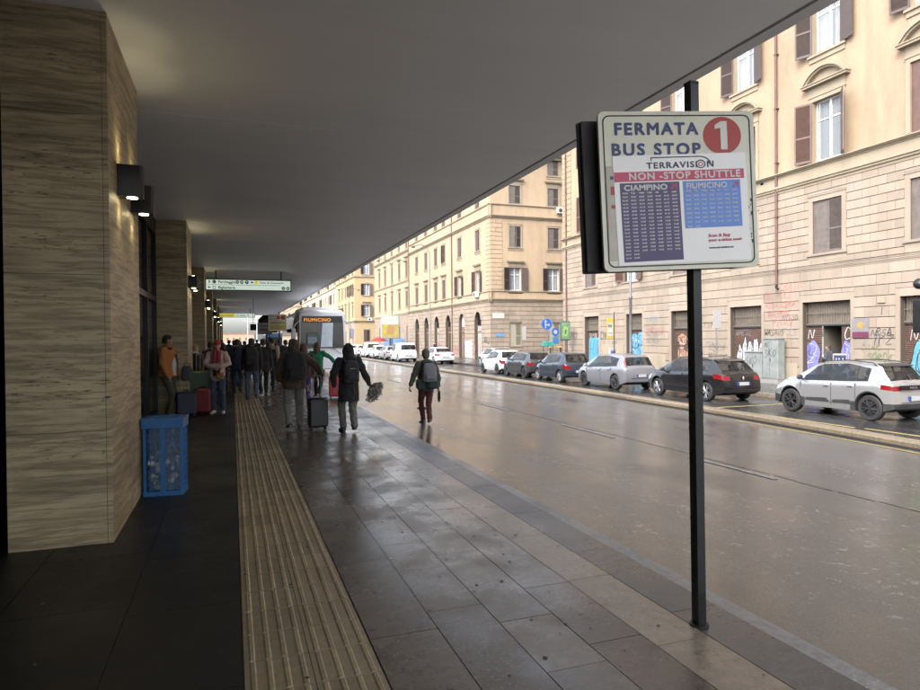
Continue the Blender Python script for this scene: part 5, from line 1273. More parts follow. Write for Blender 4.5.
# ------------------------------------------------------------------ cars (local +Y is the front)
carglass_=flat('car glass',(.006,.007,.008),.05,0,0); redlamp=flat('tail lamp red',(.13,.006,.008),.15,0,.05,coat=.6); headlamp=flat('head lamp glass',(.6,.62,.65),.1,.2,.05,coat=.6)
plastic=flat('black car plastic',(.028,.028,.03),.55,0,.2,8); cabin_m=flat('cabin trim',(.012,.012,.013),.8); seat_m=flat('seat cloth',(.03,.03,.033),.9)
def tinted():
    m,nt,b=new_mat('tinted car glass'); b.inputs['Base Color'].default_value=(.01,.012,.013,1); b.inputs['Roughness'].default_value=.03; b.inputs['Alpha'].default_value=.62; b.inputs['IOR'].default_value=1.6; return m
carglass=tinted()
tyre_m=flat('tyre rubber',(.018,.018,.018),.75,0,.2,12); alloy=flat('alloy rim',(.42,.43,.45),.3,.8,.1); darkrim=flat('dark rim',(.05,.05,.055),.4,.6,.1); plate_m=flat('number plate white',(.30,.31,.31),.35); plate_b=flat('plate blue end',(.02,.04,.16),.4); seam_m=flat('door seam',(.008,.008,.008),.7)
def lerp(a,b,t): return a+(b-a)*t
def interp(P,x):
    if x<=P[0][0]: return P[0][1]
    for (a,u),(b,v) in zip(P[:-1],P[1:]):
        if x<=b: return lerp(u,v,(x-a)/(b-a) if b>a else 0)
    return P[-1][1]
def wheel_mesh(r,style):
    def t_():
        mb=MB(); w=.10; mb.lathe([(r-.115,-w),(r-.10,-w),(r-.03,-w-.005),(r,-w+.03),(r,w-.03),(r-.03,w+.005),(r-.10,w),(r-.115,w)],axis='x',seg=36,caps=False); return mb.build('t',tyre_m,smooth=True)
    def r_():
        mb=MB(); R_=r-.10
        mb.k=1; mb.lathe([(R_+.005,.02),(R_-.02,.035),(.02,.035)],axis='x',seg=28); mb.k=0
        mb.lathe([(R_+.008,.065),(R_+.012,.098),(R_-.012,.10),(R_-.016,.065)],axis='x',seg=28) 
        if style in ('alloy','dark'):
            n=5
            for i in range(n):
                for da in (-.16,.16):
                    a=2*PI*i/n+da; a2=2*PI*i/n+da*1.5
                    c,s_=math.cos(a),math.sin(a); c2,s2=math.cos(a2),math.sin(a2)
                    mb.tube([(.075,.03*c,.03*s_),(.085,R_*.5*c,R_*.5*s_),(.082,R_*c2,R_*s2)],[.022,.018,.022],5)
            mb.lathe([(.0,.09),(.035,.095),(.04,.07)],axis='x',seg=14)
        else:
            n=9
            for i in range(n):
                a=2*PI*i/n; c,s_=math.cos(a),math.sin(a); mb.tube([(.08,.05*c,.05*s_),(.085,R_*c,R_*s_)],[.016,.03],5)
            mb.lathe([(.0,.095),(.06,.095),(.07,.07)],axis='x',seg=16)
        mm=[alloy,seam_m] if style in('alloy','cover') else [darkrim,seam_m]
        return mb.build('r',mm,smooth=True,ang=40)
    return cached(('ty',r),t_),cached(('rim',r,style),r_)
def car(label,x,y,sp,paint,rz=0,z=-.5,cat='car',group=None,detail=True):
    t=thing('parked_car',label,cat,(x,y,z),rz,group)
    L,W,H=sp['L'],sp['W'],sp['H']; wr=sp['wr']; y1=sp['oh']; y2=y1+sp['wb']; top=sp['top']; bl=sp['belt']; Wr=sp.get('Wr',W/2-.22)
    ra=wr+.055; beltref=interp(bl,L*.5)
    ys=set([0,.03,.08]+[p[0] for p in top]+[L-.05,L-.12,L])
    for yw in (y1,y2):
        for i in range(-8,9): ys.add(round(yw+ra*math.sin(PI/2*i/8),4))
    q=0
    while q<L: ys.add(round(q,3)); q+=.14
    for a,b in sp['side']+[sp['rearg'],sp['frontg']]: ys.add(a); ys.add(b)
    ys=sorted(ys); yy=[ys[0]]
    keep=set([a for p in sp['side']+[sp['rearg'],sp['frontg']] for a in p]+[0,L]+[p[0] for p in top])
    for v in ys[1:]:
        if v-yy[-1]<.012:
            if v in keep and yy[-1] not in keep: yy[-1]=v
            elif v in keep: yy.append(v)
        else: yy.append(v)
    ys=yy
    def half(y):
        h=W/2
        if y<.45: h*=1-.115*((.45-y)/.45)**2.2
        if y>L-.85: h*=1-.24*((y-(L-.85))/.85)**2.4
        return h
    def sect(y):
        hw=half(y); zt=interp(top,y); zbl=min(interp(bl,y),zt-.03); zb=.21+ (.12*max(0,(.3-y)/.3)) + (.03*max(0,(y-L+.3)/.3)); az=0
        for yw in (y1,y2):
            d=abs(y-yw)
            if d<ra-.0001: az=max(az,wr+math.sqrt(ra*ra-d*d))
            
        zb_=max(zb,az)
        if az>0 and az<zb: zb_=zb
        z3=max(.47,zb_+.05); z4=max(z3+.02,zbl-sp.get('lamp_h',.22)); z5=max(z4+.02,zbl-.05); z6=max(zbl,z5+.015)
        c=min(1,max(0,(zt-zbl-.03)/(H-beltref-.03)))
        x7=lerp(hw-.09,min(Wr,hw-.09),c**.8); z7=lerp(z6+.008,zt-.075,c); 
        x8=x7-lerp(.05,.10,c); z8=max(z7+.003,zt-.018)
        flare=.012 if az>0 else 0
        P=[(0,zb_),(hw-.12,zb_),(hw-.012+flare,zb_+.015),(hw+flare,z3),(hw-.002,z4),(hw-.02,z5),(hw-.055,z6),(x7,z7),(x8,z8),(x8*.55,zt-.003),(0,zt)]
        def sh(z):
            r=max(0,1-y/.45); g=.0
            if z>.62: g=sp.get('rake',.07)*(z-.62)/.4
            if z<.38: g+=.06*(.38-z)/.15
            f=max(0,1-(L-y)/.5); gf=0
            if z>.55: gf=.10*(z-.55)/.3
            return y+r*g-f*gf
        return [(px,sh(pz),pz) for px,pz in P]
    secs=[sect(y) for y in ys]; n=11
    parts={k:MB() for k in ('body','windscreen','rear_window','side_window_a','side_window_b','tail_light_a','tail_light_b','headlight_a','headlight_b','cladding','pillar_trim')}
    clad=sp.get('clad',0); high=sp.get('high',0)
    for i in range(len(ys)-1):
        ym=(ys[i]+ys[i+1])/2
        for s in (1,-1):
            for j in range(n-1):
                A,B_,Cc,D=secs[i][j],secs[i][j+1],secs[i+1][j+1],secs[i+1][j]
                f=[(p[0]*s,p[1],p[2]) for p in (A,B_,Cc,D)]; 
                if s<0: f.reverse()
                k='body'
                if j==6 and any(a<ym<b for a,b in sp['side']): k='side_window_'+'ab'[s<0]
                elif j==6 and sp['side'][0][0]<ym<sp['side'][-1][1]: k='pillar_trim'
                elif j in (8,9) and sp['rearg'][0]<ym<sp['rearg'][1]: k='rear_window'
                elif j in (8,9) and sp['frontg'][0]<ym<sp['frontg'][1]: k='windscreen'
                elif j==4 and ym<sp.get('lamp_y',.26) and not high: k='tail_light_'+'ab'[s<0]
                elif high and j in (7,) and sp['rearg'][0]-.12<ym<sp['rearg'][1]-.0 : k='tail_light_'+'ab'[s<0]
                elif j in (4,) and ym>L-.42: k='headlight_'+'ab'[s<0]
                elif clad and (j==2 and (min(abs(ym-y1),abs(ym-y2))<ra+.09 or ym<.35 or ym>L-.3) or j==1): k='cladding'
                elif j==0: k='cladding'
                parts[k].face(f)
    # caps
    for end,sec in ((0,secs[0]),(1,secs[-1])):
        cols_=[-1,-.66,-.33,0,.33,.66,1]
        for j in range(1,n-1):
            (xa,ya,za),(xb,yb,zb2)=sec[j],sec[j+1]
            for u,v in zip(cols_[:-1],cols_[1:]):
                cz=lambda f: (1-abs(f)**2.0)*.05*(-1 if end==0 else 1)
                f=[(xa*u,ya+cz(u),za),(xa*v,ya+cz(v),za),(xb*v,yb+cz(v),zb2),(xb*u,yb+cz(u),zb2)]
                if end: f.reverse()
                k='body'
                if j==4 and (abs(u+v)/2>.8) and not high: k=('tail_light_' if not end else 'headlight_')+'ab'[u+v<0]
                elif j==4 and end and abs(u+v)/2>.3: k='headlight_'+'ab'[u+v<0]
                elif clad and j<=2: k='cladding'
                elif j==1: k='cladding'
                parts[k].face(f)
    for k,mb in parts.items():
        if not mb.f: continue
        nm=k[:-2] if k[-2:] in('_a','_b') else k
        o=mb.build(nm,{'body':paint,'windscreen':carglass,'rear_window':carglass,'side_window':carglass,'tail_light':redlamp,'headlight':headlamp,'cladding':plastic,'pillar_trim':flat('gloss black trim',(.01,.01,.012),.2)}[nm],t)
        bm=bmesh.new(); bm.from_mesh(o.data); bmesh.ops.remove_doubles(bm,verts=bm.verts,dist=.0006); 
        if nm=='body': bmesh.ops.recalc_face_normals(bm,faces=bm.faces)
        bm.to_mesh(o.data); bm.free(); o.data.polygons.foreach_set('use_smooth',[True]*len(o.data.polygons)); o.data.set_sharp_from_angle(angle=R(38))
    mb=MB(); zb=interp(bl,L*.5)-.10; ya,yb=sp['rearg'][0]+.25,sp['frontg'][1]-.15; hx=W/2-.17
    mb.box(-hx,hx,ya,yb,.32,zb-.16); mb.box(-hx,hx,yb-.35,yb,.32,zb+.02); mb.build('cabin',cabin_m,t)
    mb=MB(); fy=(sp['frontg'][0]+sp['side'][0][0])/2
    for yy_ in (fy-.05,fy-.85):
        if yy_<ya+.05: continue
        for s in (-1,1): mb.bevbox(s*.34-.22,s*.34+.22,yy_-.07,yy_+.06,zb-.2,zb+.20,.04); mb.bevbox(s*.34-.11,s*.34+.11,yy_-.05,yy_+.04,zb+.22,zb+.38,.03)
    mb.build('seats',seat_m,t)
    ty,rm=wheel_mesh(wr,sp.get('rim','alloy'))
    for yw in (y1,y2):
        for s in (1,-1):
            w=link('wheel',ty,t); w.location=(s*(W/2-.115),yw,wr); w.rotation_euler=(random.random()*6,0,0 if s>0 else PI)
            r=link('rim',rm,w)
    hwm=W/2
    if detail:
        # pillars' black edging and seams on both sides
        mb=MB()
        for s in (1,-1):
            for yd in sp['doors']:
                zz=.34 if min(abs(yd-y1),abs(yd-y2))>ra else wr+ra+.02; zt=interp(bl,yd)
                h=half(yd); 
                a,b=sorted((s*(h-.03),s*(h+.0035))); mb.box(a,b,yd-.004,yd+.004,zz,.47); mb.box(a,b,yd-.004,yd+.004,.47,zt-.24); 
                a,b=sorted((s*(h-.05),s*(h+.001))); mb.box(a,b,yd-.004,yd+.004,zt-.24,zt-.05)
        mb.build('door_seam',seam_m,t)
        for s in (1,-1):
            for yd in sp['doors'][:-1] if len(sp['doors'])>1 else sp['doors']:
                m2=MB(); a,b=sorted((s*(half(yd)-.02),s*(half(yd)+.028))); m2.bevbox(a,b,yd+.06,yd+.22,interp(bl,yd)-.145,interp(bl,yd)-.115,.008); m2.build('door_handle',paint if not sp.get('dark_handle') else plastic,t)
            if clad:
                m2=MB(); 
                for ya,yb in sp['strips']:
                    a,b=sorted((s*(hwm-.03),s*(hwm+.016))); mpts=[(ya,.40),(yb,.40),(yb-.05,.47),(ya+.10,.50)]
                    m2.loft([[(a,p[0],p[1]) for p in mpts],[(b,p[0],p[1]) for p in mpts]])
                m2.build('side_moulding',plastic,t)
            m2=MB(); yc=sp['frontg'][0]+.22 if False else sp['mir']; m2.ball((s*(hwm+.07),yc,interp(bl,yc)+.09),(.11,.05,.075),12); m2.tube([(s*(hwm-.08),yc+.02,interp(bl,yc)+.02),(s*(hwm+.02),yc,interp(bl,yc)+.06)],.025,6); m2.build('mirror',plastic if clad or sp.get('dark_mir') else paint,t,True)
        pz=sp.get('plate',.62); m2=MB(); yb=-.062+ (sp.get('rake',.07)*max(0,pz-.62)/.4); m2.k=0; m2.box(-.20,.20,yb-.012,yb+.04,pz-.055,pz+.055); m2.k=1; m2.box(-.255,-.20,yb-.012,yb+.04,pz-.055,pz+.055); m2.box(.20,.255,yb-.012,yb+.04,pz-.055,pz+.055); m2.build('number_plate',[plate_m,plate_b],t)
        # hatch seam, wiper
        m2=MB(); m2.box(-.50,.50,-.058,-.03,.50,.508); m2.build('hatch_seam',seam_m,t)
        a,b=sp['rearg']; za,zb=interp(top,a),interp(top,b)
        m2=MB(); m2.tube([(0,a-.03,za+.012),(.06,lerp(a,b,.3),lerp(za,zb,.3)+.02),(.28,lerp(a,b,.35),lerp(za,zb,.35)+.015)],.01,5); m2.build('rear_wiper',plastic,t)
        if sp.get('spoiler'):
            m2=MB(); m2.loft([[(xx*Wr,b-.04,interp(top,b)-.01) for xx in (-.9,.9)]+[(xx*Wr,b+.14,interp(top,b+.14)-.0) for xx in (.9,-.9)],[(xx*Wr,b-.04,interp(top,b)+.015) for xx in (-.9,.9)]+[(xx*Wr,b+.14,interp(top,b+.14)+.02) for xx in (.9,-.9)]]); m2.build('spoiler',paint if sp['spoiler']==1 else plastic,t)
        if sp.get('rails'):
            for s in (1,-1):
                m2=MB(); yr0,yr1=sp['rails']; m2.tube([(s*(Wr-.02),yr0,interp(top,yr0)-.03),(s*(Wr-.02),yr0+.1,interp(top,yr0+.1)+.012),(s*(Wr-.02),(yr0+yr1)/2,interp(top,(yr0+yr1)/2)+.02),(s*(Wr-.02),yr1-.1,interp(top,yr1-.1)+.01),(s*(Wr-.02),yr1,interp(top,yr1)-.03)],.017,6); m2.build('roof_rail',plastic,t,True)
        m2=MB(); m2.tube([(0,b+.35,interp(top,b+.35)),(0,b+.18,interp(top,b+.35)+.16)],.006,5); m2.build('aerial',plastic,t)
    return t
SUV=dict(L=3.73,W=1.62,H=1.50,wr=.33,oh=.60,wb=2.42,rim='dark',clad=1,rake=.08,
    top=[(0,.99),(.07,1.02),(.42,1.40),(.62,1.47),(1.3,1.52),(2.05,1.49),(2.28,1.44),(2.98,1.03),(3.3,.98),(3.55,.90),(3.68,.80),(3.73,.62)],
    belt=[(0,.97),(.5,1.02),(1.2,.98),(2.9,.93),(3.3,.90),(3.73,.74)],side=[(.66,.97),(1.02,1.66),(1.72,2.62)],rearg=(.10,.42),frontg=(2.30,2.94),doors=[.98,1.69,2.66],mir=2.62,strips=[(1.05,1.66),(1.72,2.5)],rails=(.55,2.1),lamp_h=.17,lamp_y=.30,spoiler=2,plate=.60,dark_mir=1)
WAGON=dict(L=4.26,W=1.73,H=1.46,wr=.32,oh=.80,wb=2.60,rim='alloy',rake=.12,
    top=[(0,.96),(.07,1.0),(.55,1.34),(.75,1.42),(1.6,1.47),(2.5,1.45),(2.75,1.38),(3.45,1.0),(3.8,.93),(4.1,.80),(4.2,.70),(4.26,.58)],
    belt=[(0,.96),(.8,1.02),(1.6,.97),(3.3,.90),(3.8,.86),(4.26,.68)],side=[(.75,1.22),(1.28,1.95),(2.02,3.05)],rearg=(.12,.55),frontg=(2.76,3.4),doors=[1.25,1.98,3.0],mir=3.0,lamp_h=.2,lamp_y=.42,spoiler=1,plate=.62,rails=(.8,2.4),dark_mir=1)
HATCH=dict(L=4.03,W=1.69,H=1.49,wr=.31,oh=.70,wb=2.51,rim='darkc',rake=.05,high=1,
    top=[(0,.94),(.06,.97),(.30,1.36),(.52,1.45),(1.4,1.50),(2.25,1.46),(2.5,1.38),(3.35,.99),(3.7,.90),(3.93,.76),(4.0,.66),(4.03,.55)],
    belt=[(0,.94),(.7,.98),(1.5,.93),(3.2,.86),(3.6,.82),(4.03,.64)],side=[(.62,.98),(1.02,1.75),(1.82,2.95)],rearg=(.09,.30),frontg=(2.52,3.3),doors=[1.0,1.79,2.95],mir=2.88,lamp_h=.2,plate=.60)
SMALL=dict(L=3.42,W=1.62,H=1.47,wr=.29,oh=.55,wb=2.34,rim='cover',rake=.05,
    top=[(0,.90),(.06,.94),(.36,1.36),(.55,1.43),(1.2,1.47),(1.95,1.43),(2.15,1.36),(2.82,.97),(3.1,.88),(3.3,.74),(3.38,.62),(3.42,.52)],
    belt=[(0,.93),(.6,1.0),(1.3,.94),(2.7,.88),(3.0,.82),(3.42,.62)],side=[(.62,1.1),(1.16,2.55)],rearg=(.10,.36),frontg=(2.17,2.78),doors=[1.13,2.5],mir=2.42,lamp_h=.24,lamp_y=.2,plate=.55,spoiler=1)
MINI=dict(SMALL,L=3.66,W=1.66,H=1.43,wr=.31,rim='dark',oh=.56,wb=2.46,high=0,
    top=[(0,.92),(.06,.96),(.30,1.32),(.48,1.39),(1.2,1.43),(2.1,1.40),(2.3,1.34),(2.85,1.0),(3.25,.93),(3.55,.80),(3.62,.66),(3.66,.52)],belt=[(0,.93),(1.3,.95),(2.7,.92),(3.2,.88),(3.66,.66)],side=[(.52,1.1),(1.16,2.6)],frontg=(2.32,2.82))
SALOON=dict(WAGON,rails=None,spoiler=0,L=4.3,high=0)
SALOON.update(top=[(0,.96),(.08,1.0),(.40,1.03),(.95,1.35),(1.2,1.42),(1.7,1.45),(2.5,1.43),(2.75,1.36),(3.45,.98),(3.8,.92),(4.1,.80),(4.2,.70),(4.3,.56)],rearg=(.42,.95),side=[(.98,1.95),(2.02,3.05)],belt=[(0,.94),(1.6,.95),(3.3,.89),(3.8,.85),(4.3,.66)])
VAN=dict(L=4.4,W=1.80,H=1.82,wr=.32,oh=.75,wb=2.7,rim='cover',rake=.03,Wr=.72,high=1,
    top=[(0,1.02),(.05,1.1),(.16,1.72),(.4,1.80),(1.5,1.82),(2.7,1.78),(2.95,1.68),(3.6,1.12),(3.9,1.04),(4.2,.86),(4.33,.72),(4.4,.58)],belt=[(0,1.02),(3.4,1.0),(3.9,.95),(4.4,.7)],side=[(2.0,3.2)],rearg=(.06,.14),frontg=(2.97,3.55),doors=[1.1,1.95,3.2],mir=3.1,plate=.6)
silver=m_carpaint('silver paint',(.34,.345,.35),.6,.26); silverb=m_carpaint('blue silver paint',(.22,.225,.25),.5,.3); cblack=m_carpaint('black paint',(.010,.010,.012),.2,.25); cgrey=m_carpaint('dark grey paint',(.045,.05,.055),.4,.3); cnavy=m_carpaint('dark blue grey paint',(.03,.04,.055),.4,.3); cwhite=m_carpaint('white car paint',(.42,.43,.44),.0,.3); cred=m_carpaint('red car paint',(.35,.03,.03),.2,.3)
GR='cars parked along the divider'
def place(label,y_rear,sp,paint,xn=15.35,rz=0,group=GR,z=-.5,detail=True):
    # xn: near flank; rear axle at y_rear
    return car(label,xn+sp['W']/2-.05,y_rear-sp['oh'],sp,paint,rz,z,group=group,detail=detail)
c=place('silver high-riding hatchback with black wheel arches, nearest whole car on the right',11.95,SUV,silver,15.42,R(1))
m2=MB(); m2.box(-.52,.52,-.048,-.0,.82,.93); m2.build('tail_panel',flat('gloss black panel',(.01,.01,.012),.15),c)
text_mesh('D A C I A',.062,alloy,'tail_lettering',c,vframe((-.21,-.052,.852),(1,0,0),(0,-1,0)),.003)
c=place('black estate car with alloy wheels parked ahead of the silver high-riding hatchback',17.7,WAGON,cblack,15.18)
m2=MB(vframe((0,-.035,.80),(1,0,0),(0,-1,0))); m2.loft([[(0,-.07,0),(.04,0,0),(0,.07,0),(-.04,0,0)],[(0,-.06,.012),(.034,0,.012),(0,.06,.012),(-.034,0,.012)]]); m2.build('badge',alloy,c)
place('blue silver five-door hatchback with tall red tail lights beside the pavement lamp post',23.05,HATCH,silverb,15.1)
place('dark blue grey small hatchback with grey wheel covers ahead of the silver blue one',27.8,dict(SMALL,L=3.45),cnavy,15.05)
place('small black three-door hatchback between the white one and the dark blue grey one',31.8,MINI,cgrey,15.05)
place('rounded small white hatchback at the front of the near row, by the side street',35.95,dict(SMALL,rim='dark'),cwhite,15.2)
# second row behind, mostly hidden
car('silver grey car parked by the far kerb behind the white small hatchback',19.6,44.5,SALOON,silver,0,group='cars by the far kerb',detail=False)
car('dark car parked by the far kerb behind the dark hatchbacks',17.05,33.6-1.6,HATCH,cnavy,0,group='cars by the far kerb',detail=False) if False else None
# nearest car, just its tail inside the frame
car('dark tail of a car at the extreme right edge of the photo',16.5,5.1,HATCH,cblack,0,group=GR)
# far row beyond the side street
place('white saloon driving across the side street mouth, seen from behind',52.2,SALOON,cwhite,16.2,0,None)
far=[(59.5,VAN,cwhite,'white van first in the far row of parked cars'),(65.,WAGON,silver,'silver estate behind the white van in the far row'),(70.4,HATCH,cwhite,'white hatchback third in the far row'),(75.4,VAN,cwhite,'second white van in the far row near the billboard'),(81,SMALL,cwhite,'small white car in the far row beside the second van'),(85.6,HATCH,cwhite,'white hatchback near the red parasol'),(90.4,SALOON,cgrey,'dark saloon in the far row beyond the red parasol'),(95.6,HATCH,silver,'silver hatchback in the far row before the blue hoarding'),(100.6,SMALL,cwhite,'small white car toward the end of the far row'),(105.3,WAGON,cwhite,'white estate toward the end of the far row'),(110.6,HATCH,cred,'red hatchback almost at the end of the far row'),(115.6,VAN,silver,'silver van almost at the end of the far row'),(121,SALOON,cwhite,'last white saloon visible beside the bus')]
for y,sp,pt,lb in far: place(lb,y,sp,pt,14.9,0,'far row of parked cars beyond the side street',detail=y<80)

# ------------------------------------------------------------------ the bus
def bus():
    t=thing('bus','white city bus with an orange lit destination display at the kerb','bus',(4.55,34.6,-.2))
    W=1.25; L=12; H=3.5; wp=flat('bus white',(.85,.86,.87),.3,0,.06,1,coat=.5)
    def ring(y,w,zb,zt,r):
        P=[]
        for qx,qz,a0 in ((1,1,0),(-1,1,90)):
            for i in range(6): a=R(a0+90*i/5); P.append((qx*(w-r)+r*math.cos(a),y,zt-r+r*math.sin(a)))
        P+= [(-w,y,zb),(w,y,zb)]
        return P
    mb=MB(); mb.loft([ring(.0,W-.14,.35,H-.30,.2),ring(.04,W-.05,.32,H-.15,.24),ring(.22,W,.3,H-.1,.26),ring(.6,W,.3,H,.26),ring(L-.1,W,.3,H,.26),ring(L,W-.05,.4,H-.1,.25)]); mb.build('body',wp,t,True,40)
    # front: bumper, dark glazed mask, display
    mb=MB(); mb.bevbox(-W+.02,W-.02,-.16,.12,.30,.95,.06); mb.build('bumper',wp,t)
    mb=MB(); mb.loft([[(-W+.13,-.03,1.45),(W-.13,-.03,1.45),(W-.16,.03,2.75),(W-.2,.03,3.16),(-W+.2,.03,3.16),(-W+.16,.03,2.75)],[(-W+.13,-.08,1.45),(W-.13,-.08,1.45),(W-.16,-.05,2.75),(W-.2,-.03,3.16),(-W+.2,-.03,3.16),(-W+.16,-.05,2.75)]]); mb.build('windscreen',flat('bus windscreen',(.015,.02,.022),.08,0,0,spec=.5),t)
    mb=MB(); mb.box(-W+.2,W-.2,-.075,-.04,2.80,3.12); mb.build('destination_display',flat('display black',(.008,.008,.008),.3),t)
    text_mesh('FIUMICINO',.25,flat('amber display dots',(.8,.35,.05),.5,0,0,emit=(1,.30,.03),es=.18),'destination_lettering',t,vframe((-.98,-.078,2.86),(1,0,0),(0,-1,0)),.004,xs=1.0,space=1.16)
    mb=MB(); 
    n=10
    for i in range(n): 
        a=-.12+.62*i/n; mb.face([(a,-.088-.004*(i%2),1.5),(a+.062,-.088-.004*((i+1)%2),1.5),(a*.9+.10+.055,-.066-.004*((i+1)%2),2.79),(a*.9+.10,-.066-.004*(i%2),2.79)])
    mb.build('sky_reflection',flat('pale sky reflection',(.72,.80,.88),.6),t)  # pale strips coloured as the sky's reflection in the windscreen
    mb=MB(); mb.bevbox(-.85,-.25,-.13,-.085,1.6,2.25,.03); mb.build('timetable_case',flat('glass case',(.05,.09,.11),.2),t); mb=MB(); mb.box(-.78,-.32,-.136,-.131,1.7,2.05); mb.build('case_panel',flat('case panel',(.18,.25,.28),.3),t)
    for s in (-1,1):
        mb=MB(); mb.bevbox(s*.92-.22,s*.92+.22,-.19,-.1,.62,.86,.03); mb.build('headlight',headlamp,t)
        mb=MB(); mb.tube([(s*(W-.1),.05,2.95),(s*(W+.18),-.2,2.7),(s*(W+.28),-.22,2.5)],.025,6); mb.bevbox(s*(W+.28)-.11,s*(W+.28)+.11,-.30,-.16,1.95,2.5,.03); mb.build('mirror',flat('mirror back white',(.6,.6,.62),.4),t)
        mb=MB(); mb.box(s*W-.02 if s>0 else -W-.012,s*W+.012 if s>0 else -W+.02,.5,L-.6,1.35,2.55); mb.build('side_windows',m_glass('bus side glass',(.02,.025,.03),.05),t)
        for yw in (2.6,8.8):
            w=link('wheel',cached(('bt',),lambda:(lambda m:(m.lathe([(.3,-.14),(.46,-.14),(.48,-.1),(.48,.1),(.46,.14),(.3,.14)],axis='x',seg=28,caps=False),m.build('t',tyre_m,smooth=True))[1])(MB())),t); w.location=(s*(W-.13),yw,.48)
            r_=link('rim',cached(('br',),lambda:(lambda m:(m.lathe([(.31,-.1),(.31,.1),(.2,.06),(.1,.12),(.0,.12)],axis='x',seg=24),m.build('r',alloy,smooth=True))[1])(MB())),w)
    mb=MB(); mb.tube([(-.1,-.12,1.12),(-.55,-.1,1.6)],.014,5); mb.tube([(.95,-.12,1.12),(.45,-.1,1.5)],.014,5); mb.build('wiper',black,t)
    mb=MB(); mb.bevbox(-W+.35,W-.35,2.,6.,H-.01,H+.22,.08); mb.build('roof_unit',wp,t)
    return t
bus()
t=thing('minibus','blue and white minibus standing under the far canopy behind the crowd','bus',(3.95,62,-.2)); 
mb=MB(); mb.bevbox(-1.0,1.0,0,5.6,.3,2.5,.14); mb.build('body',flat('minibus blue',(.10,.22,.42),.35,0,.1,1,coat=.5),t); mb=MB(); mb.box(-.85,.85,-.03,.03,1.35,2.15); mb.build('windscreen',carglass,t); mb=MB(); mb.box(-.9,.9,-.04,.02,.45,.9); mb.build('bumper',white_paint,t)
for s in (-1,1):
    mb=MB(); mb.box(s*.72-.15,s*.72+.15,-.05,-.03,.95,1.12); mb.build('headlight',headlamp,t)
    mb=MB(); mb.box(min(s*1.0,s*1.012),max(s*1.0,s*1.012),.4,5.2,1.35,2.1); mb.build('side_window',carglass,t)
    for yw in (1.,4.5): w=link('wheel',wheel_mesh(.33,'cover')[0],t); w.location=(s*.9,yw,.33); link('rim',wheel_mesh(.33,'cover')[1],w)
# ------------------------------------------------------------------ people
skin_m=[m_cloth('skin light',(.42,.25,.18),.06,8,.5),m_cloth('skin tanned',(.30,.17,.11),.06,8,.5)]
def V(*a): return Vector(a)
def ik(a,c,l1,l2,hint):
    """two-bone joint position between a and c"""
    d=c-a; L_=min(d.length,(l1+l2)*.999); u=d.normalized(); c=a+u*L_
    x=(l1*l1-l2*l2+L_*L_)/(2*L_); h=math.sqrt(max(0,l1*l1-x*x)); hp=Vector(hint)-u*Vector(hint).dot(u); hp.normalize()
    return a+u*x+hp*h,c
def chain(mb,pts,rs,seg=10):
    mb.tube(pts,rs,seg)
    for p,r in zip(pts,rs): mb.ball(p,r*.995,seg)
def ellring(c,rx,ry,n=18,tilt=0,fwd=0): return [(c[0]+rx*math.cos(2*PI*j/n),c[1]+ry*math.sin(2*PI*j/n)+fwd,c[2]+tilt*math.sin(2*PI*j/n)) for j in range(n)]
def hand(mb,wrist,elbow,side,curl=.5,s=1.0,palm=None):
    d=(wrist-elbow).normalized(); 
    n=Vector((-side,0,0)) if palm is None else Vector(palm)   # palm faces inwards
    n=(n-d*n.dot(d)); n=n.normalized() if n.length>.1 else d.orthogonal().normalized()
    w=d.cross(n).normalized()
    if w.y<0: w=-w                                            # thumb side forward
    mb.loft([[wrist+d*a*s+w*(b*math.cos(2*PI*j/10))*s+n*(.013*math.sin(2*PI*j/10))*s for j in range(10)] for a,b in ((-.01,.022),(.02,.030),(.05,.038),(.08,.040),(.092,.034))])
    for i,(o,ln) in enumerate(((.028,.068),(.010,.076),(-.009,.070),(-.027,.054))):
        p=wrist+d*.085*s+w*o*s; c=curl*(.8+.12*i); pts=[p]; a=.25*c
        for k,fr in enumerate((.45,.32,.23)):
            a+=c*.55; p=p+(d*math.cos(a)+n*math.sin(a))*ln*fr*s*1.1; pts.append(p)
        chain(mb,pts,[.0095*s,.009*s,.0083*s,.0075*s],8)
    p=wrist+d*.025*s+w*.026*s; pts=[p,p+(w*.55+d*.7+n*.25).normalized()*.034*s]; pts.append(pts[1]+(w*.1+d*.9+n*.5).normalized()*.030*s); pts.append(pts[2]+(d*.9+n*.6).normalized()*.022*s)
    chain(mb,pts,[.013*s,.0115*s,.010*s,.0085*s],8)
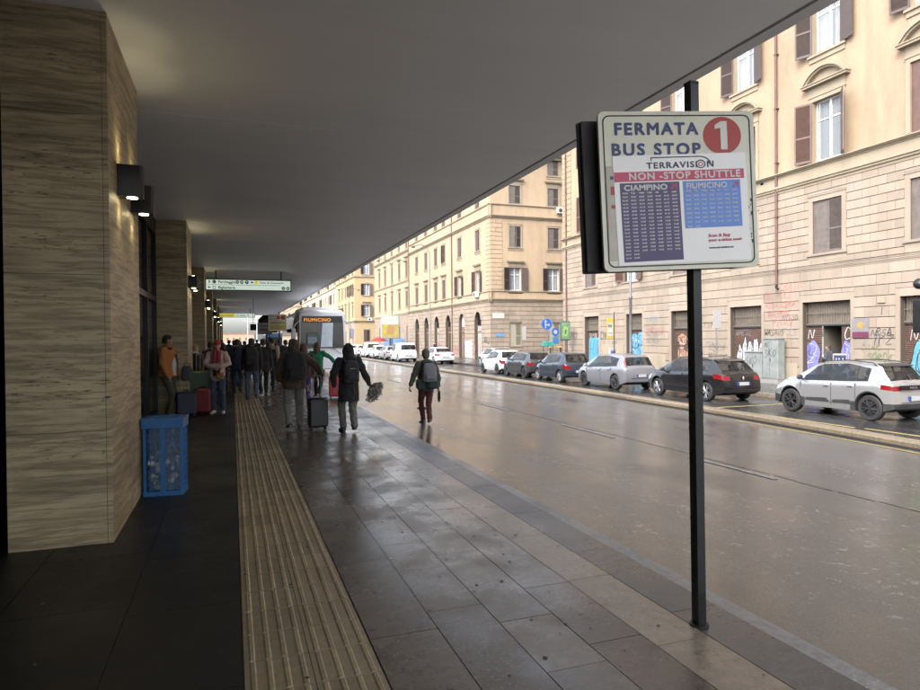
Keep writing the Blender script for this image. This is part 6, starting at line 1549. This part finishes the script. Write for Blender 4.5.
def person(label,x,y,rz,Ht,z=0,pose=None,top=None,legs=None,shoes=None,hair=None,skin=0,vox=.012,cat='person',group=None):
    p=dict(lfoot=(-.10,.0,0),rfoot=(.10,.0,0),lhand=None,rhand=None,lean=0,head=0,nod=0,le=(-.5,-1,.1),re=(.5,-1,.1),lh=0,rh=0,fat=1.0,sh=1.0,curl=.5,footz=(0,0)); p.update(pose or {})
    k=Ht/1.75; t=thing('person',label,cat,(x,y,z),rz,group); sk=skin_m[skin]; fat=p['fat']
    drop=p.get('drop',.0)
    pel=V(0,0,(.93-drop)*k); lean=p['lean']; ch=V(0,lean*.30,1.26*k-drop*k); neck=V(0,lean*.42+.0,1.47*k-drop*k); sh=.175*k*p['sh']
    LS,RS=V(-sh,lean*.4,(1.415-drop)*k),V(sh,lean*.4,(1.415-drop)*k)
    hc=neck+V(0,.025*k+lean*.1,.145*k)
    legsP=[]
    for s,nm,h in ((-1,'lfoot',0),(1,'rfoot',1)):
        f=Vector(p[nm]); heel=p['footz'][h]
        hip=V(s*.085*k,0,(.90-drop)*k); ank=V(f.x,f.y,f.z+(.085+heel)*k)
        kn,ank=ik(hip,ank,.435*k,.42*k,V(s*.12,1,0)); legsP.append((hip,kn,ank,heel))
    arms=[]
    for s,nm,hn,S_ in ((-1,'lhand','le',LS),(1,'rhand','re',RS)):
        tgt=Vector(p[nm]) if p[nm] else V(s*(sh+.07),.04,.80*k-drop*k)
        el,wr=ik(S_,tgt,.29*k,.255*k,Vector(p[hn])); arms.append((S_,el,wr,s))
    def headM(): return Matrix.Translation(hc)@Matrix.Rotation(p['head'],4,'Z')@Matrix.Rotation(p['nod'],4,'X')
    HM=headM()
    # body: one continuous surface with head, hands and limbs
    mb=MB()
    mb.loft([ellring(pel+V(0,0,-.10*k),.10*k,.08*k),ellring(pel,.145*k*fat,.10*k*fat),ellring(pel.lerp(ch,.45),.125*k*fat,.085*k*fat),ellring(ch,.15*k*fat,.10*k*fat),ellring(neck+V(0,0,-.05*k),.13*k,.07*k),ellring(neck+V(0,0,.0),.055*k,.055*k)])
    chain(mb,[neck+V(0,-.01,-.05*k),neck+V(0,.0,.03*k),hc+V(0,-.01,-.03*k)],[.062*k,.054*k,.054*k])
    for a,e,w,s in arms: chain(mb,[V(a.x*.5,a.y,a.z-.01),a,a.lerp(e,.5),e,e.lerp(w,.4),w],[.05*k,.052*k,.046*k,.038*k,.036*k,.025*k]); hand(mb,w,e,s,p['curl'],1.02*k)
    for (h,kn,an,heel) in legsP: chain(mb,[h,h.lerp(kn,.5),kn,kn.lerp(an,.35),an],[.085*k,.075*k,.053*k,.052*k,.036*k])
    mb.M=HM; kk=k
    mb.ball((0,-.008*kk,.015*kk),(.076*kk,.095*kk,.100*kk),18); mb.ball((0,.022*kk,-.055*kk),(.055*kk,.060*kk,.060*kk),14); mb.ball((0,.050*kk,-.088*kk),(.026*kk,.024*kk,.020*kk),10)
    mb.loft([[(q*.008*kk,.078*kk,.03*kk) for q in (-1,1)]+[(q*.006*kk,.09*kk,.03*kk) for q in (1,-1)],[(q*.016*kk,.07*kk,-.022*kk) for q in (-1,1)]+[(q*.011*kk,.112*kk,-.020*kk) for q in (1,-1)],[(q*.014*kk,.07*kk,-.034*kk) for q in (-1,1)]+[(q*.009*kk,.096*kk,-.034*kk) for q in (1,-1)]])
    for s in (-1,1):
        mb.ball((s*.077*kk,-.005*kk,-.005*kk),(.012*kk,.020*kk,.032*kk),10); mb.ball((s*.030*kk,.068*kk,.030*kk),(.026*kk,.016*kk,.010*kk),8); mb.ball((s*.042*kk,.048*kk,-.022*kk),(.022*kk,.024*kk,.022*kk),8)
    mb.ball((0,.078*kk,-.056*kk),(.026*kk,.012*kk,.012*kk),8)
    mb.M=None
    body=remesh(mb,'body',sk,t,min(vox,.0105) if vox<.014 else .016,2)
    if p.get('face',False):
        em=MB(HM); 
        for s in (-1,1): em.ball((s*.030*k,.080*k,.012*k),(.012*k,.008*k,.006*k),10)
        em.build('eyes',flat('eye dark',(.03,.02,.02),.2),t,True)
        em=MB(HM); em.ball((0,.0885*k,-.058*k),(.024*k,.006*k,.006*k),10); em.build('mouth',flat('lips',(.30,.12,.10),.5),t,True)
    hd=hair or {}
    kind=hd.get('kind','short'); col=hd.get('col',(.03,.02,.015))
    hm=m_cloth('hair %.2f %.2f %.2f'%col,col,.4,70,.7)
    if kind!='none':
        mb=MB(HM)
        mb.loft([[(rx*k*math.cos(2*PI*j/20),(cy+ry*math.sin(2*PI*j/20))*k,(z_+ (.045 if math.sin(2*PI*j/20)>.3 else 0)*f_)*k) for j in range(20)] for rx,ry,cy,z_,f_ in ((.060,.045,-.055,-.07,0),(.082,.080,-.032,-.03,0),(.086,.098,-.014,.03,1),(.082,.098,-.008,.07,.3),(.058,.072,-.008,.108,0),(.02,.03,-.01,.124,0))])
        if kind=='long':
            chain(mb,[(0,-.05*k,.02*k),(0,-.085*k,-.10*k),(0,-.10*k,-.24*k)],[.085*k,.082*k,.062*k]); 
            for s in (-1,1): chain(mb,[(s*.062*k,-.02*k,.02*k),(s*.075*k,-.03*k,-.10*k),(s*.07*k,-.05*k,-.2*k)],[.03*k,.034*k,.026*k])
        if kind=='bun': mb.ball((0,-.12*k,.04*k),(.045*k,.04*k,.045*k),10)
        remesh(mb,'hair',hm,t,.010,2,(.006,45))
    if 'hat' in hd:
        mb=MB(HM); b=hd.get('low',-.005)
        mb.loft([[(rx*k*math.cos(2*PI*j/22),(-.008+ry*math.sin(2*PI*j/22))*k,z_*k+(.03*k*math.sin(2*PI*j/22) if i<2 else 0)) for j in range(22)] for i,(rx,ry,z_) in enumerate(((.088,.104,b+.02),(.092,.108,b+.045),(.090,.105,.075),(.075,.088,.115),(.04,.05,.142),(.01,.012,.148)))])
        remesh(mb,'hat',hd['hat'],t,.009,1,(.003,60))
    # trousers
    if legs:
        mb=MB(); r=legs.get('r',1.0)
        mb.loft([ellring(pel+V(0,0,-.13*k),.09*k*fat,.085*k*fat),ellring(pel+V(0,0,-.04*k),.158*k*fat,.115*k*fat),ellring(pel+V(0,0,.12*k),.145*k*fat,.10*k*fat)])
        for (h,kn,an,heel) in legsP:
            u=(an-kn).normalized(); end=an-u*.015*k
            chain(mb,[h+V(0,0,.0),h.lerp(kn,.5),kn,kn.lerp(an,.5),end],[.100*k*fat,.088*k*r,.070*k*r,.066*k*r,.060*k*r*legs.get('cuff',1)])
        remesh(mb,'trousers',legs['mat'],t,vox,1,(.012,15))
    # shoes
    if shoes:
        for (h,kn,an,heel),nm in zip(legsP,('lfoot','rfoot')):
            sg=-1 if nm=='lfoot' else 1; f=V(0,1,0); 
            tilt=-heel*2.6; M_=Matrix.Translation(V(an.x,an.y,an.z-.085*k+(heel*.0)))@Matrix.Rotation(-sg*R(8),4,'Z')
            Rt=Matrix.Translation((0,.10*k,0))@Matrix.Rotation(tilt,4,'X')@Matrix.Translation((0,-.10*k,0))
            # when the heel is raised the ball of the foot stays low
            mb=MB(M_@Rt); rings=[]
            for yy_,w_,h_ in ((-.065,.025,.05),(-.055,.036,.085),(-.01,.038,.10),(.06,.040,.075),(.12,.046,.055),(.17,.042,.045),(.20,.025,.032)):
                rings.append([(w_*k*math.cos(2*PI*j/14),yy_*k,max(0,h_*k*(.5+.5*math.sin(2*PI*j/14)))) for j in range(14)])
            mb.loft(rings); 
            mb.build('shoe',shoes,t,True,60)
    # jacket or coat
    if top:
        m=top['mat']; hem=top.get('hem',.82)*k; thick=top.get('t',.03)*k; fl=top.get('flare',1.0); mb=MB()
        hx=.16*k*fat+thick*.6
        hz=hem-drop*k
        mb.loft([ellring((0,0,hz),hx*fl,(.115*k*fat+thick)*fl,20),ellring((0,0,lerp(hz,pel.z,.6) if hz<pel.z else hz+.03),hx*(1+(fl-1)*.5),(.12*k*fat+thick),20),ellring(pel.lerp(ch,.5),.145*k*fat+thick,.10*k*fat+thick,20),ellring(ch+V(0,0,.02),.165*k*fat+thick,.115*k*fat+thick,20),ellring(neck+V(0,0,-.09*k),.175*k*p['sh']+thick*.4,.095*k+thick,20),ellring(neck+V(0,0,-.035*k),.10*k,.085*k,20),ellring(neck+V(0,0,.015*k),.075*k,.078*k,20)])
        for a,e,w,s in arms:
            u=(w-e).normalized(); chain(mb,[V(a.x*.55,a.y,a.z+.0),a+V(0,0,-.01),a.lerp(e,.5),e,e.lerp(w,.5),w-u*.01],[.07*k,.060*k+thick*.7,.056*k+thick*.5,.050*k+thick*.5,.047*k+thick*.4,.036*k+thick*.3])
        if top.get('hood')=='up':
            mb.loft([ellring(neck+V(0,-.01,-.03*k),.12*k,.11*k,18),ellring(hc+V(0,-.028*k,-.05*k),.108*k,.108*k,18),ellring(hc+V(0,-.03*k,.03*k),.108*k,.112*k,18),ellring(hc+V(0,-.025*k,.10*k),.08*k,.09*k,18),ellring(hc+V(0,-.02*k,.138*k),.03*k,.03*k,18)])
        if top.get('hood')=='down': mb.ball(neck+V(0,-.10*k,-.02*k),(.125*k,.07*k,.085*k),14); chain(mb,[neck+V(-.09*k,-.02*k,-.0*k),neck+V(-.05*k,.07*k,-.06*k)],[.035*k,.025*k]); chain(mb,[neck+V(.09*k,-.02*k,0*k),neck+V(.05*k,.07*k,-.06*k)],[.035*k,.025*k])
        if top.get('collar'): mb.loft([ellring(neck+V(0,0,-.03*k),.09*k,.085*k),ellring(neck+V(0,.005,.05*k),.085*k,.085*k)])
        remesh(mb,top.get('name','jacket'),m,t,vox,1,(top.get('fold',.015),12))
    p['HM']=HM; p['neck']=neck; p['ch']=ch; p['arms']=arms; p['pel']=pel; p['k']=k
    return t,p
def backpack(label,host,hp,mat,w=.30,h=.44,d=.17,z0=1.02,strap=None,back=.13,piping=None):
    x,y,z=host.location; t=thing('backpack',label,'backpack',(x,y,z),host.rotation_euler[2]); k=hp['k']; by=-(back+.03)*k+hp['lean']*.3
    mb=MB(); rings=[]
    for fz,fw,fd in ((0,.82,.8),(.06,.98,1),(.4,1,1),(.75,.95,.9),(.93,.75,.62),(1,.45,.3)):
        n=20; ring=[]
        for j in range(n):
            a=2*PI*j/n; c,s=math.cos(a),math.sin(a); q=1/((abs(c)**4+abs(s)**4)**.25); ring.append((c*q*w/2*fw*k,by-d/2*k+s*q*d/2*fd*k,(z0+h*fz)*k))
        rings.append(ring)
    mb.loft(rings); remesh(mb,'bag',mat,t,.012,1,(.007,14))
    mb=MB(); mb.bevbox(-w*.38*k,w*.38*k,by-d*k-.035*k,by-d*k+.02,(z0+.05)*k,(z0+h*.48)*k,.03*k); mb.build('front_pocket',mat,t,True)
    sm=strap or mat
    for s in (-1,1):
        mb=MB(); nk=hp['neck']; pts=[(s*.10*k,by,(z0+h*.92)*k),(s*.115*k,-.06*k+hp['lean']*.4,nk.z-.005*k),(s*.12*k,.08*k+hp['lean']*.4,nk.z-.05*k),(s*.135*k,.165*k+hp['lean']*.3,nk.z-.2*k),(s*.175*k,.05*k+hp['lean']*.25,nk.z-.38*k),(s*.13*k,by,(z0+.06)*k)]
        mb.tube(pts,.020*k,6); mb.build('strap',sm,t,True)
    mb=MB(); mb.tube([(-.04,by-.02,(z0+h*.97)*k),(-.03,by-.03,(z0+h*1.05)*k),(.03,by-.03,(z0+h*1.05)*k),(.04,by-.02,(z0+h*.97)*k)],.009,6); mb.build('grab_handle',sm,t,True)
    if piping: mb=MB(); mb.box(-.05*k,.05*k,by-d*k-.012,by-d*k+.01,(z0+h*.62)*k,(z0+h*.65)*k); mb.build('badge',piping,t)
    return t
def suitcase(label,x,y,rz,w,d,h,mat,handle=.42,ribs=True,hm=None,grp=None,tilt=0):
    t=thing('suitcase',label,'suitcase',(x,y,0),rz,grp); t.rotation_euler[0]=tilt
    mb=MB(); mb.bevbox(-w/2,w/2,-d/2,d/2,.055,h,.035); mb.build('shell',mat,t,True)
    if ribs:
        mb=MB(); n=6
        for i in range(n): 
            xx=-w/2+.06+(w-.12)*i/(n-1); mb.box(xx-.008,xx+.008,-d/2-.005,-d/2+.01,.10,h-.05); mb.box(xx-.008,xx+.008,d/2-.01,d/2+.005,.10,h-.05)
        mb.build('ribs',mat,t)
    mb=MB(); mb.box(-w/2-.001,w/2+.001,-.006,.006,.06,h+.001) ; mb.build('zip_seam',seam_m,t)
    for sx in (-1,1):
        for sy in (-1,1):
            mb=MB(); mb.cyl((sx*(w/2-.05)-.012,sy*(d/2-.05),.026),.026,.024,12,'x'); mb.box(sx*(w/2-.05)-.016,sx*(w/2-.05)+.016,sy*(d/2-.05)-.02,sy*(d/2-.05)+.02,.035,.06); mb.build('wheel',black,t)
    mb=MB(); mb.tube([(-.07,d/2-.03,h),(-.05,d/2-.03,h+.035),(.05,d/2-.03,h+.035),(.07,d/2-.03,h)],.011,6); mb.build('carry_handle',black,t)
    if handle:
        mb=MB()
        for s in (-1,1): mb.tube([(s*.075,d/2-.05,h-.02),(s*.075,d/2-.05,h+handle)],.008,8)
        mb.tube([(-.085,d/2-.05,h+handle),(.085,d/2-.05,h+handle)],.014,8); mb.build('pull_handle',hm or steel,t)
    return t
def cl(n,c,v=.2,s=40): return m_cloth(n,c,v,s)
denim=cl('dark denim',(.03,.045,.085)); dk=cl('black cloth',(.012,.012,.014)); dk2=cl('charcoal cloth',(.022,.022,.026)); olive=cl('dark olive trousers',(.05,.05,.035)); brownc=cl('dark brown coat',(.055,.035,.022)); orangec=cl('rust orange jacket cloth',(.34,.13,.03)); greent=cl('green coat cloth',(.01,.17,.085)); greyt=cl('grey jersey trousers',(.16,.155,.145)); maroon=cl('maroon trousers',(.075,.018,.016)); pinkc=cl('pale pink jacket',(.46,.33,.29)); redk=cl('red knit',(.38,.04,.025),.3,90); redscarf=cl('red scarf cloth',(.25,.03,.04)); greenk=m_stripe('striped knit hat',(.04,.045,.03),(.15,.16,.10),'Z',9); olivej=cl('olive grey jacket',(.055,.060,.045)); greybag=cl('grey rucksack cloth',(.16,.16,.17)); pattern=m_stripe('patterned trousers',(.06,.058,.05),(.22,.21,.18),'DIAGONAL',15); purplet=cl('violet trousers',(.06,.05,.16)); whitesh=cl('pale printed shirt',(.5,.5,.47)); tanv=cl('tan padded vest',(.35,.25,.19)); shoeb=flat('black shoe',(.015,.015,.015),.4); shoew=flat('white trainer',(.6,.58,.54),.5,0,.1,12); shoet=flat('beige trainer',(.36,.32,.25),.6,0,.1,12)
# 1 man in orange brown jacket
t,p=person('man in an open rust orange jacket leaning by the second column, hands in pockets',-1.38,15.72,R(-112),1.86,pose=dict(lfoot=(-.11,-.05,0),rfoot=(.13,.10,0),lhand=(-.22,.12,.93),rhand=(.20,.10,.95),le=(-1,-.6,.2),re=(1,-.6,.2),head=R(28),nod=R(-6),fat=1.12,face=True),
    top=dict(mat=orangec,hem=.86,t=.045,collar=True,fold=.014),legs=dict(mat=olive,r=.95),shoes=shoet,skin=1)
mb=MB(); 
mb.loft([ellring((0,.07,.93),.105,.135,16),ellring((0,.075,1.15),.10,.150,16),ellring((0,.06,1.38),.085,.120,16),ellring((0,.03,1.52),.05,.05,16)]); remesh(mb,'shirt',whitesh,t,.012,1,(.005,12))
mb=MB(); chain(mb,[(0,.215,1.40),(.0,.24,1.2),(.01,.235,1.0)],[.022,.014,.01]); mb.build('bag_strap',black,t,True)
mb=MB(); mb.loft([ellring((0,.02,1.50),.085,.09),ellring((0,.025,1.565),.086,.09),ellring((0,.025,1.56),.07,.074)],False,False); mb.build('dark_collar',dk,t,True)
# 2 person bent behind, fair hair with pale scarf
t,p=person('fair haired person in a black coat and pale scarf behind the suitcases',-1.02,18.9,R(-60),1.62,pose=dict(lean=.12,nod=R(-18)),top=dict(mat=dk,hem=.55,hood='down'),legs=dict(mat=dk2),shoes=shoeb,hair=dict(kind='bun',col=(.28,.17,.08)))
mb=MB(); nk=p['neck']; mb.loft([ellring(nk+V(0,0,-.05),.13,.12),ellring(nk+V(0,0,.0),.12,.115),ellring(nk+V(0,.01,.05),.09,.09)]); remesh(mb,'scarf',cl('pale scarf',(.40,.40,.38)),t,.012,1,(.012,20))
# 3 woman with red beanie, facing the camera
t,p=person('woman in a red beanie, red scarf and pale pink jacket holding papers',-.33,16.1,R(172),1.72,pose=dict(lfoot=(-.12,.03,0),rfoot=(.09,-.02,0),lhand=(-.10,.30,1.10),rhand=(.06,.30,1.08),le=(-1,-.3,-.3),re=(1,-.3,-.3),nod=R(-14),head=R(10),face=True),
    top=dict(mat=pinkc,hem=.78,t=.03,hood='down'),legs=dict(mat=denim,r=1.08),shoes=shoew,hair=dict(kind='short',hat=redk,col=(.10,.05,.03)))
mb=MB(); nk=p['neck']; mb.loft([ellring(nk+V(0,.01,-.05),.12,.115),ellring(nk+V(0,.01,.04),.10,.10)]); chain(mb,[nk+V(-.05,.10,-.03),nk+V(-.06,.165,-.2),nk+V(-.05,.18,-.40)],[.05,.05,.04]); chain(mb,[nk+V(.04,.10,-.03),nk+V(.05,.165,-.2),nk+V(.05,.175,-.34)],[.045,.05,.04]); remesh(mb,'scarf',redscarf,t,.012,1,(.010,20))
mb=MB(); mb.loft([ellring((0,.075,.88),.10,.095),ellring((0,.08,1.2),.095,.105)]); mb.build('dark_top',dk,t,True)
tt=thing('shoulder_bag','small brown leather bag worn at the hip of the woman in the red beanie','bag',tuple(t.location),t.rotation_euler[2]); mb=MB(); mb.bevbox(-.17,-.0,.17,.24,.80,.95,.02); mb.build('pouch',flat('brown leather',(.22,.10,.04),.5),tt,True); mb=MB(); mb.tube([(-.02,.2,.94),(.07,.18,1.2),(.13,.09,1.43),(.10,-.08,1.47),(-.10,-.17,1.2),(-.19,.0,.98),(-.16,.2,.94)],.009,6); mb.build('strap',black,tt,True)
tt=thing('papers','white folded papers in the hands of the woman in the red beanie','papers',tuple(t.location),t.rotation_euler[2]); mb=MB(Matrix.Translation((-.02,.37,1.13))@Matrix.Rotation(R(-40),4,'X')); mb.box(-.11,.10,-.07,.07,0,.006); mb.box(-.08,.11,-.06,.06,.007,.011); mb.build('sheet',signwhite,tt)
# luggage by the second column
suitcase('navy suitcase with its pull handle up beside the man in orange',-.99,15.62,R(8),.42,.26,.56,flat('navy case cloth',(.018,.02,.045),.6),.55,False,grp='luggage by the second column')
tt=thing('hand_bag','grey bag slung on the handle of the navy suitcase','bag',(-.97,15.70,.80)); mb=MB(); mb.loft([ellring((0,0,.0),.09,.06),ellring((0,0,.05),.13,.075),ellring((0,.0,.26),.12,.07),ellring((0,0,.34),.07,.05)]); remesh(mb,'pouch',cl('slate bag cloth',(.05,.055,.06)),tt,.012,1,(.008,12)); mb=MB(); mb.tube([(-.08,0,.28),(-.05,.01,.40),(.05,.01,.40),(.08,0,.28)],.01,6); mb.build('strap',dk,tt)
suitcase('dark red suitcase next to the navy one',-.66,15.98,R(-5),.36,.25,.60,flat('dark red case',(.16,.015,.02),.35),0,grp='luggage by the second column')
suitcase('large green ribbed suitcase behind the dark red one',-.74,16.5,0,.52,.32,.98,flat('green case',(.018,.065,.025),.4),.40,grp='luggage by the second column') 
# walkers with their backs to us
walkA=dict(lfoot=(-.10,.22,0),rfoot=(.09,-.24,0),footz=(0,.05),drop=.02); walkB=dict(lfoot=(-.09,-.22,0),rfoot=(.10,.20,0),footz=(.05,0),drop=.02)
# brown hooded man pulling the black suitcase
t,p=person('walker in a brown hooded jacket and light grey trousers pulling a black suitcase',1.10,12.5,R(2),1.76,pose=dict(walkB,lfoot=(-.10,-.10,0),rfoot=(.12,.14,0),lhand=(-.27,.10,.95),rhand=(.52,.0,1.02),re=(.8,-.5,-.4),head=R(20),fat=1.15,curl=1.3),top=dict(mat=brownc,hem=.80,t=.05,hood='up',fold=.014),legs=dict(mat=greyt,r=1.10),shoes=shoeb,vox=.012)
backpack('large black backpack of the walker in the brown hooded jacket',t,p,dk,.36,.52,.2,.96,back=.15)
suitcase('black upright suitcase pulled by the walker in the brown hooded jacket',1.52,12.36,R(3),.36,.25,.61,flat('black case shell',(.012,.012,.013),.45,0,.1),.41)
# hooded woman in black with patterned trousers
t,p=person('hooded walker in a long black coat and black and white patterned trousers',2.02,11.82,R(4),1.66,pose=dict(lfoot=(-.07,.16,0),rfoot=(.05,-.22,0),footz=(0,.05),drop=.02,lhand=(-.28,-.02,.86),rhand=(.40,.02,.86),re=(1,-.6,.1),le=(-1,-.8,.1),curl=1.1),top=dict(mat=dk,hem=.62,t=.045,hood='up',flare=1.12,name='coat'),legs=dict(mat=pattern,r=1.12),shoes=shoeb)
backpack('small black backpack on the hooded walker in the long black coat',t,p,dk2,.29,.42,.15,.98,piping=flat('grey badge',(.3,.3,.3),.5),back=.14)
# bunch of grey feathery stalks carried in the right hand
def bunch():
    tt=thing('dried_bouquet','bunch of grey dried plumes carried head down by the hooded walker','bouquet',(2.40,11.83,.90)); tt.scale=(.72,.8,1.15); rnd=random.Random(3)
    mb=MB(); 
    for i in range(12):
        a=rnd.uniform(-.4,1.3); b=rnd.uniform(-.5,.5); mb.tube([(-.04,-.0,.03),(.05+.1*math.sin(a)*.7,b*.05,-.06),(.08+.18*math.sin(a),b*.2,-.10-.2*math.cos(a))],.005,5)
    mb.build('stems',flat('stem',(.12,.11,.08),.8),tt)
    mb=MB(); 
    for i in range(900):
        q=rnd.random(); a=rnd.uniform(-.5,1.7); rr_=rnd.uniform(.06,.30); b=rnd.uniform(-.12,.12)
        c=Vector((.06+rr_*math.sin(a),b,-.03-rr_*math.cos(a)*.95)); u=Vector((rnd.uniform(-1,1),rnd.uniform(-1,1),rnd.uniform(-1,1))).normalized(); v=u.orthogonal().normalized(); s=rnd.uniform(.02,.045)
        mb.face([c-u*s,c+v*s*.35,c+u*s,c-v*s*.35],i%3)
    mb.build('plumes',[flat('plume grey',(.22,.21,.19),.9),flat('plume dark',(.06,.055,.05),.9),flat('plume pale',(.38,.36,.32),.9)],tt)
bunch()
# green coat woman with a red case
t,p=person('long haired woman in a green coat pulling a red suitcase towards the bus',2.33,19.0,R(-22),1.66,pose=dict(walkA,lhand=(-.26,.05,.92),rhand=(.52,.10,1.0),re=(1,-.5,-.2)),top=dict(mat=greent,hem=.72,t=.035,flare=1.08,name='coat'),legs=dict(mat=dk,r=.9),shoes=shoew,hair=dict(kind='long',col=(.07,.04,.025)),vox=.013)
suitcase('bright red suitcase pulled by the woman in the green coat',2.84,18.75,R(-8),.42,.26,.62,flat('bright red case',(.45,.02,.03),.35,0,.1,coat=.3),.38)
# others ahead
t,p=person('walker half hidden behind the brown hooded one, violet trousers',1.58,15.4,R(0),1.66,pose=dict(walkA),top=dict(mat=cl('wine jacket',(.05,.02,.025)),hem=.84,hood='down'),legs=dict(mat=purplet,r=.85),shoes=shoew,hair=dict(kind='long',col=(.10,.05,.03)),vox=.013)
t,p=person('walker in a black jacket and blue jeans beside the ribbed yellow strip',.52,19.2,R(0),1.80,pose=dict(walkA,lfoot=(-.11,.10,0),rfoot=(.11,-.1,0),sh=1.08),top=dict(mat=dk,hem=.82,t=.045,hood='down'),legs=dict(mat=cl('blue denim',(.06,.09,.14)),r=1.05),shoes=shoeb,vox=.013)
backpack('black backpack of the walker in blue jeans',t,p,dk2,.34,.46,.18,1.0)
t,p=person('tall walker all in black just ahead of the one in blue jeans',.90,20.7,R(4),1.78,pose=dict(walkB),top=dict(mat=dk,hem=.75,t=.04),legs=dict(mat=dk),shoes=shoeb,vox=.014)
t,p=person('person in a tan padded vest farther along the platform',1.36,24.0,R(-30),1.80,pose=dict(walkA),top=dict(mat=tanv,hem=.84,t=.045),legs=dict(mat=dk),shoes=shoeb,vox=.015)
t,p=person('person in a brown coat walking on the ribbed strip ahead',.08,26.5,R(5),1.74,pose=dict(walkB),top=dict(mat=cl('brown wool coat',(.10,.055,.03)),hem=.70,t=.04,name='coat'),legs=dict(mat=dk),shoes=shoeb,vox=.015,hair=dict(kind='short',col=(.05,.03,.02)))
crowd=[(1.15,22.3,1.68,dk,'in black with long hair between the walkers and the kerb'),(.15,21.6,1.78,cl('navy anorak',(.02,.025,.05)),'in a navy anorak on the ribbed strip, just ahead'),(-.62,21.0,1.70,cl('grey brown jacket',(.07,.06,.05)),'in a grey brown jacket beside the third column'),(1.95,25.6,1.74,dk2,'in charcoal by the kerb, right of the tan vest'),(.25,24.5,1.70,dk2,'in a charcoal coat close behind the walker in blue jeans'),(-.30,23.2,1.66,dk,'in a black coat left of the strip, just past the suitcases'),(.75,27.5,1.82,dk,'tall in black in the middle of the group'),(1.75,28.5,1.68,cl('grey wool coat',(.10,.10,.105)),'in a grey coat near the kerb before the bus'),(-.55,27.0,1.74,cl('dark green parka',(.03,.045,.03)),'in a dark green parka beside the third column'),(-.45,30.5,1.76,dk,'in a dark jacket left of the strip, third beyond the suitcases'),(.55,31.5,1.70,dk2,'in charcoal near the middle of the platform far ahead'),(-.15,35,1.75,dk,'in black walking on the strip far ahead'),(1.0,36,1.8,brownc,'in dark brown far ahead under the second sign'),(.4,40,1.72,dk,'in black farther down the platform'),(-.6,42,1.75,denim,'in a denim jacket by the far columns'),(2.2,33,1.74,denim,'in a blue jacket near the front of the bus'),(1.6,46,1.76,dk2,'in charcoal near the end of the platform')]
for i,(x,y,h,m_,lb) in enumerate(crowd):
    person('person '+lb,x,y,R(random.uniform(-15,15)),h,pose=dict(walkA if i%2 else walkB),top=dict(mat=m_,hem=.75+.05*(i%2),t=.045,hood='down' if i%3 else None),legs=dict(mat=[dk,denim,dk2][i%3]),shoes=shoeb,vox=.017,group='crowd far along the platform',hair=dict(kind='long' if i in (0,5,8) else 'short',col=(.04,.025,.018)))
# 12 walker with striped knit hat on the road
t,p=person('walker on the wet road in a striped knit hat, olive jacket and maroon trousers',4.04,13.6,R(0),1.68,z=-.185,pose=dict(lfoot=(-.02,.18,0),rfoot=(.0,-.26,0),footz=(0,.06),drop=.02,lhand=(-.40,-.12,.86),le=(-1,-.3,0),rhand=(.30,.04,.84),re=(1,-.5,0),curl=.9),top=dict(mat=olivej,hem=.80,t=.04,hood='down'),legs=dict(mat=maroon,r=.98),shoes=flat('two tone shoe',(.12,.11,.11),.5),hair=dict(kind='short',hat=greenk,col=(.05,.03,.02),low=-.05))
backpack('grey and black rucksack of the walker on the road',t,p,greybag,.33,.42,.20,1.0,strap=dk,back=.14)
tt=thing('side_bag','dark green shoulder bag at the hips of the walker on the road','bag',tuple(t.location)); mb=MB(); mb.bevbox(-.28,-.06,-.24,-.12,.80,1.02,.03); mb.bevbox(-.05,.19,-.36,-.16,.80,1.0,.04); mb.build('bag',cl('bottle green cloth',(.018,.035,.028)),tt,True)
tt=thing('umbrella','short folded dark umbrella hanging from the hand of the walker on the road','umbrella',tuple(t.location)); mb=MB(); mb.lathe([(.008,.80),(.012,.74),(.03,.70),(.036,.58),(.030,.50),(.006,.47)],(.315,.06,0),seg=10); mb.build('folded_canopy',dk,tt,True); mb=MB(); mb.cyl((.315,.06,.74),.012,.12,8); mb.build('handle',black,tt)
# 13 man in the doorway
t,p=person('man in a dark jacket standing in the open doorway across the road',23.5,20.05,R(18),1.74,z=-.4,pose=dict(lhand=(-.1,.25,1.15),head=R(10)),top=dict(mat=cl('dark slate jacket',(.035,.04,.05)),hem=.8,collar=True),legs=dict(mat=dk2),shoes=shoeb,vox=.013,skin=1)
person('person standing on the pavement by the arched doors',21.6,69,R(30),1.72,z=-.4,top=dict(mat=dk,hem=.8),legs=dict(mat=dk2),shoes=shoeb,vox=.017)
# two cigarette ends and a leaf scatter on the road
tt=thing('litter','small dark squashed litter lying on the wet road near the walker','litter',(4.9,16.9,rz_(4.9)+.002)); mb=MB(); mb.lathe([(.16,0),(.13,.03),(.05,.05)],seg=9); mb.build('rag',dk,tt)
bpy.data.scenes.remove(TS)
